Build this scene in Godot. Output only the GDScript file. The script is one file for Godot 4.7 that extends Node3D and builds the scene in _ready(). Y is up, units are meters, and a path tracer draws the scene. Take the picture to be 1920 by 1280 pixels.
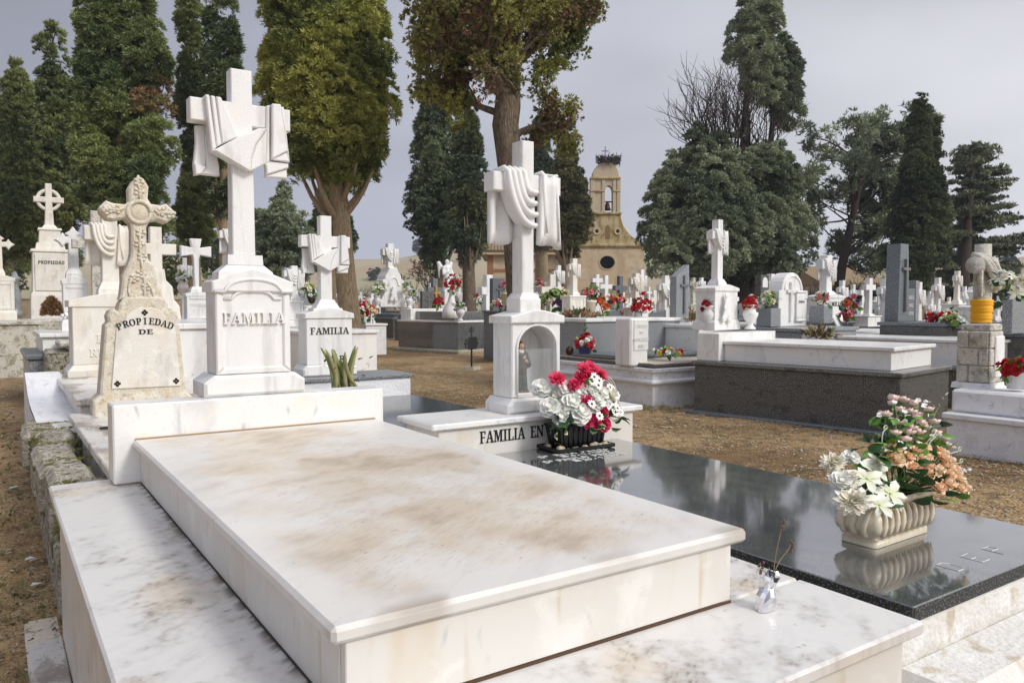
extends Node3D
# A village cemetery in winter: marble tombs, draped crosses, cypresses and a small church, one unit per metre, y up.
var rng := RandomNumberGenerator.new()
var used := {}
var M := {}
var WORLD_SEED := 11
var planar_uv := false

func _ready() -> void:
	rng.seed = WORLD_SEED
	make_camera_and_light()
	make_materials()
	make_ground()
	make_church()
	make_trees()
	make_near_tombs()
	make_right_block()
	make_left_rows()
	make_middle_rows()
	make_far_rows()
	make_flowers()
	make_small_things()

func make_camera_and_light() -> void:
	var cam := Camera3D.new()
	cam.name = "camera"
	cam.fov = 47.25
	cam.near = 0.05
	cam.far = 3000.0
	cam.position = Vector3(0, 1.6, 0)
	cam.rotation_degrees = Vector3(-2.739, -33.8, 0)
	add_child(cam)
	cam.current = true
	var env := Environment.new()
	env.background_mode = Environment.BG_SKY
	env.tonemap_mode = Environment.TONE_MAPPER_LINEAR
	env.tonemap_exposure = 1.68
	env.sdfgi_enabled = true
	env.ssao_enabled = true
	env.ssil_enabled = true
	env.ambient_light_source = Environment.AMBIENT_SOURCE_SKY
	env.fog_enabled = true
	env.fog_density = 0.0007
	env.fog_light_color = Color(0.72, 0.75, 0.80)
	var sky := Sky.new()
	var pan := PanoramaSkyMaterial.new()
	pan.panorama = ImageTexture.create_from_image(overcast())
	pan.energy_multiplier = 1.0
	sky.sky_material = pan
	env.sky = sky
	var we := WorldEnvironment.new()
	we.name = "world_environment"
	we.environment = env
	add_child(we)
	var sun := DirectionalLight3D.new()
	sun.name = "sun"
	sun.light_energy = 0.36
	sun.light_color = Color(1.0, 0.982, 0.952)
	sun.light_angular_distance = 14.0
	sun.shadow_enabled = true
	add_child(sun)
	sun.look_at_from_position(Vector3.ZERO, -Vector3(0.30, 0.66, 0.80), Vector3.UP)

# Overcast air: a soft grey-blue layer, a little darker towards one side, with faint cloud.
func overcast() -> Image:
	var w := 512
	var h := 256
	var n := FastNoiseLite.new()
	n.seed = 5
	n.frequency = 0.9
	n.fractal_octaves = 4
	var im := Image.create(w, h, false, Image.FORMAT_RGB8)
	for y in h:
		var el := PI * (0.5 - (y + 0.5) / h)
		for x in w:
			var az := TAU * ((x + 0.5) / w)      # the middle column lies towards +z
			var d := Vector3(sin(az) * cos(el), sin(el), -cos(az) * cos(el))
			var cl := n.get_noise_3d(d.x * 1.6, d.y * 4.5, d.z * 1.6) * 1.5
			var side := 0.5 + 0.5 * sin(az - 0.59)
			var up := clampf(d.y, 0.0, 1.0)
			var v := 0.452 + 0.262 * side + 0.075 * (1.0 - smoothstep(0.0, 0.30, up)) + 0.13 * smoothstep(0.4, 1.0, up) + cl * 0.06
			v += 0.20 * pow(maxf(0.0, d.dot(Vector3(0.28, 0.62, 0.74))), 1.6)      # glow round the sun behind the cloud, added out of view to lift shadows
			if d.y < 0.0:
				v = lerpf(v, 0.36, smoothstep(0.0, -0.15, d.y))
			var warm := smoothstep(0.2, 1.0, side)
			im.set_pixel(x, y, Color(v * lerpf(0.955, 0.995, warm), v * lerpf(0.975, 0.995, warm), v * lerpf(1.06, 1.012, warm)))
	return im

# ---- naming and tags
func numbered(parent: Node, n: String) -> String:
	var key := str(parent.get_instance_id()) + n
	if not used.has(key):
		used[key] = 0
		return n
	used[key] += 1
	return "%s_%03d" % [n, used[key]]

func thing(called: String, label: String, category: String, at := Vector3.ZERO, turn := 0.0, group := "") -> Node3D:
	var o := Node3D.new()
	o.name = numbered(self, called)
	add_child(o, true)
	o.position = at
	o.rotation.y = turn
	tag(o, label, category, group)
	return o

func tag(o: Node, label: String, category: String, group := "") -> Node:
	o.set_meta("label", label)
	o.set_meta("category", category)
	if group != "":
		o.set_meta("group", group)
	return o

func put(called: String, mesh: Mesh, mat: Material, parent: Node = null) -> MeshInstance3D:
	var o := MeshInstance3D.new()
	var p: Node = parent if parent else self
	o.name = numbered(p, called)
	o.mesh = mesh
	o.material_override = mat
	o.cast_shadow = GeometryInstance3D.SHADOW_CASTING_SETTING_ON
	p.add_child(o, true)
	return o

func obj(called: String, st: SurfaceTool, mat: Material, parent: Node = null) -> MeshInstance3D:
	st.generate_normals()
	return put(called, st.commit(), mat, parent)

func struct(o: Node) -> Node:
	o.set_meta("kind", "structure")
	return o

# ---- shapes
func S(smooth := false) -> SurfaceTool:
	var st := SurfaceTool.new()
	st.begin(Mesh.PRIMITIVE_TRIANGLES)
	st.set_smooth_group(0 if smooth else -1)
	return st

func tri(st: SurfaceTool, a: Vector3, b: Vector3, c: Vector3) -> void:   # anticlockwise seen from outside
	for p in [a, c, b]:
		if planar_uv:
			st.set_uv(Vector2(p.x, p.z))
		st.add_vertex(p)

func quad(st: SurfaceTool, a: Vector3, b: Vector3, c: Vector3, d: Vector3) -> void:
	tri(st, a, b, c)
	tri(st, a, c, d)

func outward(st: SurfaceTool, a: Vector3, b: Vector3, c: Vector3, mid: Vector3) -> void:
	if (b - a).cross(c - a).dot((a + b + c) / 3.0 - mid) < 0.0:
		tri(st, a, c, b)
	else:
		tri(st, a, b, c)

# A box from lo to hi with chamfered edges.
func bx(st: SurfaceTool, lo: Vector3, hi: Vector3, b := 0.006) -> void:
	var m := (lo + hi) / 2.0
	var e := (hi - lo) / 2.0
	b = minf(b, minf(e.x, minf(e.y, e.z)) * 0.8)
	var v := func(s: Vector3, ax: int) -> Vector3:
		var q := e - Vector3(b, b, b)
		q[ax] = e[ax]
		return m + q * s
	for ax in 3:
		var u := (ax + 1) % 3
		var w := (ax + 2) % 3
		for sg in [-1.0, 1.0]:
			var c := []
			for k in [[-1, -1], [1, -1], [1, 1], [-1, 1]]:
				var s := Vector3.ONE
				s[ax] = sg
				s[u] = k[0]
				s[w] = k[1]
				c.append(v.call(s, ax))
			outward(st, c[0], c[1], c[2], m)
			outward(st, c[0], c[2], c[3], m)
		for su in [-1.0, 1.0]:
			for sw in [-1.0, 1.0]:
				var s0 := Vector3.ONE
				s0[u] = su
				s0[w] = sw
				var s1 := s0
				s0[ax] = -1.0
				s1[ax] = 1.0
				var p0 = v.call(s0, u)
				var p1 = v.call(s1, u)
				var p2 = v.call(s1, w)
				var p3 = v.call(s0, w)
				outward(st, p0, p1, p2, m)
				outward(st, p0, p2, p3, m)
	for i in 8:
		var s := Vector3(1 if i & 1 else -1, 1 if i & 2 else -1, 1 if i & 4 else -1)
		outward(st, v.call(s, 0), v.call(s, 1), v.call(s, 2), m)

func boxed(lo: Vector3, hi: Vector3, b := 0.006) -> SurfaceTool:
	var st := S()
	bx(st, lo, hi, b)
	return st

# A box whose top is smaller than its bottom (centre x, bottom y, front z and sizes).
func frustum(st: SurfaceTool, c: Vector3, w0: float, d0: float, w1: float, d1: float, h: float) -> void:
	var p := []
	for k in [[-1, -1], [1, -1], [1, 1], [-1, 1]]:
		p.append(c + Vector3(k[0] * w0 / 2, 0, k[1] * d0 / 2))
	for k in [[-1, -1], [1, -1], [1, 1], [-1, 1]]:
		p.append(c + Vector3(k[0] * w1 / 2, h, k[1] * d1 / 2))
	var m := c + Vector3(0, h / 2, 0)
	for f in [[0, 1, 5, 4], [1, 2, 6, 5], [2, 3, 7, 6], [3, 0, 4, 7], [4, 5, 6, 7], [0, 1, 2, 3]]:
		outward(st, p[f[0]], p[f[1]], p[f[2]], m)
		outward(st, p[f[0]], p[f[2]], p[f[3]], m)

func ccw(pts: PackedVector2Array) -> PackedVector2Array:
	var a := 0.0
	for i in pts.size():
		a += pts[i].cross(pts[(i + 1) % pts.size()])
	var r := pts.duplicate()
	if a < 0.0:
		r.reverse()
	return r

func inset(p: PackedVector2Array, d: float) -> PackedVector2Array:
	var r := PackedVector2Array()
	var n := p.size()
	for i in n:
		var e0 := (p[i] - p[(i + n - 1) % n]).normalized()
		var e1 := (p[(i + 1) % n] - p[i]).normalized()
		var n0 := Vector2(-e0.y, e0.x)
		var n1 := Vector2(-e1.y, e1.x)
		var m := n0 + n1
		r.append(p[i] + m * (d / maxf(0.35, 1.0 + n0.dot(n1))))
	return r

# An outline in x and y given depth from z0 (back) to z1 (front), with a chamfered front edge.
func prism(st: SurfaceTool, outline: PackedVector2Array, z0: float, z1: float, bev := 0.004, off := Vector3.ZERO) -> void:
	var p := ccw(outline)
	var q := inset(p, bev)
	var n := p.size()
	var v := func(a: Vector2, z: float) -> Vector3: return Vector3(a.x, a.y, z) + off
	for i in n:
		var j := (i + 1) % n
		quad(st, v.call(p[i], z0), v.call(p[j], z0), v.call(p[j], z1 - bev), v.call(p[i], z1 - bev))
		quad(st, v.call(p[i], z1 - bev), v.call(p[j], z1 - bev), v.call(q[j], z1), v.call(q[i], z1))
	var t := Geometry2D.triangulate_polygon(q)
	for k in range(0, t.size(), 3):
		var a := q[t[k]]
		var b := q[t[k + 1]]
		var c := q[t[k + 2]]
		if (b - a).cross(c - a) < 0.0:
			var s := b
			b = c
			c = s
		tri(st, v.call(a, z1), v.call(b, z1), v.call(c, z1))
		tri(st, v.call(a, z0), v.call(c, z0), v.call(b, z0))

func lathe(st: SurfaceTool, prof: PackedVector2Array, n := 20, c := Vector3.ZERO) -> void:
	for i in prof.size() - 1:
		for k in n:
			var a0 := TAU * k / n
			var a1 := TAU * (k + 1) / n
			var f := func(p: Vector2, a: float) -> Vector3: return c + Vector3(cos(a) * p.x, p.y, sin(a) * p.x)
			quad(st, f.call(prof[i], a1), f.call(prof[i], a0), f.call(prof[i + 1], a0), f.call(prof[i + 1], a1))

# A tube through points; radii per point, flat squeezes it along the second axis.
func tube(st: SurfaceTool, pts: Array, radii: Array, n := 8, flat := 1.0, ref := Vector3.ZERO) -> void:
	var rings := []
	var up := ref if ref != Vector3.ZERO else Vector3(0.31, 0.2, 0.93)
	for i in pts.size():
		var d: Vector3 = (pts[mini(i + 1, pts.size() - 1)] - pts[maxi(i - 1, 0)]).normalized()
		var s := d.cross(up).normalized()
		if s.length() < 0.5:
			s = d.cross(Vector3(1, 0.1, 0)).normalized()
		var u := s.cross(d).normalized()
		if ref == Vector3.ZERO:
			up = u
		var ring := []
		var r: float = radii[i] if i < radii.size() else radii[-1]
		for k in n:
			var a := TAU * k / n
			ring.append(pts[i] + s * cos(a) * r + u * sin(a) * r * flat)
		rings.append(ring)
	for i in rings.size() - 1:
		for k in n:
			var j := (k + 1) % n
			quad(st, rings[i][k], rings[i][j], rings[i + 1][j], rings[i + 1][k])
	for k in range(1, n - 1):
		tri(st, rings[0][0], rings[0][k + 1], rings[0][k])
		tri(st, rings[-1][0], rings[-1][k], rings[-1][k + 1])

func ball(st: SurfaceTool, c: Vector3, r: Vector3, n := 10, m := 6) -> void:
	for i in m:
		for k in n:
			var f := func(a: float, b: float) -> Vector3: return c + Vector3(cos(a) * sin(b), cos(b), sin(a) * sin(b)) * r
			var a0 := TAU * k / n
			var a1 := TAU * (k + 1) / n
			var b0 := PI * i / m
			var b1 := PI * (i + 1) / m
			quad(st, f.call(a1, b1), f.call(a0, b1), f.call(a0, b0), f.call(a1, b0))

# A sheet hanging in waves: front and back faces with the hem between.
func curtain(st: SurfaceTool, x0: float, x1: float, yt: float, yb: float, z: float, amp: float, waves: float, thick: float, hem := 0.0, nx := 16, ny := 6, lean := 0.0) -> void:
	var f := func(u: float, v: float, back: float) -> Vector3:
		var ph := u * waves * TAU + v * 0.8
		var g := 0.35 + 0.65 * v
		return Vector3(lerpf(x0, x1, u) + lean * v * (u - 0.5), lerpf(yt, yb + hem * (u - 0.5) + hem * 0.4 * sin(ph * 0.7), v), z + amp * g * sin(ph) + amp * 0.5 * g * sin(ph * 0.5 + 1.0) - back * thick)
	for i in nx:
		for j in ny:
			var u0 := float(i) / nx
			var u1 := float(i + 1) / nx
			var v0 := float(j) / ny
			var v1 := float(j + 1) / ny
			quad(st, f.call(u0, v1, 0.0), f.call(u1, v1, 0.0), f.call(u1, v0, 0.0), f.call(u0, v0, 0.0))
			quad(st, f.call(u1, v1, 1.0), f.call(u0, v1, 1.0), f.call(u0, v0, 1.0), f.call(u1, v0, 1.0))
	for j in ny:
		var v0 := float(j) / ny
		var v1 := float(j + 1) / ny
		quad(st, f.call(0.0, v1, 1.0), f.call(0.0, v1, 0.0), f.call(0.0, v0, 0.0), f.call(0.0, v0, 1.0))
		quad(st, f.call(1.0, v1, 0.0), f.call(1.0, v1, 1.0), f.call(1.0, v0, 1.0), f.call(1.0, v0, 0.0))
	for i in nx:
		var u0 := float(i) / nx
		var u1 := float(i + 1) / nx
		quad(st, f.call(u0, 1.0, 1.0), f.call(u1, 1.0, 1.0), f.call(u1, 1.0, 0.0), f.call(u0, 1.0, 0.0))
		quad(st, f.call(u0, 0.0, 0.0), f.call(u1, 0.0, 0.0), f.call(u1, 0.0, 1.0), f.call(u0, 0.0, 1.0))

func bez(a: Vector3, b: Vector3, c: Vector3, d: Vector3, n := 10) -> Array:
	var r := []
	for i in n + 1:
		r.append(a.bezier_interpolate(b, c, d, float(i) / n))
	return r

# Surface nets over tapered capsules joined smoothly: [from, to, radius, radius, colour].
func blob(caps: Array, cell: float, k: float, flat := Vector3.ONE) -> ArrayMesh:
	var lo := Vector3(1e9, 1e9, 1e9)
	var hi := -lo
	for c in caps:
		for e in 2:
			var rr: Vector3 = Vector3.ONE * (c[2 + e] + k + cell * 2)
			lo = lo.min(c[e] - rr)
			hi = hi.max(c[e] + rr)
	var nx := int((hi.x - lo.x) / cell) + 2
	var ny := int((hi.y - lo.y) / cell) + 2
	var nz := int((hi.z - lo.z) / cell) + 2
	var fld := PackedFloat32Array()
	fld.resize(nx * ny * nz)
	var dist := func(p: Vector3) -> float:
		var s := 0.0
		for c in caps:
			var ab: Vector3 = c[1] - c[0]
			var t := clampf((p - c[0]).dot(ab) / maxf(ab.length_squared(), 1e-9), 0.0, 1.0)
			var q: Vector3 = c[0] + ab * t
			var d := p.distance_to(q) - lerpf(c[2], c[3], t)
			s += exp(-d / k * 2.0)
		return -log(maxf(s, 1e-30)) * k / 2.0
	for z in nz:
		for y in ny:
			for x in nx:
				fld[(z * ny + y) * nx + x] = dist.call(lo + Vector3(x, y, z) * cell)
	var ids := {}
	var st := S(true)
	var vs := []
	for z in nz - 1:
		for y in ny - 1:
			for x in nx - 1:
				var b := (z * ny + y) * nx + x
				var cs := [b, b + 1, b + nx, b + nx + 1, b + nx * ny, b + nx * ny + 1, b + nx * ny + nx, b + nx * ny + nx + 1]
				var neg := 0
				for q in cs:
					if fld[q] < 0.0:
						neg += 1
				if neg == 0 or neg == 8:
					continue
				var sum := Vector3.ZERO
				var cnt := 0
				for e in [[0, 1], [2, 3], [4, 5], [6, 7], [0, 2], [1, 3], [4, 6], [5, 7], [0, 4], [1, 5], [2, 6], [3, 7]]:
					var fa := fld[cs[e[0]]]
					var fb := fld[cs[e[1]]]
					if (fa < 0.0) != (fb < 0.0):
						var ia: int = e[0]
						var ib: int = e[1]
						var pa := Vector3(ia & 1, (ia >> 1) & 1, (ia >> 2) & 1)
						var pb := Vector3(ib & 1, (ib >> 1) & 1, (ib >> 2) & 1)
						sum += pa.lerp(pb, fa / (fa - fb))
						cnt += 1
				ids[b] = vs.size()
				vs.append(lo + (Vector3(x, y, z) + sum / cnt) * cell)
	var col := func(p: Vector3) -> Color:
		var best := 1e9
		var r := Color.WHITE
		for c in caps:
			var ab: Vector3 = c[1] - c[0]
			var t := clampf((p - c[0]).dot(ab) / maxf(ab.length_squared(), 1e-9), 0.0, 1.0)
			var d := p.distance_to(c[0] + ab * t) - lerpf(c[2], c[3], t)
			if d < best:
				best = d
				r = c[4]
		return r
	var cols := []
	for p in vs:
		cols.append(col.call(p))
	var face := func(a: int, b: int, c: int, d: int, flip: bool) -> void:
		var o := [ids[a], ids[b], ids[c], ids[a], ids[c], ids[d]]
		if flip:
			o = [ids[a], ids[c], ids[b], ids[a], ids[d], ids[c]]
		for i in o:
			st.set_color(cols[i])
			st.add_vertex(vs[i] * flat)
	for z in range(1, nz - 1):
		for y in range(1, ny - 1):
			for x in range(1, nx - 1):
				var b := (z * ny + y) * nx + x
				var f0 := fld[b] < 0.0
				if f0 != (fld[b + 1] < 0.0):
					face.call(b, b - nx, b - nx - nx * ny, b - nx * ny, f0)
				if f0 != (fld[b + nx] < 0.0):
					face.call(b, b - nx * ny, b - 1 - nx * ny, b - 1, f0)
				if f0 != (fld[b + nx * ny] < 0.0):
					face.call(b, b - 1, b - 1 - nx, b - nx, f0)
	st.generate_normals()
	return st.commit()

func words(text: String, size: float, depth: float, serif := true, bold := true) -> TextMesh:
	var t := TextMesh.new()
	var f := SystemFont.new()
	f.font_names = PackedStringArray(["Droid Serif" if serif else "Droid Sans"])
	f.font_weight = 700 if bold else 400
	t.font = f
	t.text = text
	t.font_size = 64
	t.pixel_size = size / 46.0      # size = height of a capital
	t.depth = depth
	t.curve_step = 1.0
	return t

func lettering(text: String, size: float, at: Vector3, mat: Material, parent: Node, serif := true, stretch := 1.0, depth := 0.004) -> MeshInstance3D:
	var o := put("lettering", words(text, size, depth, serif), mat, parent)
	o.position = at
	o.scale = Vector3(stretch, 1, 1)
	return o

# ---- materials
# Layers on a tile: [frequency, octaves, kind (0 fbm, 1 ridged, 2 cells), from, to, colour, strength, stretch]; colours are sRGB.
func tile(size: int, base: Color, layers: Array, sd: int) -> Image:
	var n := size * size
	var r := PackedFloat32Array()
	var g := PackedFloat32Array()
	var b := PackedFloat32Array()
	r.resize(n)
	g.resize(n)
	b.resize(n)
	r.fill(base.r)
	g.fill(base.g)
	b.fill(base.b)
	for li in layers.size():
		var l: Array = layers[li]
		var d := noise_bytes(size, l[0], l[1], l[2], sd + li * 7, l[7] if l.size() > 7 else 1.0)
		var ramp := PackedFloat32Array()
		ramp.resize(256)
		for i in 256:
			ramp[i] = smoothstep(l[3], l[4], i / 255.0) * l[6]
		var c: Color = l[5]
		for i in n:
			var t := ramp[d[i]]
			if t > 0.0:
				r[i] += (c.r - r[i]) * t
				g[i] += (c.g - g[i]) * t
				b[i] += (c.b - b[i]) * t
	var out := PackedByteArray()
	out.resize(n * 3)
	for i in n:
		out[i * 3] = int(clampf(r[i], 0.0, 1.0) * 255.0)
		out[i * 3 + 1] = int(clampf(g[i], 0.0, 1.0) * 255.0)
		out[i * 3 + 2] = int(clampf(b[i], 0.0, 1.0) * 255.0)
	return Image.create_from_data(size, size, false, Image.FORMAT_RGB8, out)

func noise_bytes(size: int, freq: float, octaves: int, kind: int, sd: int, stretch := 1.0) -> PackedByteArray:
	var n := FastNoiseLite.new()
	n.seed = sd
	n.frequency = freq / size
	n.fractal_octaves = octaves
	if kind == 1:
		n.fractal_type = FastNoiseLite.FRACTAL_RIDGED
	elif kind == 2:
		n.noise_type = FastNoiseLite.TYPE_CELLULAR
		n.fractal_type = FastNoiseLite.FRACTAL_NONE
		n.cellular_return_type = FastNoiseLite.RETURN_CELL_VALUE
	elif kind == 3:
		n.domain_warp_enabled = true
		n.domain_warp_amplitude = size * 0.12
		n.domain_warp_frequency = 3.0 / size
	var w := size
	var h := size
	if stretch > 1.0:
		h = int(size / stretch)
		n.frequency = freq / size
	elif stretch < 1.0:
		w = int(size * stretch)
	var im := n.get_seamless_image(w, h)
	if w != size or h != size:
		im.resize(size, size, Image.INTERPOLATE_CUBIC)
	im.convert(Image.FORMAT_L8)
	return im.get_data()

func tex(im: Image) -> ImageTexture:
	im.generate_mipmaps()
	return ImageTexture.create_from_image(im)

func bumps(size: int, freq: float, octaves: int, sd: int, strength: float, stretch := 1.0, kind := 0) -> ImageTexture:
	var im := Image.create_from_data(size, size, false, Image.FORMAT_L8, noise_bytes(size, freq, octaves, kind, sd, stretch))
	im.convert(Image.FORMAT_RGBA8)
	im.bump_map_to_normal_map(strength)
	return tex(im)

func mat(albedo: Texture2D, per_metre: float, rough: float, normal: Texture2D = null, nscale := 1.0, tint := Color.WHITE) -> StandardMaterial3D:
	var m := StandardMaterial3D.new()
	m.albedo_color = tint
	m.albedo_texture = albedo
	m.roughness = rough
	m.uv1_triplanar = true
	m.uv1_world_triplanar = true
	m.uv1_scale = Vector3.ONE * per_metre
	if normal:
		m.normal_enabled = true
		m.normal_texture = normal
		m.normal_scale = nscale
	return m

func plain(c: Color, rough := 0.6, metal := 0.0) -> StandardMaterial3D:
	var m := StandardMaterial3D.new()
	m.albedo_color = c
	m.roughness = rough
	m.metallic = metal
	return m

func tinted(c := Color.WHITE, rough := 0.7) -> StandardMaterial3D:
	var m := plain(c, rough)
	m.vertex_color_use_as_albedo = true
	return m

func variant(key: String, tint: Color, rough := -1.0) -> StandardMaterial3D:
	var m: StandardMaterial3D = M[key].duplicate()
	m.albedo_color = tint
	if rough >= 0.0:
		m.roughness = rough
	return m

# The near slab and plate, painted by wear in their own metres: x across, z along; kind 0 the lid, 1 the plate.
func worn_marble(kind: int, w: float, l: float) -> Image:
	var px := 480 if kind == 0 else 640
	var py := 1000
	var ns := []
	for k in 6:
		var n := FastNoiseLite.new()
		n.seed = 70 + k + kind * 10
		n.frequency = [1.6, 7.0, 9.0, 60.0, 26.0, 3.2][k]
		n.fractal_octaves = [4, 5, 5, 3, 5, 5][k]
		ns.append(n)
	var out := PackedByteArray()
	out.resize(px * py * 3)
	var white := Color(0.865, 0.85, 0.825) if kind == 0 else Color(0.86, 0.85, 0.835)
	var i := 0
	for y in py:
		var z := (y + 0.5) / py * l
		for x in px:
			var u := (x + 0.5) / px * w
			# the saw marks and the bedding run slantwise
			var a := u * 0.82 - z * 0.57
			var b := u * 0.57 + z * 0.82
			var broad: float = ns[0].get_noise_2d(u * 1.2, z) * 0.5 + 0.5
			var streak: float = ns[1].get_noise_2d(a * 0.45, b * 3.0) * 0.5 + 0.5
			var cloud: float = ns[2].get_noise_2d(a * 0.5, b) * 0.5 + 0.5
			var fine: float = ns[3].get_noise_2d(a * 0.25, b * 1.3) * 0.5 + 0.5
			var spot: float = ns[4].get_noise_2d(u, z) * 0.5 + 0.5
			var vein: float = 1.0 - absf(ns[5].get_noise_2d(a * 0.4, b * 1.6)) * 9.0
			var edge := minf(minf(u, w - u), minf(z, l - z))
			var c := white
			c = c.lerp(Color(0.79, 0.785, 0.78), smoothstep(0.42, 0.75, cloud * 0.6 + broad * 0.4) * 0.5)
			c = c.lerp(Color(0.70, 0.70, 0.705), clampf(vein, 0.0, 1.0) * 0.12)
			if kind == 0:
				var inner := smoothstep(0.02, 0.20, edge + (broad - 0.5) * 0.16)
				c = c.lerp(Color(0.80, 0.735, 0.65), smoothstep(0.28, 0.60, broad * 0.86 + streak * 0.14) * inner * 0.78)
				c = c.lerp(Color(0.655, 0.585, 0.50), smoothstep(0.50, 0.74, broad * 0.55 + streak * 0.10 + cloud * 0.35) * inner * 0.6)
				c = c.lerp(Color(0.60, 0.56, 0.51), smoothstep(0.5, 0.9, fine) * 0.28 * inner)
				c = c.lerp(Color(0.62, 0.57, 0.51), smoothstep(0.06, 0.0, l - z) * smoothstep(0.45, 0.65, broad) * 0.7)
			else:
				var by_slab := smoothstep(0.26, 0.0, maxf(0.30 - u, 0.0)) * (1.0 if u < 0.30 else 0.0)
				var front := smoothstep(0.35, 0.05, l - z)
				var dirt: float = smoothstep(0.48, 0.80, cloud * 0.35 + broad * 0.4 + spot * 0.25 + by_slab * 0.07 + front * 0.05)
				c = c.lerp(Color(0.50, 0.455, 0.40), dirt * (0.30 + 0.35 * fine))
				c = c.lerp(Color(0.34, 0.305, 0.26), smoothstep(0.56, 0.74, spot * 0.3 + cloud * 0.3 + broad * 0.4) * smoothstep(0.42, 0.7, fine) * 0.7)
				c = c.lerp(Color(0.84, 0.76, 0.64), smoothstep(0.55, 0.8, broad) * 0.4)
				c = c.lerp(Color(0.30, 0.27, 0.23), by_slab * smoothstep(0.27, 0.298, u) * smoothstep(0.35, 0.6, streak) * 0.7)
			c = c.lerp(Color(0.35, 0.31, 0.27), smoothstep(0.80, 0.86, spot) * 0.6)
			out[i] = int(c.r * 255.0)
			out[i + 1] = int(c.g * 255.0)
			out[i + 2] = int(c.b * 255.0)
			i += 3
	return Image.create_from_data(px, py, false, Image.FORMAT_RGB8, out)

func fitted(im: Image, x0: float, z0: float, w: float, l: float, rough: float) -> StandardMaterial3D:
	var m := StandardMaterial3D.new()
	m.albedo_texture = tex(im)
	m.roughness = rough
	m.uv1_scale = Vector3(1.0 / w, 1.0 / l, 1.0)
	m.uv1_offset = Vector3(-x0 / w, -z0 / l, 0.0)
	return m

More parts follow.
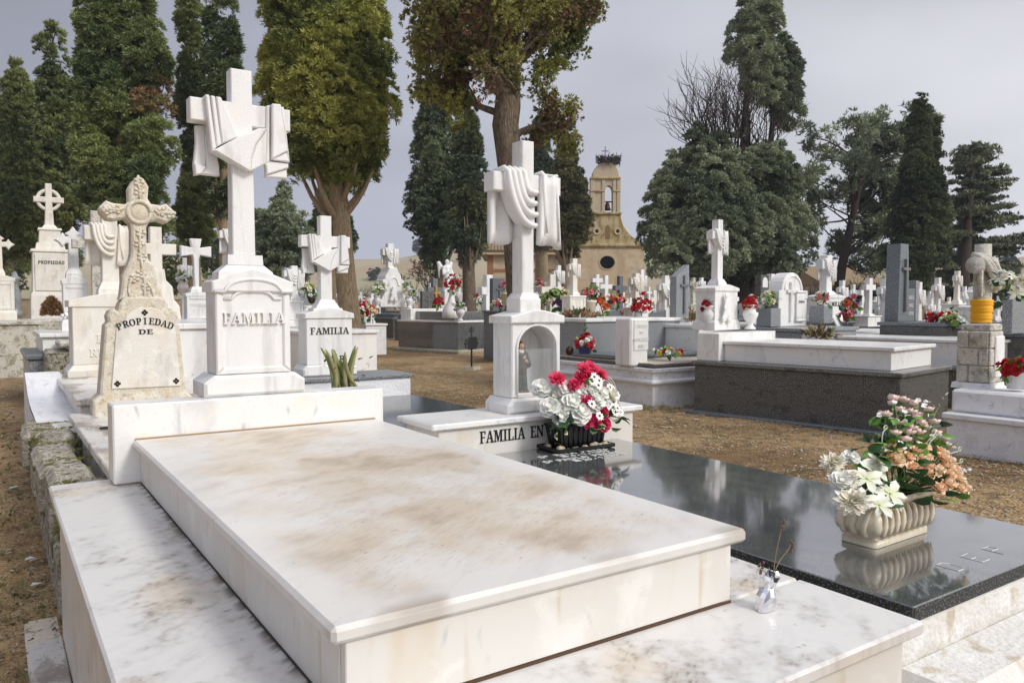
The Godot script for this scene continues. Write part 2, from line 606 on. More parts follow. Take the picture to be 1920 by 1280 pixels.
func make_materials() -> void:
	var grain := bumps(512, 90, 4, 3, 2.0)
	var rough_n := bumps(512, 40, 6, 9, 6.0)
	# white marble with grey veins drifting through it
	var marble := tile(1024, Color(0.915, 0.91, 0.895), [
		[3, 5, 3, 0.42, 0.75, Color(0.80, 0.80, 0.80), 0.6, 2.5],
		[5, 5, 1, 0.80, 0.97, Color(0.66, 0.66, 0.68), 0.55, 3.0],
		[7, 4, 0, 0.55, 0.85, Color(0.93, 0.90, 0.84), 0.6],
		[60, 3, 0, 0.6, 0.95, Color(0.80, 0.79, 0.77), 0.35],
	], 21)
	M.marble = mat(tex(marble), 0.7, 0.32)
	M.marble_satin = mat(tex(tile(512, Color(0.905, 0.90, 0.89), [
		[4, 5, 3, 0.45, 0.85, Color(0.875, 0.875, 0.875), 0.7, 2.0],
		[6, 4, 0, 0.58, 0.9, Color(0.915, 0.895, 0.855), 0.6],
		[5, 5, 1, 0.90, 0.99, Color(0.78, 0.78, 0.79), 0.35, 3.0],
		[80, 3, 0, 0.6, 0.95, Color(0.85, 0.845, 0.835), 0.4],
		[10, 5, 0, 0.55, 0.88, Color(0.76, 0.75, 0.73), 0.55, 6.0],
		[5, 6, 3, 0.62, 0.9, Color(0.84, 0.83, 0.81), 0.6],
	], 23)), 0.9, 0.5, grain, 0.15)
	# the near slab's own weathering: ochre washes, grey bloom, dark specks
	M.slab = mat(tex(tile(1024, Color(0.90, 0.885, 0.865), [
		[3.2, 5, 3, 0.45, 0.90, Color(0.87, 0.785, 0.675), 0.75, 1.8],
		[2.6, 4, 3, 0.52, 0.85, Color(0.80, 0.79, 0.785), 0.75, 2.2],
		[5, 6, 3, 0.62, 0.95, Color(0.68, 0.60, 0.50), 0.55, 2.4],
		[4, 5, 1, 0.86, 0.985, Color(0.68, 0.67, 0.66), 0.55, 5.0],
		[26, 4, 0, 0.62, 0.86, Color(0.74, 0.68, 0.60), 0.30, 3.0],
		[120, 2, 0, 0.80, 0.95, Color(0.42, 0.38, 0.33), 0.35],
		[3.5, 4, 0, 0.62, 0.88, Color(0.94, 0.935, 0.92), 0.65],
	], 52)), 0.43, 0.42)
	# the plate below it, blotched with grey-brown lichen
	M.plate = mat(tex(tile(1024, Color(0.90, 0.885, 0.86), [
		[4, 6, 3, 0.46, 0.78, Color(0.80, 0.78, 0.76), 0.8, 2.0],
		[6, 7, 3, 0.54, 0.80, Color(0.47, 0.42, 0.365), 0.72, 1.6],
		[4, 5, 1, 0.87, 0.98, Color(0.60, 0.59, 0.58), 0.5, 3.0],
		[70, 3, 0, 0.60, 0.9, Color(0.50, 0.45, 0.38), 0.40],
		[3, 3, 0, 0.60, 0.85, Color(0.90, 0.82, 0.70), 0.6],
	], 91)), 0.36, 0.36)
	# sides of the slab: rain streaks running down, rusty
	M.streaked = mat(tex(tile(1024, Color(0.865, 0.85, 0.82), [
		[5, 4, 0, 0.50, 0.90, Color(0.82, 0.745, 0.64), 0.6, 5.0],
		[14, 4, 0, 0.66, 0.95, Color(0.72, 0.61, 0.43), 0.42, 9.0],
		[4, 5, 1, 0.82, 0.97, Color(0.70, 0.70, 0.71), 0.5, 2.5],
		[6, 5, 3, 0.55, 0.85, Color(0.93, 0.92, 0.90), 0.6],
	], 33)), 0.8, 0.4)
	# old carved stone, pitted and warm
	M.limestone = mat(tex(tile(1024, Color(0.83, 0.795, 0.72), [
		[8, 6, 0, 0.45, 0.8, Color(0.90, 0.88, 0.83), 0.8],
		[40, 5, 0, 0.58, 0.85, Color(0.68, 0.62, 0.53), 0.5],
		[14, 5, 0, 0.64, 0.88, Color(0.58, 0.55, 0.48), 0.45],
		[6, 4, 0, 0.62, 0.9, Color(0.80, 0.68, 0.50), 0.5],
		[140, 2, 0, 0.74, 0.9, Color(0.38, 0.34, 0.29), 0.6],
	], 71)), 1.3, 0.9, rough_n, 0.25)
	M.cream = mat(tex(tile(512, Color(0.885, 0.865, 0.825), [
		[4, 5, 3, 0.45, 0.85, Color(0.85, 0.80, 0.72), 0.6, 1.7],
		[9, 6, 0, 0.58, 0.88, Color(0.76, 0.75, 0.725), 0.55, 4.0],
		[9, 5, 0, 0.6, 0.9, Color(0.93, 0.92, 0.89), 0.7],
		[60, 3, 0, 0.72, 0.9, Color(0.66, 0.58, 0.46), 0.4],
	], 13)), 0.8, 0.6, grain, 0.3)
	M.weathered = mat(tex(tile(512, Color(0.80, 0.785, 0.74), [
		[6, 6, 3, 0.45, 0.8, Color(0.66, 0.645, 0.60), 0.8],
		[12, 6, 0, 0.6, 0.85, Color(0.42, 0.40, 0.34), 0.6],
		[5, 5, 0, 0.6, 0.85, Color(0.50, 0.48, 0.30), 0.45],
		[90, 3, 0, 0.65, 0.9, Color(0.36, 0.33, 0.28), 0.5],
	], 17)), 0.9, 0.92, rough_n, 0.8)
	M.mossy = mat(tex(tile(1024, Color(0.66, 0.63, 0.57), [
		[10, 6, 0, 0.42, 0.75, Color(0.80, 0.78, 0.73), 0.8],
		[9, 6, 3, 0.56, 0.74, Color(0.30, 0.31, 0.13), 0.85],
		[16, 6, 0, 0.60, 0.8, Color(0.25, 0.22, 0.18), 0.75],
		[90, 3, 0, 0.62, 0.85, Color(0.24, 0.22, 0.19), 0.6],
	], 19)), 1.6, 0.95, rough_n, 1.2)
	M.paint = mat(tex(tile(512, Color(0.90, 0.90, 0.905), [
		[5, 6, 0, 0.50, 0.85, Color(0.83, 0.83, 0.84), 0.7],
		[10, 6, 3, 0.74, 0.9, Color(0.63, 0.61, 0.57), 0.5],
		[12, 4, 0, 0.7, 0.95, Color(0.74, 0.73, 0.71), 0.4, 9.0],
	], 37)), 0.9, 0.85, rough_n, 0.25)
	M.concrete = mat(tex(tile(1024, Color(0.86, 0.85, 0.825), [
		[8, 6, 0, 0.45, 0.8, Color(0.91, 0.905, 0.89), 0.8],
		[6, 6, 3, 0.66, 0.88, Color(0.68, 0.60, 0.46), 0.5],
		[110, 3, 0, 0.70, 0.9, Color(0.58, 0.54, 0.48), 0.4],
	], 41)), 1.0, 0.95, rough_n, 0.3)
	# polished granites: speckle of feldspar, quartz and mica
	M.granite_black = mat(tex(tile(1024, Color(0.335, 0.345, 0.345), [
		[110, 2, 0, 0.50, 0.72, Color(0.60, 0.61, 0.61), 0.85],
		[190, 2, 0, 0.55, 0.85, Color(0.05, 0.05, 0.06), 0.8],
		[4, 3, 0, 0.4, 0.8, Color(0.20, 0.21, 0.22), 0.3],
	], 43)), 1.6, 0.10)
	M.granite_black.metallic_specular = 0.8
	M.granite_black.clearcoat_enabled = true
	M.granite_black.clearcoat = 1.0
	M.granite_black.clearcoat_roughness = 0.05
	M.granite_edge = mat(tex(tile(512, Color(0.16, 0.17, 0.17), [
		[70, 2, 0, 0.50, 0.72, Color(0.50, 0.50, 0.50), 0.8],
		[90, 2, 0, 0.55, 0.75, Color(0.05, 0.05, 0.05), 0.8],
	], 45)), 1.6, 0.6)
	M.granite_dark = mat(tex(tile(1024, Color(0.315, 0.312, 0.305), [
		[70, 3, 0, 0.52, 0.68, Color(0.62, 0.61, 0.57), 0.85],
		[80, 3, 0, 0.54, 0.70, Color(0.08, 0.078, 0.072), 0.85],
		[4, 5, 3, 0.5, 0.85, Color(0.38, 0.37, 0.35), 0.6],
		[5, 4, 0, 0.6, 0.9, Color(0.13, 0.125, 0.12), 0.5],
	], 47)), 0.9, 0.42)
	M.granite_grey = mat(tex(tile(1024, Color(0.53, 0.545, 0.55), [
		[65, 3, 0, 0.52, 0.68, Color(0.80, 0.81, 0.81), 0.85],
		[75, 3, 0, 0.55, 0.70, Color(0.22, 0.23, 0.25), 0.85],
	], 49)), 0.9, 0.3)
	M.granite_slate = variant("granite_grey", Color(0.80, 0.82, 0.84), 0.3)
	# packed earth with needles and straw
	M.earth = mat(tex(tile(1024, Color(0.67, 0.55, 0.385), [
		[6, 6, 0, 0.45, 0.8, Color(0.74, 0.645, 0.49), 0.8],
		[9, 6, 3, 0.55, 0.8, Color(0.42, 0.335, 0.235), 0.65],
		[60, 5, 0, 0.58, 0.8, Color(0.66, 0.57, 0.43), 0.7],
		[80, 4, 0, 0.60, 0.8, Color(0.22, 0.17, 0.12), 0.75],
		[220, 2, 0, 0.62, 0.85, Color(0.73, 0.62, 0.44), 0.6],
		[5, 4, 0, 0.66, 0.85, Color(0.35, 0.345, 0.20), 0.4],
	], 61)), 0.55, 0.97, bumps(1024, 70, 6, 63, 9.0), 1.0)
	M.earth.vertex_color_use_as_albedo = true
	M.bark = mat(tex(tile(512, Color(0.43, 0.375, 0.315), [
		[14, 5, 1, 0.5, 0.9, Color(0.20, 0.165, 0.135), 0.8, 7.0],
		[22, 5, 0, 0.5, 0.8, Color(0.60, 0.545, 0.47), 0.7, 7.0],
		[6, 4, 0, 0.6, 0.85, Color(0.33, 0.33, 0.20), 0.4],
	], 67)), 1.2, 0.95, bumps(512, 16, 5, 69, 9.0, 7.0, 1), 1.2)
	M.bark_pale = variant("bark", Color(1.0, 0.96, 0.89))
	M.bark_pale.albedo_texture = tex(tile(512, Color(0.62, 0.565, 0.485), [
		[14, 5, 1, 0.55, 0.95, Color(0.36, 0.31, 0.26), 0.7, 7.0],
		[24, 5, 0, 0.5, 0.8, Color(0.76, 0.71, 0.62), 0.7, 7.0],
	], 68))
	M.twig = plain(Color(0.235, 0.195, 0.165), 0.95)
	M.render_wall = mat(tex(tile(512, Color(0.77, 0.69, 0.57), [
		[5, 6, 3, 0.45, 0.8, Color(0.83, 0.77, 0.67), 0.8],
		[9, 5, 0, 0.52, 0.85, Color(0.62, 0.53, 0.42), 0.6, 5.0],
		[14, 5, 0, 0.60, 0.85, Color(0.58, 0.50, 0.40), 0.4],
	], 73)), 0.12, 0.95)
	M.ashlar = mat(tex(tile(512, Color(0.73, 0.665, 0.56), [
		[9, 6, 0, 0.45, 0.8, Color(0.80, 0.75, 0.66), 0.8],
		[26, 5, 0, 0.58, 0.85, Color(0.52, 0.45, 0.35), 0.6],
	], 79)), 0.5, 0.95, rough_n, 0.6)
	M.lichened = mat(tex(tile(512, Color(0.73, 0.66, 0.52), [
		[8, 6, 3, 0.42, 0.75, Color(0.56, 0.47, 0.20), 0.8, 2.5],
		[12, 6, 0, 0.58, 0.85, Color(0.34, 0.31, 0.22), 0.6, 3.0],
	], 83)), 0.22, 0.95, rough_n, 0.5)
	M.brickwork = mat(tex(tile(256, Color(0.62, 0.45, 0.34), [[20, 4, 0, 0.5, 0.8, Color(0.50, 0.35, 0.26), 0.7]], 87)), 0.5, 0.95)
	M.roof_tile = mat(tex(tile(256, Color(0.55, 0.47, 0.36), [[20, 5, 0, 0.5, 0.8, Color(0.36, 0.34, 0.22), 0.8], [30, 4, 0, 0.6, 0.85, Color(0.66, 0.50, 0.38), 0.6]], 89)), 0.4, 0.95)
	M.field = tinted(Color.WHITE, 1.0)
	M.black_paint = plain(Color(0.05, 0.05, 0.05), 0.5)
	M.iron = plain(Color(0.16, 0.165, 0.17), 0.6, 0.3)
	M.bronze = plain(Color(0.25, 0.19, 0.12), 0.45, 0.7)
	M.brass = plain(Color(0.78, 0.62, 0.28), 0.35, 0.8)
	M.steel = plain(Color(0.55, 0.56, 0.57), 0.3, 0.9)
	M.engraved = plain(Color(0.80, 0.80, 0.79), 0.7)
	M.foil = plain(Color(0.88, 0.88, 0.90), 0.22, 1.0)
	M.plastic_black = plain(Color(0.045, 0.045, 0.05), 0.35)
	M.ceramic = mat(tex(tile(512, Color(0.87, 0.83, 0.74), [[10, 5, 0, 0.5, 0.8, Color(0.80, 0.74, 0.62), 0.6]], 95)), 3.0, 0.35)
	M.petal = tinted(Color.WHITE, 0.65)
	M.petal.backlight_enabled = false
	M.leaf = tinted(Color.WHITE, 0.5)
	M.leaf.backlight_enabled = true
	M.leaf.backlight = Color(0.05, 0.10, 0.03)
	M.lid_top = fitted(worn_marble(0, 1.004, 2.09), 0.442, -3.268, 1.004, 2.09, 0.40)
	M.plate_top = fitted(worn_marble(1, 1.507, 2.535), 0.168, -3.42, 1.507, 2.535, 0.36)
	M.foliage = tinted(Color.WHITE, 0.65)
	M.foliage.backlight_enabled = true
	M.foliage.backlight = Color(0.26, 0.28, 0.10)
	M.figure = tinted(Color.WHITE, 0.5)
	M.yellow = plain(Color(0.96, 0.70, 0.05), 0.6)
	M.glass = plain(Color(0.9, 0.95, 0.95, 0.08), 0.03)
	M.glass.transparency = BaseMaterial3D.TRANSPARENCY_ALPHA
	M.dark_glass = plain(Color(0.10, 0.105, 0.11), 0.15)

# ---- ground, hills, church
func h_ground(x: float, z: float) -> float:
	return 0.3 + 0.22 * smoothstep(2.0, 9.0, -z) * (1.0 - smoothstep(1.0, 4.0, x))

func make_ground() -> void:
	var n := FastNoiseLite.new()
	n.seed = 3
	n.frequency = 0.9
	n.fractal_octaves = 5
	var st := S(true)
	var rings := []
	var radii := [0.0]
	var r := 0.5
	while r < 110.0:
		radii.append(r)
		r *= 1.045
	for rr in radii:
		var ring := []
		for k in 180:
			var a := TAU * k / 180
			var x: float = sin(a) * rr
			var z: float = -cos(a) * rr
			ring.append(Vector3(x, h_ground(x, z) + n.get_noise_2d(x, z) * 0.035 * (1.0 if rr < 40.0 else 0.3), z))
		rings.append(ring)
	n.frequency = 0.22
	for i in rings.size() - 1:
		for k in 180:
			var j := (k + 1) % 180
			for p in [rings[i][k], rings[i + 1][j], rings[i + 1][k], rings[i][k], rings[i][j], rings[i + 1][j]]:
				var t := n.get_noise_2d(p.x, p.z * 1.4)
				var c := Color(1, 1, 1).lerp(Color(0.50, 0.45, 0.38), smoothstep(0.0, 0.32, t)).lerp(Color(1.15, 1.10, 1.0), smoothstep(0.05, 0.35, -t))
				st.set_color(c)
				st.add_vertex(p)
	struct(obj("ground", st, M.earth))
	# the hills beyond the cemetery
	var hn := FastNoiseLite.new()
	hn.seed = 8
	hn.frequency = 0.011
	hn.fractal_octaves = 4
	st = S(true)
	var top := func(az: float) -> float:
		var px := 960.0 + tan(az - 0.59) * 1463.0
		var e := 76.0 + 34.0 * exp(-pow((px - 1000.0) / 230.0, 2.0)) - 16.0 * smoothstep(1250.0, 1500.0, px) + 14.0 * smoothstep(1700.0, 1950.0, px)
		return e / 1463.0
	var rs := [95.0, 110.0, 130.0, 150.0, 170.0, 190.0, 210.0, 230.0, 250.0, 270.0, 300.0, 360.0, 500.0, 900.0, 1600.0]
	var grid := []
	var cols := []
	for rr in rs:
		var ring := []
		var cr := []
		for k in 121:
			var a := -0.75 + 2.7 * k / 120.0
			var x: float = sin(a) * rr
			var z: float = -cos(a) * rr
			var e: float = top.call(clampf(a, -0.4, 1.5))
			var y: float = 0.2 + (e * 270.0 + 1.3) * smoothstep(100.0, 270.0, rr) + hn.get_noise_2d(x, z) * 2.2 * smoothstep(110.0, 200.0, rr) - smoothstep(300.0, 900.0, rr) * 14.0
			ring.append(Vector3(x, y, z))
			var t := hn.get_noise_2d(x * 0.5, z * 3.0)
			var c := Color(0.34, 0.27, 0.165)
			if t > 0.12:
				c = Color(0.19, 0.185, 0.085)
			elif t < -0.16:
				c = Color(0.34, 0.20, 0.125)
			c = c.lerp(Color(0.40, 0.35, 0.23), 0.5 + 0.5 * hn.get_noise_2d(x * 4.0, z * 9.0))
			cr.append(c)
		grid.append(ring)
		cols.append(cr)
	for i in rs.size() - 1:
		for k in 120:
			for q in [[0, 0], [1, 1], [1, 0], [0, 0], [0, 1], [1, 1]]:
				st.set_color(cols[i + q[0]][k + q[1]])
				st.add_vertex(grid[i + q[0]][k + q[1]])
	struct(obj("hills", st, M.field))

func make_church() -> void:
	var c := thing("church", "small ochre church with a bell gable, a round window and a stork nest on top", "church", Vector3(36.821, 0.300, -42.741), deg_to_rad(-33.8))
	var st := S()
	# front wall in two halves round the oculus
	for s in [-1.0, 1.0]:
		var p := PackedVector2Array([Vector2(0, 2.3), Vector2(s * 2.66, 2.3), Vector2(s * 2.66, 5.4), Vector2(0, 5.4)])
		for k in 13:
			var a := PI * k / 12.0
			p.append(Vector2(s * sin(a) * 0.53, 4.28 + cos(a) * 0.46))
		prism(st, p, -0.6, 0.0, 0.01)
	for s in [-1.0, 1.0]:
		bx(st, Vector3(2.16 if s > 0 else -2.66, 0, -12.0), Vector3(2.66 if s > 0 else -2.16, 5.3, -0.6), 0.02)
	bx(st, Vector3(-2.62, 0, -0.55), Vector3(2.62, 2.3, -0.1), 0.01)
	obj("front_wall", st, M.render_wall, c)
	st = S()
	var ring := PackedVector2Array()
	for k in 24:
		ring.append(Vector2(cos(TAU * k / 24) * 0.60, 4.28 + sin(TAU * k / 24) * 0.53))
	prism(st, ring, -0.45, -0.3, 0.01)
	obj("round_window", st, M.dark_glass, c)
	st = S()
	for s in [-1.0, 1.0]:
		var p := PackedVector2Array()
		for k in 13:
			var a := PI * k / 12.0
			p.append(Vector2(s * sin(a) * 0.62, 4.28 + cos(a) * 0.55))
		for k in 13:
			var a := PI * (12 - k) / 12.0
			p.append(Vector2(s * sin(a) * 0.53, 4.28 + cos(a) * 0.46))
		prism(st, p, -0.2, 0.04, 0.01)
	obj("window_frame", st, M.ashlar, c)
	# dressed stone below, block by block
	for row in 5:
		var x := -2.66
		var k := 0
		while x < 2.6:
			var w := minf(rng.randf_range(0.55, 1.0), 2.66 - x)
			if w < 0.2:
				break
			var y := 0.1 + row * 0.46
			obj("stone_block", boxed(Vector3(x + 0.012, y, -0.2), Vector3(x + w - 0.012, y + 0.44, rng.randf_range(0.0, 0.03)), 0.02), variant("ashlar", Color(1, 1, 1).darkened(rng.randf_range(0.0, 0.16))), c)
			x += w
			k += 1
	st = S()
	bx(st, Vector3(-2.85, 5.4, -0.7), Vector3(2.85, 5.62, 0.16), 0.04)
	bx(st, Vector3(-2.75, 5.3, -0.66), Vector3(2.75, 5.4, 0.08), 0.02)
	obj("cornice", st, M.lichened, c)
	# curved gable
	st = S()
	prism(st, PackedVector2Array([Vector2(-2.6810, 5.5896), Vector2(-2.2980, 5.8194), Vector2(-1.9150, 6.1258), Vector2(-1.6086, 6.5088), Vector2(-1.4171, 6.9684), Vector2(-1.3022, 7.4280), Vector2(-1.3022, 7.6961), Vector2(0.9575, 7.6961), Vector2(0.9575, 7.4280), Vector2(1.1107, 6.9684), Vector2(1.3788, 6.5088), Vector2(1.7618, 6.1258), Vector2(2.2214, 5.8194), Vector2(2.6810, 5.5896)]), -0.6, -0.02, 0.02)
	obj("gable", st, M.lichened, c)
	for px in [-0.7660, 0.7277]:
		st = S()
		lathe(st, PackedVector2Array([Vector2(0.13, 0.0), Vector2(0.13, 0.07), Vector2(0.24, 0.09), Vector2(0.27, 0.05), Vector2(0.27, 0.0)]), 18)
		var o := obj("oculus_ring", st, M.ashlar, c)
		o.position = Vector3(px, 6.49, -0.02)
		o.rotation.x = PI / 2
		st = S()
		lathe(st, PackedVector2Array([Vector2(0.0, 0.015), Vector2(0.13, 0.015)]), 18)
		o = obj("oculus", st, M.dark_glass, c)
		o.position = Vector3(px, 6.49, -0.02)
		o.rotation.x = PI / 2
	st = S()
	prism(st, PackedVector2Array([Vector2(-0.1532, 5.9343), Vector2(-0.1532, 6.7386), Vector2(-0.0766, 6.8918), Vector2(0.0192, 6.9684), Vector2(0.1149, 6.8918), Vector2(0.1915, 6.7386), Vector2(0.1915, 5.9343)]), -0.1, -0.005, 0.002)
	obj("niche", st, plain(Color(0.50, 0.41, 0.30), 0.95), c)
	# belfry
	st = S()
	prism(st, PackedVector2Array([Vector2(-1.1490, 7.7344), Vector2(-1.1490, 10.2239), Vector2(0.8426, 10.2239), Vector2(0.8426, 7.7344), Vector2(0.3639, 7.7344), Vector2(0.3639, 9.3430), Vector2(0.3064, 9.5728), Vector2(0.1915, 9.7069), Vector2(0.0766, 9.7452), Vector2(-0.0383, 9.7069), Vector2(-0.1341, 9.5728), Vector2(-0.1915, 9.3430), Vector2(-0.1915, 7.7344)]), -0.75, -0.05, 0.02)
	for q in [[1106.0, 1113.0], [1127.0, 1133.0], [1147.5, 1153.0], [1155.0, 1162.0]]:
		bx(st, Vector3((q[0] - 1138) * 0.0383, 7.8, -0.7), Vector3((q[1] - 1138) * 0.0383, 10.2, 0.02), 0.02)
	obj("belfry", st, M.ashlar, c)
	st = S()
	bx(st, Vector3(-1.36, 7.68, -0.85), Vector3(1.0, 7.84, 0.12), 0.04)
	obj("belfry_cornice", st, M.lichened, c)
	for s in [[-1.26, -0.19], [0.36, 0.94]]:
		obj("impost", boxed(Vector3(s[0], 9.28, -0.8), Vector3(s[1], 9.40, 0.07), 0.03), M.lichened, c)
	obj("belfry_cornice", boxed(Vector3(-1.24, 10.18, -0.82), Vector3(0.94, 10.34, 0.10), 0.03), M.lichened, c)
	st = S()
	prism(st, PackedVector2Array([Vector2(-1.1107, 10.2622), Vector2(-1.0724, 10.6452), Vector2(-0.9192, 10.9516), Vector2(-0.6894, 11.2197), Vector2(-0.3830, 11.3729), Vector2(0.1532, 11.3729), Vector2(0.4596, 11.2197), Vector2(0.6894, 10.9516), Vector2(0.8043, 10.6452), Vector2(0.8043, 10.2622)]), -0.75, -0.04, 0.05)
	obj("belfry_cap", st, M.ashlar, c)
	st = S(true)
	lathe(st, PackedVector2Array([Vector2(0.0, 0.55), Vector2(0.10, 0.54), Vector2(0.16, 0.40), Vector2(0.20, 0.15), Vector2(0.29, 0.0), Vector2(0.25, 0.0), Vector2(0.0, 0.3)]), 16)
	var bell := obj("bell", st, M.bronze, c)
	bell.position = Vector3(0.019, 8.020, -0.350)
	st = S()
	tube(st, [Vector3(-0.19, 8.62, -0.35), Vector3(0.36, 8.62, -0.35)], [0.05], 8)
	obj("bell_yoke", st, M.twig, c)
	# nave behind and the tiled wing on the left
	st = S()
	prism(st, PackedVector2Array([Vector2(-2.9, 5.2), Vector2(2.9, 5.2), Vector2(0.0, 6.9)]), -12.0, -0.62, 0.02)
	obj("nave_roof", st, M.roof_tile, c)
	st = S()
	bx(st, Vector3(-8.6, 0, -9.0), Vector3(-2.72, 4.85, -0.9), 0.02)
	obj("wing_wall", st, M.render_wall, c)
	st = S()
	bx(st, Vector3(-8.63, 0, -1.2), Vector3(-8.18, 4.84, -0.86), 0.01)
	bx(st, Vector3(-8.17, 3.6, -1.2), Vector3(-2.73, 3.85, -0.87), 0.01)
	bx(st, Vector3(-8.17, 1.5, -1.2), Vector3(-2.73, 1.75, -0.87), 0.01)
	obj("brick_band", st, M.brickwork, c)
	st = S()
	bx(st, Vector3(-9.1, 4.85, -9.5), Vector3(-2.7, 5.05, -0.45), 0.03)
	obj("eaves", st, M.render_wall, c)
	st = S()
	for k in 26:
		var x := -9.0 + k * 0.245
		tube(st, [Vector3(x, 5.12, -0.4), Vector3(x * 0.92 - 0.5, 7.0, -5.0)], [0.13, 0.12], 7, 0.8)
	quad(st, Vector3(-9.1, 5.05, -0.45), Vector3(-2.7, 5.05, -0.45), Vector3(-2.7, 6.95, -5.0), Vector3(-9.1, 6.95, -5.0))
	quad(st, Vector3(-2.7, 5.05, -9.5), Vector3(-9.1, 5.05, -9.5), Vector3(-9.1, 6.95, -5.0), Vector3(-2.7, 6.95, -5.0))
	obj("wing_roof", st, M.roof_tile, c).set_meta("kind", "stuff")
	# stork nest: a heap of sticks
	st = S()
	for k in 420:
		var a := rng.randf() * TAU
		var rr := 0.25 + 0.65 * sqrt(rng.randf())
		var p := Vector3(cos(a) * rr, rng.randf_range(0.0, 0.55) * (0.5 + rr * 0.5), sin(a) * rr * 0.8)
		var d := Vector3(-sin(a), rng.randf_range(-0.5, 0.35), cos(a)).rotated(Vector3.UP, rng.randf_range(-0.9, 0.9)) * rng.randf_range(0.2, 0.5)
		if rng.randf() < 0.12:
			d = Vector3(d.x * 0.4, -0.6, d.z * 0.4)
		tube(st, [p - d * 0.5, p + d * 0.5], [0.018], 4)
	var nest := obj("stork_nest", st, M.twig)
	nest.position = c.position + c.basis * Vector3(0.08, 11.35, -0.4)
	nest.rotation.y = c.rotation.y
	tag(nest, "tangled stork nest of sticks on top of the bell gable", "nest")
	st = S()
	tube(st, [Vector3(0, 0, 0), Vector3(0, 1.0, 0)], [0.03], 6)
	tube(st, [Vector3(-0.26, 0.68, 0), Vector3(0.26, 0.68, 0)], [0.03], 6)
	var cr := obj("iron_cross", st, M.iron)
	cr.position = c.position + c.basis * Vector3(-0.1532, 11.55, -0.4)
	cr.rotation.y = c.rotation.y
	tag(cr, "thin iron cross rising out of the stork nest", "cross")
	# wall and hedge along the far side, and the houses behind it
	for q in [[Vector3(40.630, 0.300, -28.156), Vector3(52.731, 0.300, -12.835), "pale cemetery wall with a clipped hedge behind it on the right"], [Vector3(-10.051, 0.520, -59.678), Vector3(31.670, 0.300, -53.409), "low pale boundary wall beyond the cypress trunks on the left"]]:
		var d: Vector3 = q[1] - q[0]
		var w := thing("cemetery_wall", q[2], "wall", q[0], -atan2(d.z, d.x))
		obj("wall_body", boxed(Vector3(0, -0.5, -0.15), Vector3(d.length(), 1.35, 0.15), 0.02), M.render_wall, w)
		obj("coping", boxed(Vector3(0, 1.35, -0.2), Vector3(d.length(), 1.45, 0.2), 0.03), M.ashlar, w)
	var hw: Vector3 = Vector3(43.079, 0.300, -28.924)
	var hd: Vector3 = Vector3(55.368, 0.300, -13.477) - hw
	var places := []
	var cols := []
	for k in 5200:
		var p := hw + hd * rng.randf() + Vector3(rng.randf_range(-0.4, 0.4), rng.randf_range(0.3, 2.15), rng.randf_range(-0.4, 0.4))
		places.append(Transform3D(Basis(Vector3(rng.randf() - 0.5, rng.randf(), rng.randf() - 0.5).normalized(), rng.randf() * TAU).scaled(Vector3.ONE * 0.42), p))
		cols.append(Color(0.075, 0.085, 0.03).lerp(Color(0.13, 0.12, 0.05), rng.randf()))
	var hedge := thing("hedge", "clipped green hedge running behind the right boundary wall", "hedge", Vector3.ZERO)
	scatter("leaves", tuft(16, 1.0, 0.22, 1.2, 5), places, cols, M.foliage, hedge)
	for q in [[Vector3(66.885, 0.300, -45.479), 7.0, 3.2, "whitewashed house with a brown tiled roof beyond the hedge", 0.3], [Vector3(155.094, 0.300, -76.682), 16.0, 6.0, "long house with a red tiled roof in the far village", 0.7], [Vector3(182.347, 0.300, -82.506), 14.0, 5.2, "smaller village house with a red roof at the far right", 0.2], [Vector3(185.497, 0.300, -98.448), 12.0, 6.5, "village house with a red roof half hidden by the tall cypress", 0.5]]:
		var o := thing("house", q[3], "house", q[0] - Vector3(0, 0.2, 0), q[4] - 0.6)
		var w: float = q[1]
		var hh: float = q[2]
		obj("wall", boxed(Vector3(-w / 2, 0, -4), Vector3(w / 2, hh, 4), 0.03), plain(Color(0.78, 0.74, 0.69), 0.95), o)
		st = S()
		var pr := PackedVector2Array([Vector2(-4.5, 0), Vector2(4.5, 0), Vector2(0, 1.9)])
		prism(st, pr, -w / 2 - 0.3, w / 2 + 0.3, 0.02)
		var rf := obj("roof", st, M.brickwork if w > 8 else M.roof_tile, o)
		rf.position.y = hh
		rf.rotation.y = PI / 2
		for k in 3:
			obj("window", boxed(Vector3(-w / 3 + k * w / 3 - 0.45, hh * 0.45, 3.95), Vector3(-w / 3 + k * w / 3 + 0.45, hh * 0.8, 4.03), 0.01), M.dark_glass, o)

# ---- trees
func tuft(n: int, l: float, w: float, spread: float, sd: int) -> ArrayMesh:
	var r := RandomNumberGenerator.new()
	r.seed = sd
	var st := S()
	for i in n:
		var a := r.randf() * TAU
		var e := spread * sqrt(r.randf())
		var d := Vector3(sin(e) * cos(a), cos(e), sin(e) * sin(a))
		var s := d.cross(Vector3(r.randf() - 0.5, r.randf() - 0.5, r.randf() - 0.5)).normalized() * w * 0.5
		var ll := l * r.randf_range(0.6, 1.1)
		var b := d * ll * r.randf_range(0.0, 0.35)
		var m := b + d * ll * 0.5
		quad(st, b, m + s, b + d * ll, m - s)
	st.generate_normals()
	return st.commit()

func scatter(called: String, mesh: Mesh, places: Array, cols: Array, material: Material, parent: Node) -> MultiMeshInstance3D:
	var mm := MultiMesh.new()
	mm.transform_format = MultiMesh.TRANSFORM_3D
	mm.use_colors = true
	mm.mesh = mesh
	mm.instance_count = places.size()
	for i in places.size():
		mm.set_instance_transform(i, places[i])
		mm.set_instance_color(i, cols[i])
	var o := MultiMeshInstance3D.new()
	o.name = numbered(parent, called)
	o.multimesh = mm
	o.material_override = material
	o.set_meta("kind", "stuff")
	parent.add_child(o, true)
	return o

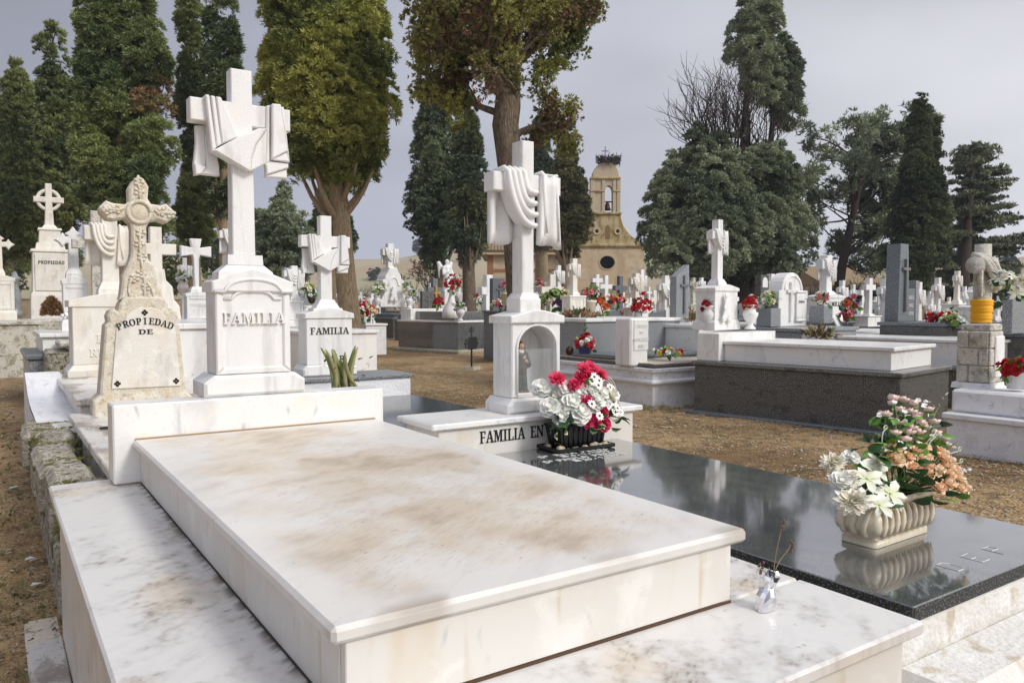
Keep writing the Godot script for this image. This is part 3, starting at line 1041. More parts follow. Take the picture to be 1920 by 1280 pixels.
func frame(y: Vector3, roll: float, s: float) -> Basis:
	var x := y.cross(Vector3(0.23, 0.11, 0.97)).normalized()
	return Basis(x, y, x.cross(y)).rotated(y, roll).scaled(Vector3.ONE * s)

func rdir() -> Vector3:
	return Vector3(rng.randfn(), rng.randfn(), rng.randfn()).normalized()

# Clumps of sprays over a list of lobes [base centre, height, radius, kind]; kind 0 flame-shaped, 1 rounded.
func crown(parent: Node, lobes: Array, cl: float, density: float, palette: Array, gap := -0.55, upward := 0.55, per := 30, flat := 1.0) -> void:
	var nz := FastNoiseLite.new()
	nz.seed = rng.randi() % 1000
	nz.frequency = 0.55 / (cl * 3.0)
	nz.fractal_octaves = 3
	var places := []
	var cols := []
	for lb in lobes:
		var base: Vector3 = lb[0]
		var hh: float = lb[1]
		var rx: float = lb[2]
		var rad := func(s: float) -> float:
			if lb[3] == 1:
				return rx * sqrt(maxf(0.0, 1.0 - pow(2.0 * s - 1.0, 2.0)))
			return rx * minf(1.0, pow(s / 0.16 + 0.02, 0.55)) * pow(maxf(0.0, 1.0 - pow(s, 2.1)), 0.72)
		var n := int(TAU * rx * hh * 0.75 / (cl * cl) * density)
		for i in n:
			var s := rng.randf()
			if rng.randf() * rx > rad.call(s) + rx * 0.04:
				continue
			var a := rng.randf() * TAU
			var o := Vector3(cos(a), 0.0, sin(a))
			var p: Vector3 = base + Vector3(0, s * hh, 0)
			var q: Vector3 = p + o * rad.call(s)
			var v := nz.get_noise_3dv(q)
			if v < gap:
				continue
			var deep := 1.0 if i % 4 else rng.randf_range(0.45, 0.8)
			q = p + o * ((rad.call(s) - cl * 0.5) * (0.95 + 0.30 * v) * deep)
			var slope: float = (rad.call(minf(s + 0.03, 1.0)) - rad.call(maxf(s - 0.03, 0.0))) / (0.06 * hh)
			o = (o - Vector3(0, slope, 0)).normalized()
			var mix_v := nz.get_noise_3dv(q * 0.45 + Vector3(30, 0, 0)) * 1.5 + 0.5 + rng.randf_range(-0.22, 0.22)
			var c: Color = palette[0].lerp(palette[1], clampf(mix_v, 0.0, 1.0))
			if palette.size() > 2 and nz.get_noise_3dv(q * 0.3 + Vector3(0, 90, 0)) > 0.22 + (palette[3] if palette.size() > 3 else 0.0):
				c = c.lerp(palette[2], rng.randf_range(0.4, 1.0))
			for k in per:
				var d := (o * 0.75 + Vector3(0, upward, 0) + rdir() * 0.95).normalized()
				var w := d
				w.y *= flat
				var t := (d + Vector3(0, upward * 0.5, 0) + rdir() * 0.35)
				t.y *= flat
				places.append(Transform3D(frame(t.normalized(), rng.randf() * TAU, cl * rng.randf_range(0.30, 0.58)), q + w * cl * rng.randf_range(0.30, 0.85)))
				cols.append(c * rng.randf_range(0.75, 1.25))
	scatter("foliage", M.spray[rng.randi() % 3], places, cols, M.foliage, parent)

# Turns smooth lobes into bundles of upright plumes over a denser heart.
func plumes(lobes: Array, r: float) -> Array:
	var out := []
	for lb in lobes:
		var hh: float = lb[1]
		var rx: float = lb[2]
		out.append([lb[0] + Vector3(0, hh * 0.04, 0), hh * 0.94, maxf(rx - r * 0.9, r * 0.5), lb[3]])
		var n := int(TAU * rx * hh * 0.8 / (r * r * 2.6))
		for i in n:
			var s := rng.randf()
			var rad := rx * sqrt(maxf(0.0, 1.0 - pow(2.0 * s - 1.0, 2.0))) if lb[3] == 1 else rx * minf(1.0, pow(s / 0.16 + 0.02, 0.55)) * pow(maxf(0.0, 1.0 - pow(s, 2.1)), 0.72)
			if rng.randf() * rx > rad + 0.1:
				continue
			var a := rng.randf() * TAU
			var k := rng.randf_range(0.7, 1.15)
			var l := r * 2.6 * k * rng.randf_range(0.8, 1.5)
			out.append([lb[0] + Vector3(cos(a), 0, sin(a)) * maxf(rad - r * 0.75, 0.0) + Vector3(0, s * hh - l * 0.4, 0), l, r * k, 0])
	return out

func branch(st: SurfaceTool, p: Vector3, d: Vector3, l: float, r: float, depth: int, tips: Array, bend := 0.25, up := 0.1, kids := 3) -> void:
	var pts := [p]
	var rs := [r]
	var q := p
	var dd := d
	var seg := 4 if depth > 1 else 3
	for i in seg:
		dd = (dd + rdir() * bend + Vector3(0, up, 0)).normalized()
		q += dd * l / seg
		pts.append(q)
		rs.append(r * (1.0 - 0.55 * (i + 1) / seg))
		if depth > 0 and i >= 1:
			for k in (kids if i == seg - 1 else 1):
				var nd := (dd + rdir() * 0.75).normalized()
				branch(st, q, nd, l * rng.randf_range(0.5, 0.75), r * 0.5, depth - 1, tips, bend, up, kids)
	tube(st, pts, rs, 7 if r > 0.05 else 4)
	if depth == 0:
		tips.append(q)

func trunk(st: SurfaceTool, pts: Array, rs: Array) -> void:
	var fine := []
	var fr := []
	for i in pts.size() - 1:
		for k in 5:
			var t := k / 5.0
			fine.append(pts[i].lerp(pts[i + 1], t) + Vector3(rng.randfn(), 0, rng.randfn()) * rs[i] * 0.03)
			fr.append(lerpf(rs[i], rs[i + 1], smoothstep(0, 1, t)))
	fine.append(pts[-1])
	fr.append(rs[-1])
	tube(st, fine, fr, 14, 1.0, Vector3(0, 0.05, 1))

func cypress(label: String, base: Vector3, y0: float, y1: float, rx: float, tr: float, palette: Array, cl: float, lobes := [], lean := Vector3.ZERO, gap := -0.5, group := "cypresses between the graves", pale := true) -> Node3D:
	var t := thing("cypress_tree", label, "tree", base, 0.0, group)
	var st := S(true)
	var b0 := y0 - base.y
	var hh := y1 - y0
	trunk(st, [Vector3(0, -0.3, 0), Vector3(0, 0.3, 0) + lean * 0.1, Vector3(0, b0, 0) + lean * 0.6, Vector3(0, b0 + hh * 0.25, 0) + lean], [tr * 1.35, tr * 1.05, tr * 0.82, tr * 0.6])
	for k in 7:
		var a := rng.randf() * TAU
		var o := Vector3(cos(a), 0, sin(a))
		var p := Vector3(0, b0 - rng.randf_range(0.1, 0.9) * minf(1.0, b0 * 0.4), 0) + lean * 0.55
		var rl := rx * (1.0 if lobes.is_empty() or lean != Vector3.ZERO else 0.45)
		tube(st, bez(p, p + o * rl * 0.25 + Vector3(0, 0.3, 0), p + o * rl * 0.5 + Vector3(0, 0.8, 0), p + o * rl * 0.6 + Vector3(0, 1.8, 0), 6), [tr * 0.34, tr * 0.3, tr * 0.26, tr * 0.22, tr * 0.18, tr * 0.12, tr * 0.08], 6)
	obj("trunk", st, M.bark_pale if pale else M.bark, t)
	var ls := lobes
	if ls.is_empty():
		ls = [[Vector3(0, b0, 0) + lean, hh, rx, 0]]
	if rx > 0.8 or not lobes.is_empty():
		crown(t, plumes(ls, cl * 1.55), cl * 0.8, 0.62, palette, gap, 0.7, 20)
	else:
		crown(t, ls, cl, 1.0, palette, gap)
	return t

func make_trees() -> void:
	M.spray = [tuft(14, 1.0, 0.24, 0.9, 1), tuft(14, 1.0, 0.22, 1.05, 2), tuft(14, 1.05, 0.23, 0.8, 3)]
	var deep := [Color(0.085, 0.118, 0.045), Color(0.245, 0.280, 0.095), Color(0.19, 0.14, 0.065), 0.24]
	var olive := [Color(0.135, 0.165, 0.040), Color(0.42, 0.43, 0.105), Color(0.28, 0.18, 0.07), 0.22]
	var rust := [Color(0.092, 0.130, 0.045), Color(0.255, 0.300, 0.098), Color(0.27, 0.155, 0.075), 0.13]
	var blue := [Color(0.085, 0.115, 0.066), Color(0.200, 0.240, 0.125)]
	var grey := [Color(0.125, 0.158, 0.094), Color(0.360, 0.400, 0.255), Color(0.28, 0.25, 0.16), 0.55]
	# left group
	cypress("dark cypress cut off by the left edge", Vector3(0.241, 0.520, -31.127), 3.1911, 7.9957, 0.8175, 0.22, deep, 0.30)
	var o := cypress("pointed cypress with bare dead twigs at its tip", Vector3(1.749, 0.486, -30.118), 3.7194, 10.1172, 1.1018, 0.25, deep, 0.32, [[Vector3(0.2, 3.0, 0), 6.5737, 1.0308, 0], [Vector3(-0.85, 2.7, 0.5), 5.4945, 0.8175, 0]], Vector3.ZERO, -0.5)
	var st := S()
	for k in 5:
		branch(st, Vector3(0.2, 9.5077, 0), Vector3(rng.randf_range(-0.25, 0.35), 1, rng.randf_range(-0.3, 0.3)).normalized(), 0.5, 0.02, 1, [], 0.2, 0.1, 2)
	obj("dead_twigs", st, M.twig, o)
	cypress("broad tall cypress with reddish brown patches, left of the big draped cross", Vector3(3.084, 0.349, -23.207), 3.8795, 12.7656, 1.4354, 0.30, rust, 0.30, [[Vector3(-0.35, 3.3, 0), 9.0278, 0.9187, 0], [Vector3(0.5, 3.1, 0.3), 7.4363, 0.7608, 0]])
	cypress("slender cypress with a forked pale trunk behind the thin white cross", Vector3(5.900, 0.300, -28.542), 4.2573, 12.9666, 0.7013, 0.24, deep, 0.31, [[Vector3(0, 3.9, 0), 8.7093, 0.4798, 0], [Vector3(0.1, 3.7, 0.3), 2.0, 0.7013, 1]])
	cypress("dark cypress directly behind the arm of the big draped cross", Vector3(6.344, 0.300, -25.838), 4.2293, 13.5936, 0.6835, 0.27, deep, 0.32)
	cypress("massive olive green cypress with a pale trunk dividing into limbs", Vector3(6.166, 0.300, -14.886), 3.9536, 10.3075, 1.5120, 0.21, olive, 0.235, [[Vector3(-0.62, 4.1, 0), 6.3539, 1.2096, 0], [Vector3(-0.05, 3.85, 0.25), 4.1387, 0.7992, 1], [Vector3(-1.2, 4.0, 0.3), 4.6, 0.7560, 1], [Vector3(-0.75, 3.85, 0.5), 3.2, 0.7560, 1]], Vector3(-0.62, 0, 0.0), -0.6)
	cypress("small round cypress seen behind the massive pale trunk", Vector3(13.835, 0.300, -36.467), 4.1830, 7.6436, 1.1948, 0.24, deep, 0.40)
	cypress("light green spreading conifer in the gap beside the big cross", Vector3(9.439, 0.300, -29.783), 2.6213, 6.5727, 0.9843, 0.2, grey, 0.36, [[Vector3(0.0, 0.6, 0), 4.3609, 0.9023, 0], [Vector3(-0.1, 2.0, 0.4), 2.0, 1.3534, 1]])
	# the dark spreading conifers far behind the trunks on the left
	for q in [[Vector3(8.687, 0.300, -51.947), "dark spreading conifer low behind the left trunks", 3.0], [Vector3(12.772, 0.300, -46.806), "dark spreading conifer behind the thin white cross", 2.8], [Vector3(0.958, 0.520, -52.308), "dark bushy conifer behind the left headstones", 3.6]]:
		var t := thing("spreading_conifer", q[3 - 2], "tree", q[0], 0.0, "dark conifers behind the left rows")
		st = S(true)
		trunk(st, [Vector3(0, -0.3, 0), Vector3(0, 2.0, 0), Vector3(0.2, 5.5, 0)], [0.3, 0.24, 0.1])
		obj("trunk", st, M.bark, t)
		crown(t, [[Vector3(0, 2.2, 0), 4.4, q[2], 1]], 0.5, 0.8, deep, -0.1, 0.2)
	# centre: the old cypress with an open crown
	var t := thing("old_cypress", "old cypress with a thick ridged trunk and a thin ragged crown behind the swag cross", "tree", Vector3(7.702, 0.300, -11.090), 0.0, "")
	st = S(true)
	var y1 := 4.3058
	var y2 := 5.9185
	trunk(st, [Vector3(0.05, -0.3, 0), Vector3(0, 0.2, 0), Vector3(-0.22, y1 * 0.55, 0), Vector3(-0.39, y1, 0), Vector3(-0.30, y2, 0), Vector3(-0.2, y2 + 2.6, 0)], [0.30, 0.24, 0.205, 0.225, 0.17, 0.08])
	var tips := []
	for q in [[-0.5, 0.75, 1.5, -0.15], [0.55, 0.9, 1.9, -0.05], [0.55, 0.25, 0.9, -0.25], [-0.75, 0.15, 1.5, 0.1], [-0.7, 0.3, 1.7, 0.4], [-0.8, 0.75, 1.8, 0.35], [0.6, 0.9, 1.8, 0.5], [-0.4, 1.0, 1.8, 0.7], [0.2, 1.0, 1.8, 0.6], [0.85, 0.6, 1.6, 0.9], [-0.9, 0.5, 1.7, 1.1], [0.7, 0.8, 1.6, 1.5], [-0.6, 0.8, 1.6, 1.7], [0.1, 1.0, 1.4, 2.2], [0.9, 0.5, 1.4, 2.0], [-0.9, 0.4, 1.4, 2.3], [-0.1, 0.7, 1.3, 1.4]]:
		branch(st, Vector3(-0.36, y1 + q[3], 0), Vector3(q[0] * 0.8, q[1] * 1.2, rng.randf_range(-0.6, 0.6)).normalized(), q[2] * 0.62, 0.075, 2, tips, 0.28, 0.06, 3)
	obj("trunk", st, M.bark, t)
	var places := []
	var cols := []
	for p in tips:
		var dead := rng.randf() < 0.2
		var c: Color = Color(0.13, 0.135, 0.035).lerp(Color(0.36, 0.34, 0.09), rng.randf())
		if dead:
			c = Color(0.18, 0.10, 0.05)
		for k in 46:
			var d := (rdir() + Vector3(0, 0.1, 0)).normalized()
			places.append(Transform3D(frame((d + Vector3(0, 0.2, 0)).normalized(), rng.randf() * TAU, 0.078 * rng.randf_range(0.6, 1.2)), p + d * 0.22 * rng.randf()))
			cols.append(c * rng.randf_range(0.7, 1.3))
	scatter("foliage", M.spray[0], places, cols, M.foliage, t)
	var ragged := []
	for q in [[-1.00, 4.55, 2.7, 0.55, -0.67], [-1.25, 5.3, 2.2, 0.5, -0.84], [-0.62, 5.0, 2.6, 0.5, -0.1], [0.25, 5.0, 2.5, 0.5, 0.20], [0.62, 5.6, 2.2, 0.5, 0.42], [-0.4, 6.3, 2.0, 0.8, 0.1]]:
		ragged.append([Vector3(q[0], q[1], q[4]), q[2], q[3], 1])
	crown(t, plumes(ragged, 0.28), 0.14, 0.5, olive, 0.02, 0.2, 16)
	cypress("tall blue green cypress, left one of the pair in the centre", Vector3(15.993, 0.300, -29.005), 3.5076, 10.4860, 1.2632, 0.28, blue, 0.33, [], Vector3(-0.45, 0, 0), -0.5, "cypresses between the graves", false)
	cypress("cypress with a bare lower trunk, right one of the pair in the centre", Vector3(14.813, 0.300, -24.982), 3.3747, 8.5404, 0.8325, 0.27, [blue[0], Color(0.18, 0.20, 0.085)], 0.30, [], Vector3(0.0, 0, 0), -0.5, "cypresses between the graves", false)
	cypress("small cypress behind the right arm of the swag cross", Vector3(25.928, 0.300, -35.592), 5.1867, 11.2498, 1.3233, 0.42, blue, 0.42, [], Vector3(-0.2, 0, 0))
	cypress("pointed cypress standing just left of the bell gable", Vector3(25.186, 0.300, -32.478), 3.7754, 10.7287, 1.2891, 0.30, [Color(0.08, 0.085, 0.035), Color(0.20, 0.185, 0.075), Color(0.20, 0.14, 0.07), 0.1], 0.38)
	# right: the broad many-stemmed cypress with bare branches
	t = thing("broad_cypress", "broad bushy grey green cypress with bare branches at its top", "tree", Vector3(24.737, 0.300, -20.745), 0.0, "")
	st = S(true)
	trunk(st, [Vector3(0, -0.3, 0), Vector3(0, 3, 0), Vector3(0.2, 8.0, 0), Vector3(0.35, 11.0, 0)], [0.45, 0.36, 0.16, 0.06])
	trunk(st, [Vector3(0.1, 0, 0), Vector3(1.2, 4, 0), Vector3(1.75, 7.5, 0), Vector3(2.0, 10.0, 0)], [0.3, 0.22, 0.12, 0.05])
	for k in 60:
		var a := rng.randf_range(-1.2, 0.9)
		var p := Vector3(rng.randf_range(-1.2, 1.2) + sin(a) * 1.2, rng.randf_range(6.0, 7.4), rng.randf_range(-0.6, 0.6))
		branch(st, p, Vector3(sin(a), 0.95, rng.randf_range(-0.35, 0.35)).normalized(), rng.randf_range(1.3, 2.1), 0.036, 2, [], 0.14, 0.12, 2)
	for k in 24:
		var a := rng.randf_range(-0.5, 1.2)
		branch(st, Vector3(-3.4 + rng.randf() * 0.4, a * 1.6 + 3.4, rng.randf_range(-0.5, 1.0)), Vector3(-1, rng.randf_range(-0.4, 0.5), 0).normalized(), rng.randf_range(0.6, 1.0), 0.022, 1, [], 0.3, 0.1, 2)
	obj("trunk", st, M.twig, t)
	var spires := [[Vector3(-0.3, 2.0, -0.6), 5.8, 2.9, 1]]
	for k in 74:
		var a := rng.randf() * TAU
		var rr := sqrt(rng.randf())
		var e := Vector3(cos(a) * rr * 3.9 - 0.8, 0, sin(a) * rr * 1.7)
		var lift := sqrt(maxf(0.0, 1.0 - rr * rr * 0.85))
		var y := 1.5 + rng.randf() * 4.6 * lift + 0.7 * rr
		spires.append([e + Vector3(0.1, y, 0.3), rng.randf_range(1.9, 3.0), rng.randf_range(0.55, 0.95), 0])
	crown(t, spires, 0.30, 0.62, grey, -0.35, 0.7)
	crown(t, [[Vector3(0.55, 10.6758, 0), 3.2696, 1.05, 0], [Vector3(0.15, 10.4704, 0.3), 2.4, 0.75, 0], [Vector3(0.95, 10.3676, 0.2), 2.6, 0.8, 0], [Vector3(0.6, 11.7008, 0.3), 2.2, 0.95, 0], [Vector3(2.45, 9.3383, 0), 2.8738, 0.75, 0], [Vector3(2.1, 8.7191, 0.2), 2.0, 0.6, 0], [Vector3(3.0, 10.2648, 0), 1.7, 0.5, 0], [Vector3(1.2, 9.2352, 0.2), 2.6, 0.7, 0], [Vector3(0.5, 9.4414, 0.2), 2.0, 0.55, 0], [Vector3(1.8, 9.3383, 0.3), 2.2, 0.6, 0], [Vector3(2.6, 8.5124, 0.2), 2.0, 0.7, 0]], 0.30, 0.85, grey, -0.30, 0.7)
	t = thing("leaning_cypress", "sparse wind-blown cypress leaning right between the broad one and the dark cone", "tree", Vector3(30.515, 0.300, -20.488), 0.0, "")
	st = S(true)
	trunk(st, [Vector3(0, -0.3, 0), Vector3(0.6, 2.8, 0), Vector3(1.7, 6.2, 0), Vector3(2.7, 9.3, 0)], [0.26, 0.2, 0.13, 0.05])
	tips = []
	for k in 52:
		var s := rng.randf_range(0.15, 1.0)
		branch(st, Vector3(0.2 + s * 2.3, 1.7 + s * 7.0, 0), Vector3(1.0 if k % 4 else -0.7, rng.randf_range(-0.35, 0.9), rng.randf_range(-0.8, 0.8)).normalized(), rng.randf_range(1.0, 1.9), 0.05, 1, tips, 0.2, 0.05, 3)
	obj("trunk", st, M.twig, t)
	places = []
	cols = []
	for p in tips:
		var c: Color = grey[0].lerp(grey[1], rng.randf())
		for k in 26:
			var d := (rdir() + Vector3(0.3, 0.3, 0)).normalized()
			places.append(Transform3D(frame((d + Vector3(0.2, 0.5, 0)).normalized(), rng.randf() * TAU, 0.24 * rng.randf_range(0.6, 1.1)), p + d * 0.42 * rng.randf()))
			cols.append(c * rng.randf_range(0.7, 1.3))
	scatter("foliage", M.spray[1], places, cols, M.foliage, t)
	cypress("dense dark cone-shaped cypress with two tips behind the grey granite stele", Vector3(31.558, 0.300, -17.382), 3.1241, 10.3230, 1.2686, 0.3, [Color(0.060, 0.082, 0.042), Color(0.150, 0.178, 0.080)], 0.33, [[Vector3(0.0, 2.2, 0), 5.5028, 1.3561, 0], [Vector3(0.45, 2.4, 0), 6.9953, 1.0062, 0], [Vector3(-0.45, 2.4, 0.2), 6.5691, 0.8749, 0]], Vector3.ZERO, -0.9)
	# cedar on the right edge with layered boughs
	t = thing("cedar_tree", "spreading cedar with layered boughs at the right edge", "tree", Vector3(39.291, 0.300, -19.426), 0.0, "")
	st = S(true)
	trunk(st, [Vector3(0, -0.3, 0), Vector3(0.1, 3, 0), Vector3(0.5, 6, 0), Vector3(0.9, 8.8719, 0)], [0.4, 0.32, 0.2, 0.06])
	places = []
	cols = []
	for k in 46:
		var s := k / 45.0
		var p := Vector3(0.1 + s * 0.75, 2.1 + s * (6.5719), 0)
		var right := rng.randf() < 0.72
		var d := Vector3(1.0 if right else -0.9, 0.12 + 0.25 * s, rng.randf_range(-0.9, 0.9)).normalized()
		var reach := (3.7 if right else 1.6) * (1.0 - 0.75 * s * s) * rng.randf_range(0.6, 1.05)
		var e := p + d * reach + Vector3(0, 0.1, 0)
		tube(st, bez(p, p + d * reach * 0.4 + Vector3(0, 0.25, 0), e - Vector3(0.3, 0, 0), e, 6), [0.07, 0.06, 0.05, 0.04, 0.03, 0.02, 0.01], 5)
		for q in int(11 * reach):
			var u := sqrt(rng.randf_range(0.06, 1.0))
			var c := p.lerp(e, u) + Vector3(rng.randfn() * 0.32, rng.randfn() * 0.07 + 0.12, rng.randfn() * 0.4)
			var col: Color = Color(0.08, 0.10, 0.06).lerp(Color(0.23, 0.25, 0.14), rng.randf())
			for m in 12:
				var v := Vector3(rng.randfn() * 0.5 + 0.3 * d.x, rng.randf_range(0.05, 0.5), rng.randfn() * 0.5).normalized()
				places.append(Transform3D(frame(v, rng.randf() * TAU, 0.22 * rng.randf_range(0.6, 1.1)), c + Vector3(rng.randfn() * 0.16, 0, rng.randfn() * 0.14)))
				cols.append(col * rng.randf_range(0.75, 1.25))
	obj("trunk", st, M.twig, t)
	scatter("foliage", M.spray[0], places, cols, M.foliage, t)
	# bare winter trees
	for q in [[Vector3(18.612, 0.300, -35.676), 3.6, "bare winter tree with dead brown leaves left of the cypress pair", 1.0], [Vector3(47.852, 0.300, -30.542), 3.4, "bare grey tree behind the white crosses on the right", 1.0], [Vector3(47.433, 0.300, -28.416), 3.0, "second bare grey tree beside the dark cone cypress", 1.0], [Vector3(36.751, 0.300, -59.635), 3.0, "bare round-headed tree in front of the tiled church wing", 1.0], [Vector3(22.460, 0.300, -57.168), 3.8, "dense leafless bush right of the white monument in the middle", 1.3], [Vector3(51.065, 0.300, -35.612), 3.0, "bare bush under the broad cypress", 1.0]]:
		var b := thing("bare_tree", q[2], "tree", q[0], 0.0, "")
		st = S()
		tips = []
		for k in 4:
			branch(st, Vector3(rng.randfn() * 0.1, 0, rng.randfn() * 0.1), Vector3(rng.randfn() * 0.35, 1, rng.randfn() * 0.35).normalized(), q[1] * 0.45, 0.07, 3, tips, 0.22, 0.05, 3)
		obj("branches", st, M.twig, b)
		if q[1] == 3.6:
			places = []
			cols = []
			for p in tips:
				if rng.randf() < 0.5:
					places.append(Transform3D(frame(rdir(), 0, 0.16), p))
					cols.append(Color(0.20, 0.11, 0.06))
			scatter("dead_leaves", M.spray[1], places, cols, M.foliage, b)
	# olive trees on the far slope
	var proto: Node3D = null
	for k in 20:
		var px := rng.randf_range(0.0, 1.0)
		var a := lerpf(0.22, 0.64, px) if k < 15 else rng.randf_range(0.95, 1.2)
		var rr := rng.randf_range(170.0, 268.0)
		if k % 2 == 0:
			rr = 262.0
		var e := (76.0 + 34.0 * exp(-pow((960.0 + tan(a - 0.59) * 1463.0 - 1000.0) / 230.0, 2.0))) / 1463.0
		var p := Vector3(sin(a) * rr, 0.2 + (e * 270.0 + 1.3) * smoothstep(100.0, 270.0, rr) - 0.8, -cos(a) * rr)
		if proto == null:
			proto = thing("olive_tree", "round grey green olive tree dotted on the far slope", "tree", p, 0.0, "olive trees on the far slope")
			st = S(true)
			trunk(st, [Vector3(0, -1, 0), Vector3(0, 1.5, 0), Vector3(0.1, 3.0, 0)], [0.3, 0.25, 0.1])
			obj("trunk", st, M.twig, proto)
			crown(proto, [[Vector3(0, 0.8, 0), 4.2, 2.4, 1]], 0.7, 0.9, [Color(0.05, 0.06, 0.035), Color(0.11, 0.125, 0.075)], -0.4)
		else:
			var o2: Node3D = proto.duplicate()
			o2.name = numbered(self, "olive_tree")
			add_child(o2, true)
			o2.position = p
			o2.rotation.y = rng.randf() * TAU
			o2.scale = Vector3.ONE * rng.randf_range(0.6, 1.25)

# ---- draped cloth carved on a cross. a = half length of the arm, arm top at y = 0, front at z = 0, t = thickness of the arm
func swag(parent: Node, a: float, t: float, at: Vector3, material: Material, n := 8) -> void:
	var st := S(true)
	# folds falling from the left arm across the shaft
	for k in 4:
		var x0 := -0.70 * a + 0.15 * a * k
		var dy := (1.30 - 0.27 * k) * a
		var p0 := Vector3(x0, 0.03 * a, -t)
		var p1 := Vector3(x0, 0.07 * a, 0.03 * a)
		var run := bez(Vector3(x0 + 0.01, 0.0, 0.09 * a), Vector3(x0 + 0.10 * a, -dy * 0.62, 0.16 * a), Vector3(-0.30 * a, -dy * 1.02, 0.20 * a), Vector3((0.13 + 0.03 * (k % 2)) * a, -dy * 0.99 + 0.04 * a, 0.13 * a), n + 2)
		var pts := [p0, p1]
		pts.append_array(run)
		var rs := []
		for i in pts.size():
			rs.append(a * (0.085 + 0.035 * sin(PI * i / pts.size())))
		tube(st, pts, rs, 10, 0.75)
	var back := PackedVector2Array()
	for p in bez(Vector3(-0.74 * a, 0, 0), Vector3(-0.62 * a, -0.8 * a, 0), Vector3(-0.3 * a, -1.32 * a, 0), Vector3(0.13 * a, -1.29 * a, 0), 9):
		back.append(Vector2(p.x, p.y))
	for p in bez(Vector3(0.13 * a, -0.50 * a, 0), Vector3(-0.05 * a, -0.48 * a, 0), Vector3(-0.22 * a, -0.2 * a, 0), Vector3(-0.25 * a, 0.02, 0), 7):
		back.append(Vector2(p.x, p.y))
	var s2 := S()
	prism(s2, back, -t * 0.6, 0.11 * a, 0.02 * a)
	st.append_from(s2.commit(), 0, Transform3D.IDENTITY)
	# the left end hanging behind the arm
	curtain(st, -0.90 * a, -0.22 * a, 0.0, -1.68 * a, -t * 0.75, 0.085 * a, 1.6, 0.13 * a, 0.10 * a, 18, 6, 0.12 * a)
	# the right end hanging in front
	curtain(st, 0.36 * a, 0.88 * a, 0.03 * a, -1.72 * a, 0.07 * a, 0.075 * a, 1.7, 0.16 * a, -0.08 * a, 18, 6, 0.26 * a)
	tube(st, [Vector3(0.40 * a, 0.035 * a, -t), Vector3(0.40 * a, 0.07 * a, 0.02 * a), Vector3(0.40 * a, 0.0, 0.10 * a), Vector3(0.42 * a, -0.9 * a, 0.13 * a), Vector3(0.50 * a, -1.4 * a, 0.06 * a)], [0.055 * a], 8)
	tube(st, [Vector3(0.84 * a, 0.03 * a, -t), Vector3(0.84 * a, 0.05 * a, 0.02 * a), Vector3(0.85 * a, -0.9 * a, 0.10 * a), Vector3(0.88 * a, -1.6 * a, 0.06 * a)], [0.04 * a], 8)
	bx(st, Vector3(0.36 * a, 0.0, -t - 0.02 * a), Vector3(0.88 * a, 0.05 * a, 0.08 * a), 0.02 * a)
	bx(st, Vector3(-0.78 * a, 0.0, -t - 0.02 * a), Vector3(-0.2 * a, 0.045 * a, 0.06 * a), 0.02 * a)
	var o := obj("drapery", st, material, parent)
	o.position = at

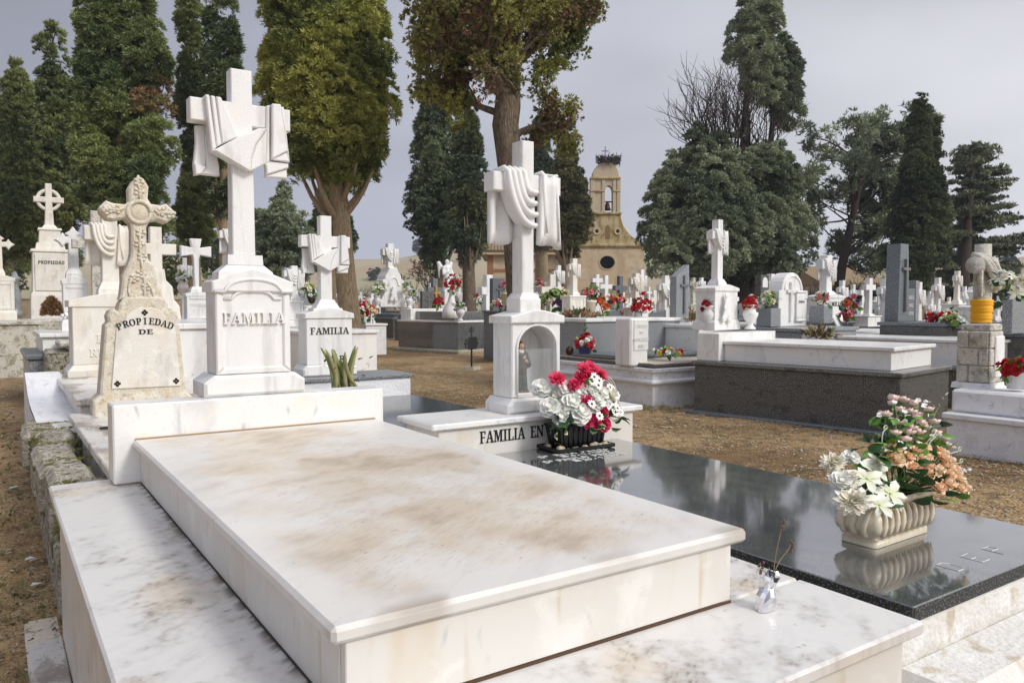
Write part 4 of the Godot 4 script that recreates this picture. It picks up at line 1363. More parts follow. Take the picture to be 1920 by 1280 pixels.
# The same cloth carved in hard flat facets.
func faceted_cloth(parent: Node, k: float, at: Vector3, material: Material) -> void:
	var st := S()
	for q in [
			[PackedVector2Array([Vector2(-0.1502, 0.0079), Vector2(-0.1355, 0.0083), Vector2(-0.1113, -0.2008), Vector2(-0.1294, -0.2176)]), 0.030], [PackedVector2Array([Vector2(-0.1279, 0.0085), Vector2(-0.1123, 0.0078), Vector2(-0.0888, -0.1824), Vector2(-0.1087, -0.1961)]), 0.024], [PackedVector2Array([Vector2(-0.1051, 0.0092), Vector2(-0.0863, 0.0093), Vector2(-0.0201, -0.1445), Vector2(-0.0853, -0.1803)]), 0.016],
			[PackedVector2Array([Vector2(0.0997, 0.0010), Vector2(0.1153, 0.0059), Vector2(0.1118, -0.2302), Vector2(0.0924, -0.2458)]), 0.012], [PackedVector2Array([Vector2(0.1172, 0.0080), Vector2(0.1536, 0.0103), Vector2(0.1803, -0.1827), Vector2(0.1133, -0.2246)]), 0.034], [PackedVector2Array([Vector2(0.1540, 0.0031), Vector2(0.1698, 0.0034), Vector2(0.1919, -0.2277), Vector2(0.1802, -0.1846)]), 0.024], [PackedVector2Array([Vector2(0.1783, -0.1866), Vector2(0.1919, -0.2277), Vector2(0.1137, -0.2254)]), 0.026], [PackedVector2Array([Vector2(0.1091, -0.2305), Vector2(0.1899, -0.2325), Vector2(0.1878, -0.2512), Vector2(0.0954, -0.2883), Vector2(0.0924, -0.2458)]), 0.016], [PackedVector2Array([Vector2(0.0945, -0.2875), Vector2(0.1849, -0.2533), Vector2(0.1853, -0.2949), Vector2(0.0907, -0.2969)]), 0.004]]:
		prism(st, q[0], -0.02, q[1], 0.005)
	# front flap: two facets meeting at a raised ridge
	prism(st, PackedVector2Array([Vector2(-0.1259, -0.2137), Vector2(-0.0223, -0.1465), Vector2(0.0583, -0.1028), Vector2(0.0936, -0.1003), Vector2(0.0456, -0.1692), Vector2(0.0259, -0.2276), Vector2(0.0205, -0.2825), Vector2(0.0108, -0.2830)]), -0.02, 0.042, 0.006)
	prism(st, PackedVector2Array([Vector2(0.0936, -0.1012), Vector2(0.0864, -0.2455), Vector2(0.0214, -0.2833), Vector2(0.0268, -0.2288), Vector2(0.0474, -0.1699)]), -0.02, 0.034, 0.004)
	# the end hanging behind the left arm, folded at the hem
	prism(st, PackedVector2Array([Vector2(-0.1726, -0.1025), Vector2(-0.1374, -0.0981), Vector2(-0.1320, -0.2196), Vector2(-0.1362, -0.2682), Vector2(-0.1821, -0.2614), Vector2(-0.1714, -0.1717)]), -0.085, -0.055, 0.004)
	prism(st, PackedVector2Array([Vector2(-0.1374, -0.0981), Vector2(-0.1004, -0.1635), Vector2(-0.0841, -0.2587), Vector2(-0.0822, -0.3009), Vector2(-0.1536, -0.2996), Vector2(-0.1336, -0.2662)]), -0.08, -0.045, 0.004)
	prism(st, PackedVector2Array([Vector2(-0.1821, -0.2614), Vector2(-0.1337, -0.2671), Vector2(-0.1553, -0.2998), Vector2(-0.1788, -0.3054)]), -0.085, -0.038, 0.004)
	# over the top of the arm
	prism(st, PackedVector2Array([Vector2(-0.1493, 0.0080), Vector2(-0.0863, 0.0102), Vector2(-0.0864, 0.0028), Vector2(-0.1495, -0.0033)]), -0.09, 0.0, 0.004)
	prism(st, PackedVector2Array([Vector2(0.0997, 0.0019), Vector2(0.1698, 0.0053), Vector2(0.1697, -0.0039), Vector2(0.0996, -0.0089)]), -0.09, 0.0, 0.004)
	var o := obj("drapery", st, material, parent)
	o.position = at
	o.scale = Vector3.ONE * k

func latin(x: float, y0: float, y1: float, w0: float, w1: float, a: float, at_top: float, at_bot: float) -> PackedVector2Array:
	return PackedVector2Array([Vector2(x - w0, y0), Vector2(x + w0, y0), Vector2(x + w1, at_bot), Vector2(x + a, at_bot), Vector2(x + a, at_top), Vector2(x + w1, at_top), Vector2(x + w1, y1), Vector2(x - w1, y1), Vector2(x - w1, at_top), Vector2(x - a, at_top), Vector2(x - a, at_bot), Vector2(x - w1, at_bot)])

# Gable with a rounded peak, the shape of the pedestal caps.
func cap_outline(w: float, y_eave: float, y_apex: float, th: float) -> PackedVector2Array:
	var p := PackedVector2Array([Vector2(-w, y_eave)])
	for k in 13:
		var u := k / 6.0 - 1.0
		var r := 1.0 - absf(u)
		p.append(Vector2(u * w, y_eave + th + (y_apex - y_eave - th) * (r - 0.10 * r * r * r + 0.10 * sin(PI * r) * r)))
	p.append(Vector2(w, y_eave))
	return p

# A moulding following a shallow arch, with short level ends.
func arch_moulding(parent: Node, w: float, y: float, rise: float, z: float, r: float, material: Material) -> void:
	var pts := [Vector3(-w, y, z), Vector3(-w * 0.74, y, z)]
	for k in 13:
		var u := k / 6.0 - 1.0
		pts.append(Vector3(u * w * 0.72, y + rise * sqrt(1.0 - u * u * 0.98), z))
	pts.append(Vector3(w * 0.74, y, z))
	pts.append(Vector3(w, y, z))
	var st := S(true)
	tube(st, pts, [r], 8)
	obj("arch_moulding", st, material, parent)

func make_near_tombs() -> void:
	# ---- the main tomb
	var t := thing("marble_tomb", "large veined white marble tomb with stained raised slab filling the front", "tomb")
	obj("base_wall", boxed(Vector3(0.2, 0.22, -3.40), Vector3(1.645, 0.878, -0.915), 0.004), M.streaked, t)
	planar_uv = true
	obj("plate", boxed(Vector3(0.168, 0.88, -3.42), Vector3(1.675, 0.911, -1.205), 0.006), M.plate_top, t)
	obj("plate", boxed(Vector3(0.168, 0.88, -1.202), Vector3(1.675, 0.911, -0.885), 0.006), M.plate_top, t)
	obj("lid", boxed(Vector3(0.442, 1.05, -3.268), Vector3(1.446, 1.081, -1.178), 0.008), M.lid_top, t)
	planar_uv = false
	obj("side_panel", boxed(Vector3(0.468, 0.913, -3.27), Vector3(0.492, 1.048, -1.217), 0.002), M.streaked, t)
	obj("side_panel", boxed(Vector3(1.385, 0.913, -3.27), Vector3(1.407, 1.048, -1.217), 0.002), M.streaked, t)
	obj("front_panel", boxed(Vector3(0.470, 0.917, -1.2145), Vector3(1.407, 1.048, -1.193), 0.002), M.streaked, t)
	obj("headstone_block", boxed(Vector3(0.374, 0.913, -3.42), Vector3(1.484, 1.217, -3.272), 0.006), M.marble, t)
	obj("joint", boxed(Vector3(0.45, 1.079, -3.2725), Vector3(1.44, 1.086, -3.262), 0.002), plain(Color(0.62, 0.51, 0.36), 0.9), t)
	obj("dirty_joint", boxed(Vector3(0.47, 0.9112, -1.1928), Vector3(1.407, 0.9175, -1.1905), 0.0005), plain(Color(0.34, 0.24, 0.16), 0.9), t)
	obj("dirty_joint", boxed(Vector3(0.4655, 0.9112, -3.26), Vector3(0.4678, 0.9165, -1.2), 0.0005), plain(Color(0.25, 0.23, 0.20), 0.9), t)
	var stp := thing("marble_step", "low grey veined marble step against the left foot of the big tomb", "step")
	obj("tread", boxed(Vector3(0.078, 0.30, -3.62), Vector3(0.196, 0.335, -1.2), 0.004), M.plate, stp)
	obj("riser", boxed(Vector3(0.088, 0.1, -3.60), Vector3(0.194, 0.298, -1.2), 0.004), M.streaked, stp)
	# ---- its monument
	var m := thing("cross_monument", "big white marble cross with hard-folded cloth on a raised-letter pedestal", "monument", Vector3(0.923, 1.2185, -3.335))
	var st := S()
	prism(st, PackedVector2Array([Vector2(-0.206, 0), Vector2(0.214, 0), Vector2(0.214, 0.058), Vector2(0.170, 0.088), Vector2(-0.164, 0.088), Vector2(-0.206, 0.058)]), -0.20, 0.018, 0.012)
	obj("plinth", st, M.marble_satin, m)
	st = S()
	bx(st, Vector3(-0.155, 0.089, -0.165), Vector3(0.155, 0.44, -0.005), 0.004)
	# raised border leaving a sunken field with an arched head
	var fr := PackedVector2Array([Vector2(-0.154, 0.090), Vector2(0.154, 0.090), Vector2(0.154, 0.44), Vector2(0.1245, 0.415)])
	for k in 9:
		var u := 1.0 - k / 8.0
		fr.append(Vector2(lerpf(-0.095, 0.095, u), 0.405 + 0.032 * sin(PI * u)))
	fr.append(Vector2(-0.124, 0.415))
	fr.append(Vector2(-0.124, 0.112))
	fr.append(Vector2(0.124, 0.112))
	fr.append(Vector2(0.1245, 0.414))
	fr.append(Vector2(0.1545, 0.4385))
	prism(st, PackedVector2Array([Vector2(-0.1545, 0.090), Vector2(-0.124, 0.118), Vector2(-0.124, 0.415), Vector2(-0.1545, 0.44)]), -0.006, 0.006, 0.006)
	prism(st, PackedVector2Array([Vector2(0.1545, 0.090), Vector2(0.1545, 0.44), Vector2(0.124, 0.415), Vector2(0.124, 0.118)]), -0.006, 0.006, 0.006)
	prism(st, PackedVector2Array([Vector2(-0.1545, 0.0895), Vector2(0.1545, 0.0895), Vector2(0.124, 0.117), Vector2(-0.124, 0.117)]), -0.006, 0.006, 0.006)
	var pedestal := obj("pedestal", st, M.marble_satin, m)
	st = S()
	prism(st, cap_outline(0.168, 0.432, 0.535, 0.042), -0.175, 0.012, 0.006)
	obj("cap", st, M.marble_satin, m)
	arch_moulding(m, 0.160, 0.436, 0.050, 0.012, 0.008, M.marble_satin)
	arch_moulding(m, 0.118, 0.405, 0.034, 0.0, 0.006, M.marble_satin)
	st = S()
	frustum(st, Vector3(-0.025, 0.47, -0.065), 0.228, 0.12, 0.222, 0.115, 0.045)
	frustum(st, Vector3(-0.025, 0.515, -0.065), 0.222, 0.115, 0.150, 0.095, 0.030)
	frustum(st, Vector3(-0.025, 0.545, -0.062), 0.146, 0.095, 0.142, 0.090, 0.042)
	obj("neck", st, M.marble_satin, m)
	st = S()
	prism(st, latin(-0.028, 0.585, 1.355, 0.047, 0.043, 0.204, 1.216, 1.124), -0.095, -0.025, 0.004)
	obj("cross", st, M.marble_satin, m)
	faceted_cloth(m, 1.0, Vector3(-0.028, 1.2165, -0.025), M.marble_satin)
	lettering("FAMILIA", 0.048, Vector3(0.003, 0.322, -0.002), M.marble_satin, pedestal, true, 0.86, 0.022)
	# ---- the niche grave to the right
	var g := thing("granite_grave", "polished black granite grave slab on a white curb with a white head block", "tomb")
	obj("base_wall", boxed(Vector3(1.83, 0.2, -3.14), Vector3(2.765, 0.838, -1.01), 0.004), M.paint, g)
	var granite_slab := obj("slab", boxed(Vector3(1.81, 0.84, -3.142), Vector3(2.782, 0.880, -0.984), 0.003), M.granite_black, g)
	for q in [[Vector3(1.8085, 0.842, -3.13), Vector3(1.8095, 0.877, -0.986)], [Vector3(1.812, 0.842, -0.9835), Vector3(2.78, 0.877, -0.9825)]]:
		obj("rough_edge", boxed(q[0], q[1], 0.0003), M.granite_edge, granite_slab)
	var head_block := obj("head_block", boxed(Vector3(1.70, 0.5, -3.48), Vector3(2.90, 1.018, -3.145), 0.004), M.streaked, g)
	obj("head_cap", boxed(Vector3(1.655, 1.020, -3.50), Vector3(2.955, 1.051, -3.122), 0.007), M.marble, g)
	var cut: Material = M.black_paint
	lettering("FAMILIA  EN", 0.058, Vector3(2.107, 0.965, -3.1435), cut, head_block, true, 0.72, 0.003)
	for q in [["D\u00aa  RITA  PEREZ", 0.036, 2.33, -2.95], ["\u271d 4 - 1 - 1998", 0.030, 2.37, -2.90], ["D\u00aa PAULA  PEREZ", 0.036, 2.30, -2.845], ["\u271d 20 - 1 - 2013", 0.030, 2.37, -2.79]]:
		var o := lettering(q[0], q[1], Vector3(q[2], 0.8812, q[3]), M.engraved, granite_slab, false, 1.15, 0.0015)
		o.rotation.x = -PI / 2
	for q in [["D", 2.191], ["E", 2.322], ["P", 2.447]]:
		st = S()
		var w := 0.0016
		var x: float = q[1]
		var sq := []
		if q[0] == "D":
			sq = [[0, 0], [0, 1], [0.6, 1], [1, 0.7], [1, 0.3], [0.6, 0], [0, 0]]
		elif q[0] == "E":
			sq = [[1, 0], [0, 0], [0, 1], [1, 1]]
			tube(st, [Vector3(x - 0.035, 0.8803, -1.083), Vector3(x - 0.008, 0.8803, -1.083)], [w], 4)
		else:
			sq = [[0, 0], [0, 1], [0.9, 1], [1, 0.8], [0.9, 0.55], [0, 0.55]]
		var pts := []
		for p in sq:
			pts.append(Vector3(x - 0.035 + 0.042 * p[0], 0.8803, -1.053 - 0.06 * p[1]))
		tube(st, pts, [w], 4)
		obj("lettering", st, M.engraved, granite_slab)
	# ---- niche monument
	m = thing("niche_monument", "white marble swag-draped cross over an arched niche holding a saint", "monument", Vector3(2.312, 1.0515, -3.227))
	st = S()
	prism(st, PackedVector2Array([Vector2(-0.187, 0), Vector2(0.190, 0), Vector2(0.190, 0.045), Vector2(0.158, 0.076), Vector2(-0.158, 0.076), Vector2(-0.187, 0.045)]), -0.195, 0.026, 0.014)
	obj("plinth", st, M.marble_satin, m)
	# the body: side walls, back and an arched front
	st = S()
	var body := PackedVector2Array([Vector2(-0.152, 0.078), Vector2(-0.118, 0.078), Vector2(-0.118, 0.30)])
	for k in 13:
		var a := PI - PI * k / 12.0
		body.append(Vector2(cos(a) * 0.118, 0.325 + sin(a) * 0.112))
	body.append_array([Vector2(0.118, 0.30), Vector2(0.118, 0.078), Vector2(0.152, 0.078), Vector2(0.152, 0.458), Vector2(-0.152, 0.458)])
	prism(st, body, -0.15, 0.0, 0.006)
	bx(st, Vector3(-0.151, 0.078, -0.178), Vector3(0.151, 0.457, -0.1501), 0.003)
	bx(st, Vector3(-0.153, 0.078, -0.158), Vector3(-0.1525, 0.43, -0.02), 0.0002)
	obj("pedestal", st, M.marble_satin, m)
	obj("niche_floor", boxed(Vector3(-0.1175, 0.0765, -0.149), Vector3(0.1175, 0.098, 0.004), 0.003), M.marble_satin, m)
	st = S()
	prism(st, cap_outline(0.168, 0.452, 0.524, 0.036), -0.19, 0.018, 0.006)
	obj("cap", st, M.marble_satin, m)
	st = S(true)
	var rim := []
	for k in 17:
		var a := PI - PI * k / 16.0
		rim.append(Vector3(cos(a) * 0.124, 0.325 + sin(a) * 0.118, 0.004))
	rim.push_front(Vector3(-0.124, 0.10, 0.004))
	rim.append(Vector3(0.124, 0.10, 0.004))
	tube(st, rim, [0.007], 8)
	obj("niche_rim", st, M.marble_satin, m)
	st = S()
	prism(st, PackedVector2Array([Vector2(-0.085, 0.50), Vector2(0.045, 0.50), Vector2(0.045, 0.575), Vector2(-0.085, 0.575)]), -0.15, -0.025, 0.004)
	frustum(st, Vector3(-0.022, 0.575, -0.088), 0.128, 0.12, 0.085, 0.10, 0.03)
	obj("neck", st, M.marble_satin, m)
	st = S()
	prism(st, latin(-0.024, 0.60, 1.373, 0.0365, 0.0365, 0.208, 1.205, 1.112), -0.133, -0.043, 0.004)
	obj("cross", st, M.marble_satin, m)
	swag(m, 0.208, 0.09, Vector3(-0.024, 1.205, -0.043), M.marble_satin, 10)
	var pane := obj("glass_pane", boxed(Vector3(-0.117, 0.10, -0.022), Vector3(0.117, 0.32, -0.020), 0.0005), M.glass, m)
	pane.name = "glass_pane"
	saint(Vector3(2.258, 1.150, -3.30))
	# ---- the older grave behind the main one: carved limestone stone with an oval plaque
	g = thing("old_marble_grave", "stained flat marble grave slab behind the big tomb's left end", "tomb")
	obj("base_wall", boxed(Vector3(0.43, 0.2, -5.62), Vector3(1.45, 0.842, -3.45), 0.004), M.streaked, g)
	obj("slab", boxed(Vector3(0.395, 0.862, -5.65), Vector3(1.48, 0.905, -3.43), 0.005), M.plate, g)
	obj("joint", boxed(Vector3(0.44, 0.843, -5.6), Vector3(1.44, 0.861, -3.46), 0.002), M.plastic_black, g)
	for q in [[0.52, -4.85], [0.50, -4.25]]:
		st = S()
		var ring := []
		for k in 13:
			ring.append(Vector3(q[0] + cos(TAU * k / 12) * 0.028, 0.912, q[1] + sin(TAU * k / 12) * 0.02))
		tube(st, ring, [0.005], 5)
		obj("lifting_ring", st, M.iron, g)
	m = thing("carved_cross_stone", "pale carved limestone cross with ringed medallion and arched marble plaque", "monument", Vector3(0.82, 0.907, -5.45))
	st = S()
	prism(st, PackedVector2Array([Vector2(-0.3034, -0.0178), Vector2(-0.3009, 0.0918), Vector2(-0.2619, 0.1258), Vector2(-0.2226, 0.5605), Vector2(-0.2043, 0.5802), Vector2(-0.2094, 0.6202), Vector2(-0.1938, 0.6534), Vector2(-0.1696, 0.6633), Vector2(-0.1490, 0.6466), Vector2(-0.1389, 0.6934), Vector2(-0.1200, 0.7269), Vector2(-0.0894, 0.7405), Vector2(0.0848, 0.7417), Vector2(0.1227, 0.7282), Vector2(0.1412, 0.6938), Vector2(0.1467, 0.6454), Vector2(0.1696, 0.6627), Vector2(0.1952, 0.6453), Vector2(0.2043, 0.6104), Vector2(0.1907, 0.5757), Vector2(0.2098, 0.5546), Vector2(0.2411, 0.1256), Vector2(0.2866, 0.0732), Vector2(0.2916, -0.0195)]), -0.19, 0.0, 0.012)
	obj("pedestal", st, M.limestone, m)
	st = S()
	prism(st, PackedVector2Array([Vector2(-0.1400, 0.7208), Vector2(-0.1300, 0.7470), Vector2(-0.1155, 0.8713), Vector2(-0.0907, 0.9242), Vector2(-0.0730, 0.9705), Vector2(-0.0624, 1.0233), Vector2(-0.0593, 1.1674), Vector2(-0.0669, 1.2035), Vector2(-0.0959, 1.2330), Vector2(-0.1608, 1.2173), Vector2(-0.1979, 1.2215), Vector2(-0.2349, 1.2640), Vector2(-0.2387, 1.2944), Vector2(-0.2010, 1.3381), Vector2(-0.1585, 1.3245), Vector2(-0.0940, 1.3214), Vector2(-0.0675, 1.3429), Vector2(-0.0693, 1.4272), Vector2(-0.0457, 1.4748), Vector2(-0.0139, 1.5050), Vector2(0.0171, 1.4922), Vector2(0.0464, 1.4435), Vector2(0.0388, 1.3679), Vector2(0.0577, 1.3351), Vector2(0.1117, 1.3297), Vector2(0.1492, 1.3430), Vector2(0.2059, 1.2894), Vector2(0.1952, 1.2592), Vector2(0.1467, 1.2174), Vector2(0.0974, 1.2344), Vector2(0.0480, 1.2208), Vector2(0.0278, 1.1853), Vector2(0.0257, 1.0267), Vector2(0.0381, 0.9742), Vector2(0.0670, 0.9485), Vector2(0.0829, 0.8823), Vector2(0.0853, 0.8155), Vector2(0.1072, 0.7917), Vector2(0.1182, 0.7220)]), -0.15, -0.02, 0.012)
	obj("cross", st, M.limestone, m)
	st = S(true)
	var cen := Vector3(-0.0115, 1.2776, -0.015)
	var loop := []
	for k in 25:
		loop.append(cen + Vector3(cos(TAU * k / 24) * 0.068, sin(TAU * k / 24) * 0.068, 0.0))
	tube(st, loop, [0.013], 8)
	ball(st, cen + Vector3(0, 0, -0.012), Vector3(0.055, 0.055, 0.02), 16, 8)
	obj("medallion", st, M.limestone, m)
	# flowers and stems carved in low relief
	st = S(true)
	for q in [[0.0, 0.19], [0.0, 0.13], [0.185, 0.0], [0.13, 0.01], [-0.185, 0.0], [-0.13, 0.01], [0.005, -0.13], [-0.005, -0.20], [0.01, -0.28], [-0.04, -0.42], [0.03, -0.47], [0.0, -0.39], [-0.05, -0.55], [0.05, -0.56]]:
		var c := cen + Vector3(q[0], q[1], -0.006)
		c.z += 0.004
		ball(st, c, Vector3(0.010, 0.010, 0.012), 8, 5)
		for k in 5:
			var a: float = TAU * k / 5 + q[0] * 9.0
			ball(st, c + Vector3(cos(a), sin(a), 0) * 0.021, Vector3(0.014, 0.011, 0.010), 8, 5)
	for q in [[Vector3(0, -0.62, 0), Vector3(0.06, -0.45, 0), Vector3(-0.03, -0.3, 0), Vector3(0.005, -0.1, 0)], [Vector3(0.0, -0.62, 0), Vector3(-0.08, -0.55, 0), Vector3(-0.09, -0.48, 0), Vector3(-0.05, -0.42, 0)], [Vector3(0.02, -0.62, 0), Vector3(0.10, -0.58, 0), Vector3(0.08, -0.5, 0), Vector3(0.03, -0.44, 0)], [Vector3(0.09, 0.02, 0), Vector3(0.13, -0.02, 0), Vector3(0.16, 0.03, 0), Vector3(0.215, 0.0, 0)], [Vector3(-0.09, 0.02, 0), Vector3(-0.13, -0.02, 0), Vector3(-0.16, 0.03, 0), Vector3(-0.215, 0, 0)], [Vector3(0, 0.09, 0), Vector3(0.03, 0.14, 0), Vector3(-0.03, 0.18, 0), Vector3(0.0, 0.23, 0)]]:
		var pts := bez(q[0] + cen, q[1] + cen, q[2] + cen, q[3] + cen, 8)
		tube(st, pts, [0.0085], 6)
	obj("carved_flowers", st, M.limestone, m)
	st = S()
	prism(st, PackedVector2Array([Vector2(-0.1986, 0.1621), Vector2(0.2088, 0.1591), Vector2(0.1801, 0.5341), Vector2(0.1646, 0.5691), Vector2(0.1322, 0.5626), Vector2(0.1234, 0.6041), Vector2(0.1081, 0.6353), Vector2(0.0862, 0.6560), Vector2(0.0486, 0.6697), Vector2(0.0110, 0.6715), Vector2(-0.0357, 0.6665), Vector2(-0.0761, 0.6463), Vector2(-0.1041, 0.6195), Vector2(-0.1203, 0.5726), Vector2(-0.1539, 0.5596), Vector2(-0.1633, 0.5396)]), -0.01, 0.012, 0.003)
	var plaque := obj("plaque", st, M.cream, m)
	var word := "PROPIEDAD"
	for k in word.length():
		var u := (k - 4.0) / 4.0
		var o := put("letter", words(word[k], 0.042, 0.004, true), M.black_paint, plaque)
		o.position = Vector3(0.0021 + u * 0.150, 0.5847 - 0.032 * u * u, 0.0135)
		o.rotation.z = -u * 0.42
		o.scale.x = 0.9
	lettering("DE", 0.03, Vector3(0.0048, 0.5165, 0.0135), M.black_paint, plaque, true, 1.5)
	for q in [[0.0010, 0.6392], [-0.1648, 0.1938], [0.1800, 0.1923]]:
		st = S(true)
		for k in 4:
			var a := PI / 2 * k
			ball(st, Vector3(q[0] + cos(a) * 0.011, q[1] + sin(a) * 0.011, 0.013), Vector3(0.009, 0.009, 0.005), 8, 5)
		obj("stud", st, M.bronze, plaque)
	# ---- the grey granite grave with the second faceted cross
	g = thing("grey_granite_grave", "flat polished grey granite grave with a white head block rimmed in granite", "tomb")
	obj("base_wall", boxed(Vector3(1.83, 0.2, -5.95), Vector3(2.76, 0.838, -3.48), 0.004), M.paint, g)
	obj("slab", boxed(Vector3(1.81, 0.84, -5.6), Vector3(2.79, 0.88, -3.47), 0.003), variant("granite_grey", Color(0.60, 0.62, 0.63), 0.12), g)
	obj("head_block", boxed(Vector3(1.72, 0.6, -6.05), Vector3(2.775, 1.02, -5.60), 0.004), M.paint, g)
	obj("head_cap", boxed(Vector3(1.70, 1.022, -6.07), Vector3(2.80, 1.048, -5.58), 0.004), variant("granite_grey", Color(0.9, 0.9, 0.9)), g)
	m = thing("cross_monument", "smaller white cross with hard-folded cloth and dark serif lettering on its pedestal", "monument", Vector3(2.165, 1.0495, -5.75))
	st = S()
	prism(st, PackedVector2Array([Vector2(-0.215, 0), Vector2(0.215, 0), Vector2(0.215, 0.055), Vector2(0.185, 0.088), Vector2(-0.185, 0.088), Vector2(-0.215, 0.055)]), -0.22, 0.02, 0.012)
	obj("plinth", st, M.marble_satin, m)
	pedestal = obj("pedestal", boxed(Vector3(-0.182, 0.089, -0.19), Vector3(0.182, 0.445, 0.0), 0.004), M.marble_satin, m)
	st = S()
	prism(st, cap_outline(0.196, 0.44, 0.528, 0.038), -0.20, 0.012, 0.005)
	obj("cap", st, M.marble_satin, m)
	st = S()
	frustum(st, Vector3(-0.005, 0.47, -0.075), 0.235, 0.13, 0.23, 0.125, 0.05)
	frustum(st, Vector3(-0.005, 0.52, -0.075), 0.19, 0.12, 0.15, 0.10, 0.035)
	frustum(st, Vector3(-0.005, 0.555, -0.075), 0.14, 0.10, 0.115, 0.085, 0.03)
	obj("neck", st, M.marble_satin, m)
	st = S()
	prism(st, latin(-0.008, 0.58, 1.225, 0.046, 0.045, 0.195, 1.072, 0.985), -0.105, -0.035, 0.004)
	obj("cross", st, M.marble_satin, m)
	faceted_cloth(m, 0.95, Vector3(-0.008, 1.072, -0.035), M.marble_satin)
	lettering("FAMILIA", 0.052, Vector3(0, 0.345, 0.0015), plain(Color(0.20, 0.17, 0.15), 0.6), pedestal, true, 0.95)
	lettering("VAR", 0.045, Vector3(0.05, 0.13, 0.0015), plain(Color(0.20, 0.17, 0.15), 0.6), pedestal, true, 1.0)
	# concrete walk at the front right
	var wk := thing("concrete_ledge", "rough pale concrete ledge running along the front of the granite grave", "ledge")
	obj("ledge_body", boxed(Vector3(1.69, 0.1, -0.99), Vector3(4.2, 0.765, -0.80), 0.03), M.concrete, wk)
	obj("render_strip", boxed(Vector3(1.70, 0.7, -1.012), Vector3(2.77, 0.838, -0.985), 0.006), M.concrete, wk)

# A small painted figure in a dark habit, standing in the niche with a ring of light behind her head.
func saint(at: Vector3) -> void:
	var t := thing("saint_statue", "small painted figure of a nun in dark robes inside the niche", "statue", at)
	var robe := Color(0.040, 0.030, 0.026)
	var brown := Color(0.075, 0.045, 0.032)
	var skin := Color(0.52, 0.30, 0.20)
	var white := Color(0.62, 0.58, 0.50)
	var caps := [
		[Vector3(0, 0.02, 0), Vector3(0, 0.12, 0), 0.040, 0.034, robe], [Vector3(0, 0.12, 0), Vector3(0, 0.185, 0), 0.034, 0.028, robe],
		[Vector3(-0.020, 0.19, 0), Vector3(0.020, 0.19, 0), 0.022, 0.022, robe],
		[Vector3(-0.034, 0.19, 0), Vector3(-0.036, 0.11, 0.004), 0.016, 0.022, robe], [Vector3(0.034, 0.19, 0), Vector3(0.042, 0.14, 0.008), 0.015, 0.019, robe],
		[Vector3(0.042, 0.14, 0.012), Vector3(0.010, 0.158, 0.036), 0.013, 0.010, robe], [Vector3(-0.036, 0.14, 0.012), Vector3(0.0, 0.172, 0.034), 0.013, 0.010, robe],
		[Vector3(0.008, 0.160, 0.040), Vector3(0.018, 0.156, 0.040), 0.007, 0.006, skin], [Vector3(-0.002, 0.176, 0.038), Vector3(0.006, 0.184, 0.040), 0.006, 0.005, skin],
		[Vector3(0, 0.20, 0.006), Vector3(0, 0.214, 0.004), 0.017, 0.014, white],
		[Vector3(0.001, 0.236, 0.010), Vector3(0.001, 0.225, 0.012), 0.0135, 0.010, skin], [Vector3(0.002, 0.231, 0.022), Vector3(0.002, 0.228, 0.0245), 0.003, 0.003, skin],
		[Vector3(0, 0.240, -0.003), Vector3(0, 0.205, -0.012), 0.0195, 0.026, robe], [Vector3(-0.017, 0.235, 0.0), Vector3(-0.022, 0.195, 0.0), 0.007, 0.012, robe], [Vector3(0.017, 0.235, 0.0), Vector3(0.022, 0.195, 0.0), 0.007, 0.012, robe],
		[Vector3(0, 0.18, 0.030), Vector3(0, 0.05, 0.038), 0.010, 0.012, brown]]
	put("body", blob(caps, 0.0036, 0.006), M.figure, t)
	var st := S(true)
	var ring := []
	for k in 25:
		ring.append(Vector3(cos(TAU * k / 24) * 0.030, 0.236 + sin(TAU * k / 24) * 0.030, -0.016))
	tube(st, ring, [0.0035], 6)
	obj("halo", st, M.brass, t)
	st = S(true)
	lathe(st, PackedVector2Array([Vector2(0, 0.012), Vector2(0.045, 0.010), Vector2(0.05, 0.0), Vector2(0.05, -0.004)]), 18)
	obj("stand", st, plain(Color(0.35, 0.24, 0.16), 0.7), t)

# ---- a plain tomb: walls, plate, and a raised lid
func tomb(called: String, label: String, at: Vector3, w: float, l: float, h: float, wall: Material, plate: Material, turn := 0.0, lid_h := 0.0, lid: Material = null, head := 0.0, group := "") -> Node3D:
	var t := thing(called, label, "tomb", at, turn, group)      # at = middle of the far end on the ground; it runs towards +z
	obj("wall", boxed(Vector3(-w / 2 + 0.03, -0.25, 0.03), Vector3(w / 2 - 0.03, h - 0.052, l - 0.03), 0.006), wall, t)
	obj("plate", boxed(Vector3(-w / 2, h - 0.05, 0), Vector3(w / 2, h, l), 0.008), plate, t)
	var z0 := 0.05
	if head > 0.0:
		obj("head_block", boxed(Vector3(-w / 2 + 0.06, h + 0.002, 0.04), Vector3(w / 2 - 0.06, h + head, 0.34), 0.006), lid if lid else plate, t)
		z0 = 0.345
	if lid_h > 0.0:
		obj("lid_wall", boxed(Vector3(-w / 2 + 0.17, h + 0.002, z0), Vector3(w / 2 - 0.17, h + lid_h - 0.042, l - 0.17), 0.004), lid, t)
		obj("lid", boxed(Vector3(-w / 2 + 0.14, h + lid_h - 0.04, z0), Vector3(w / 2 - 0.14, h + lid_h, l - 0.13), 0.006), lid, t)
	return t

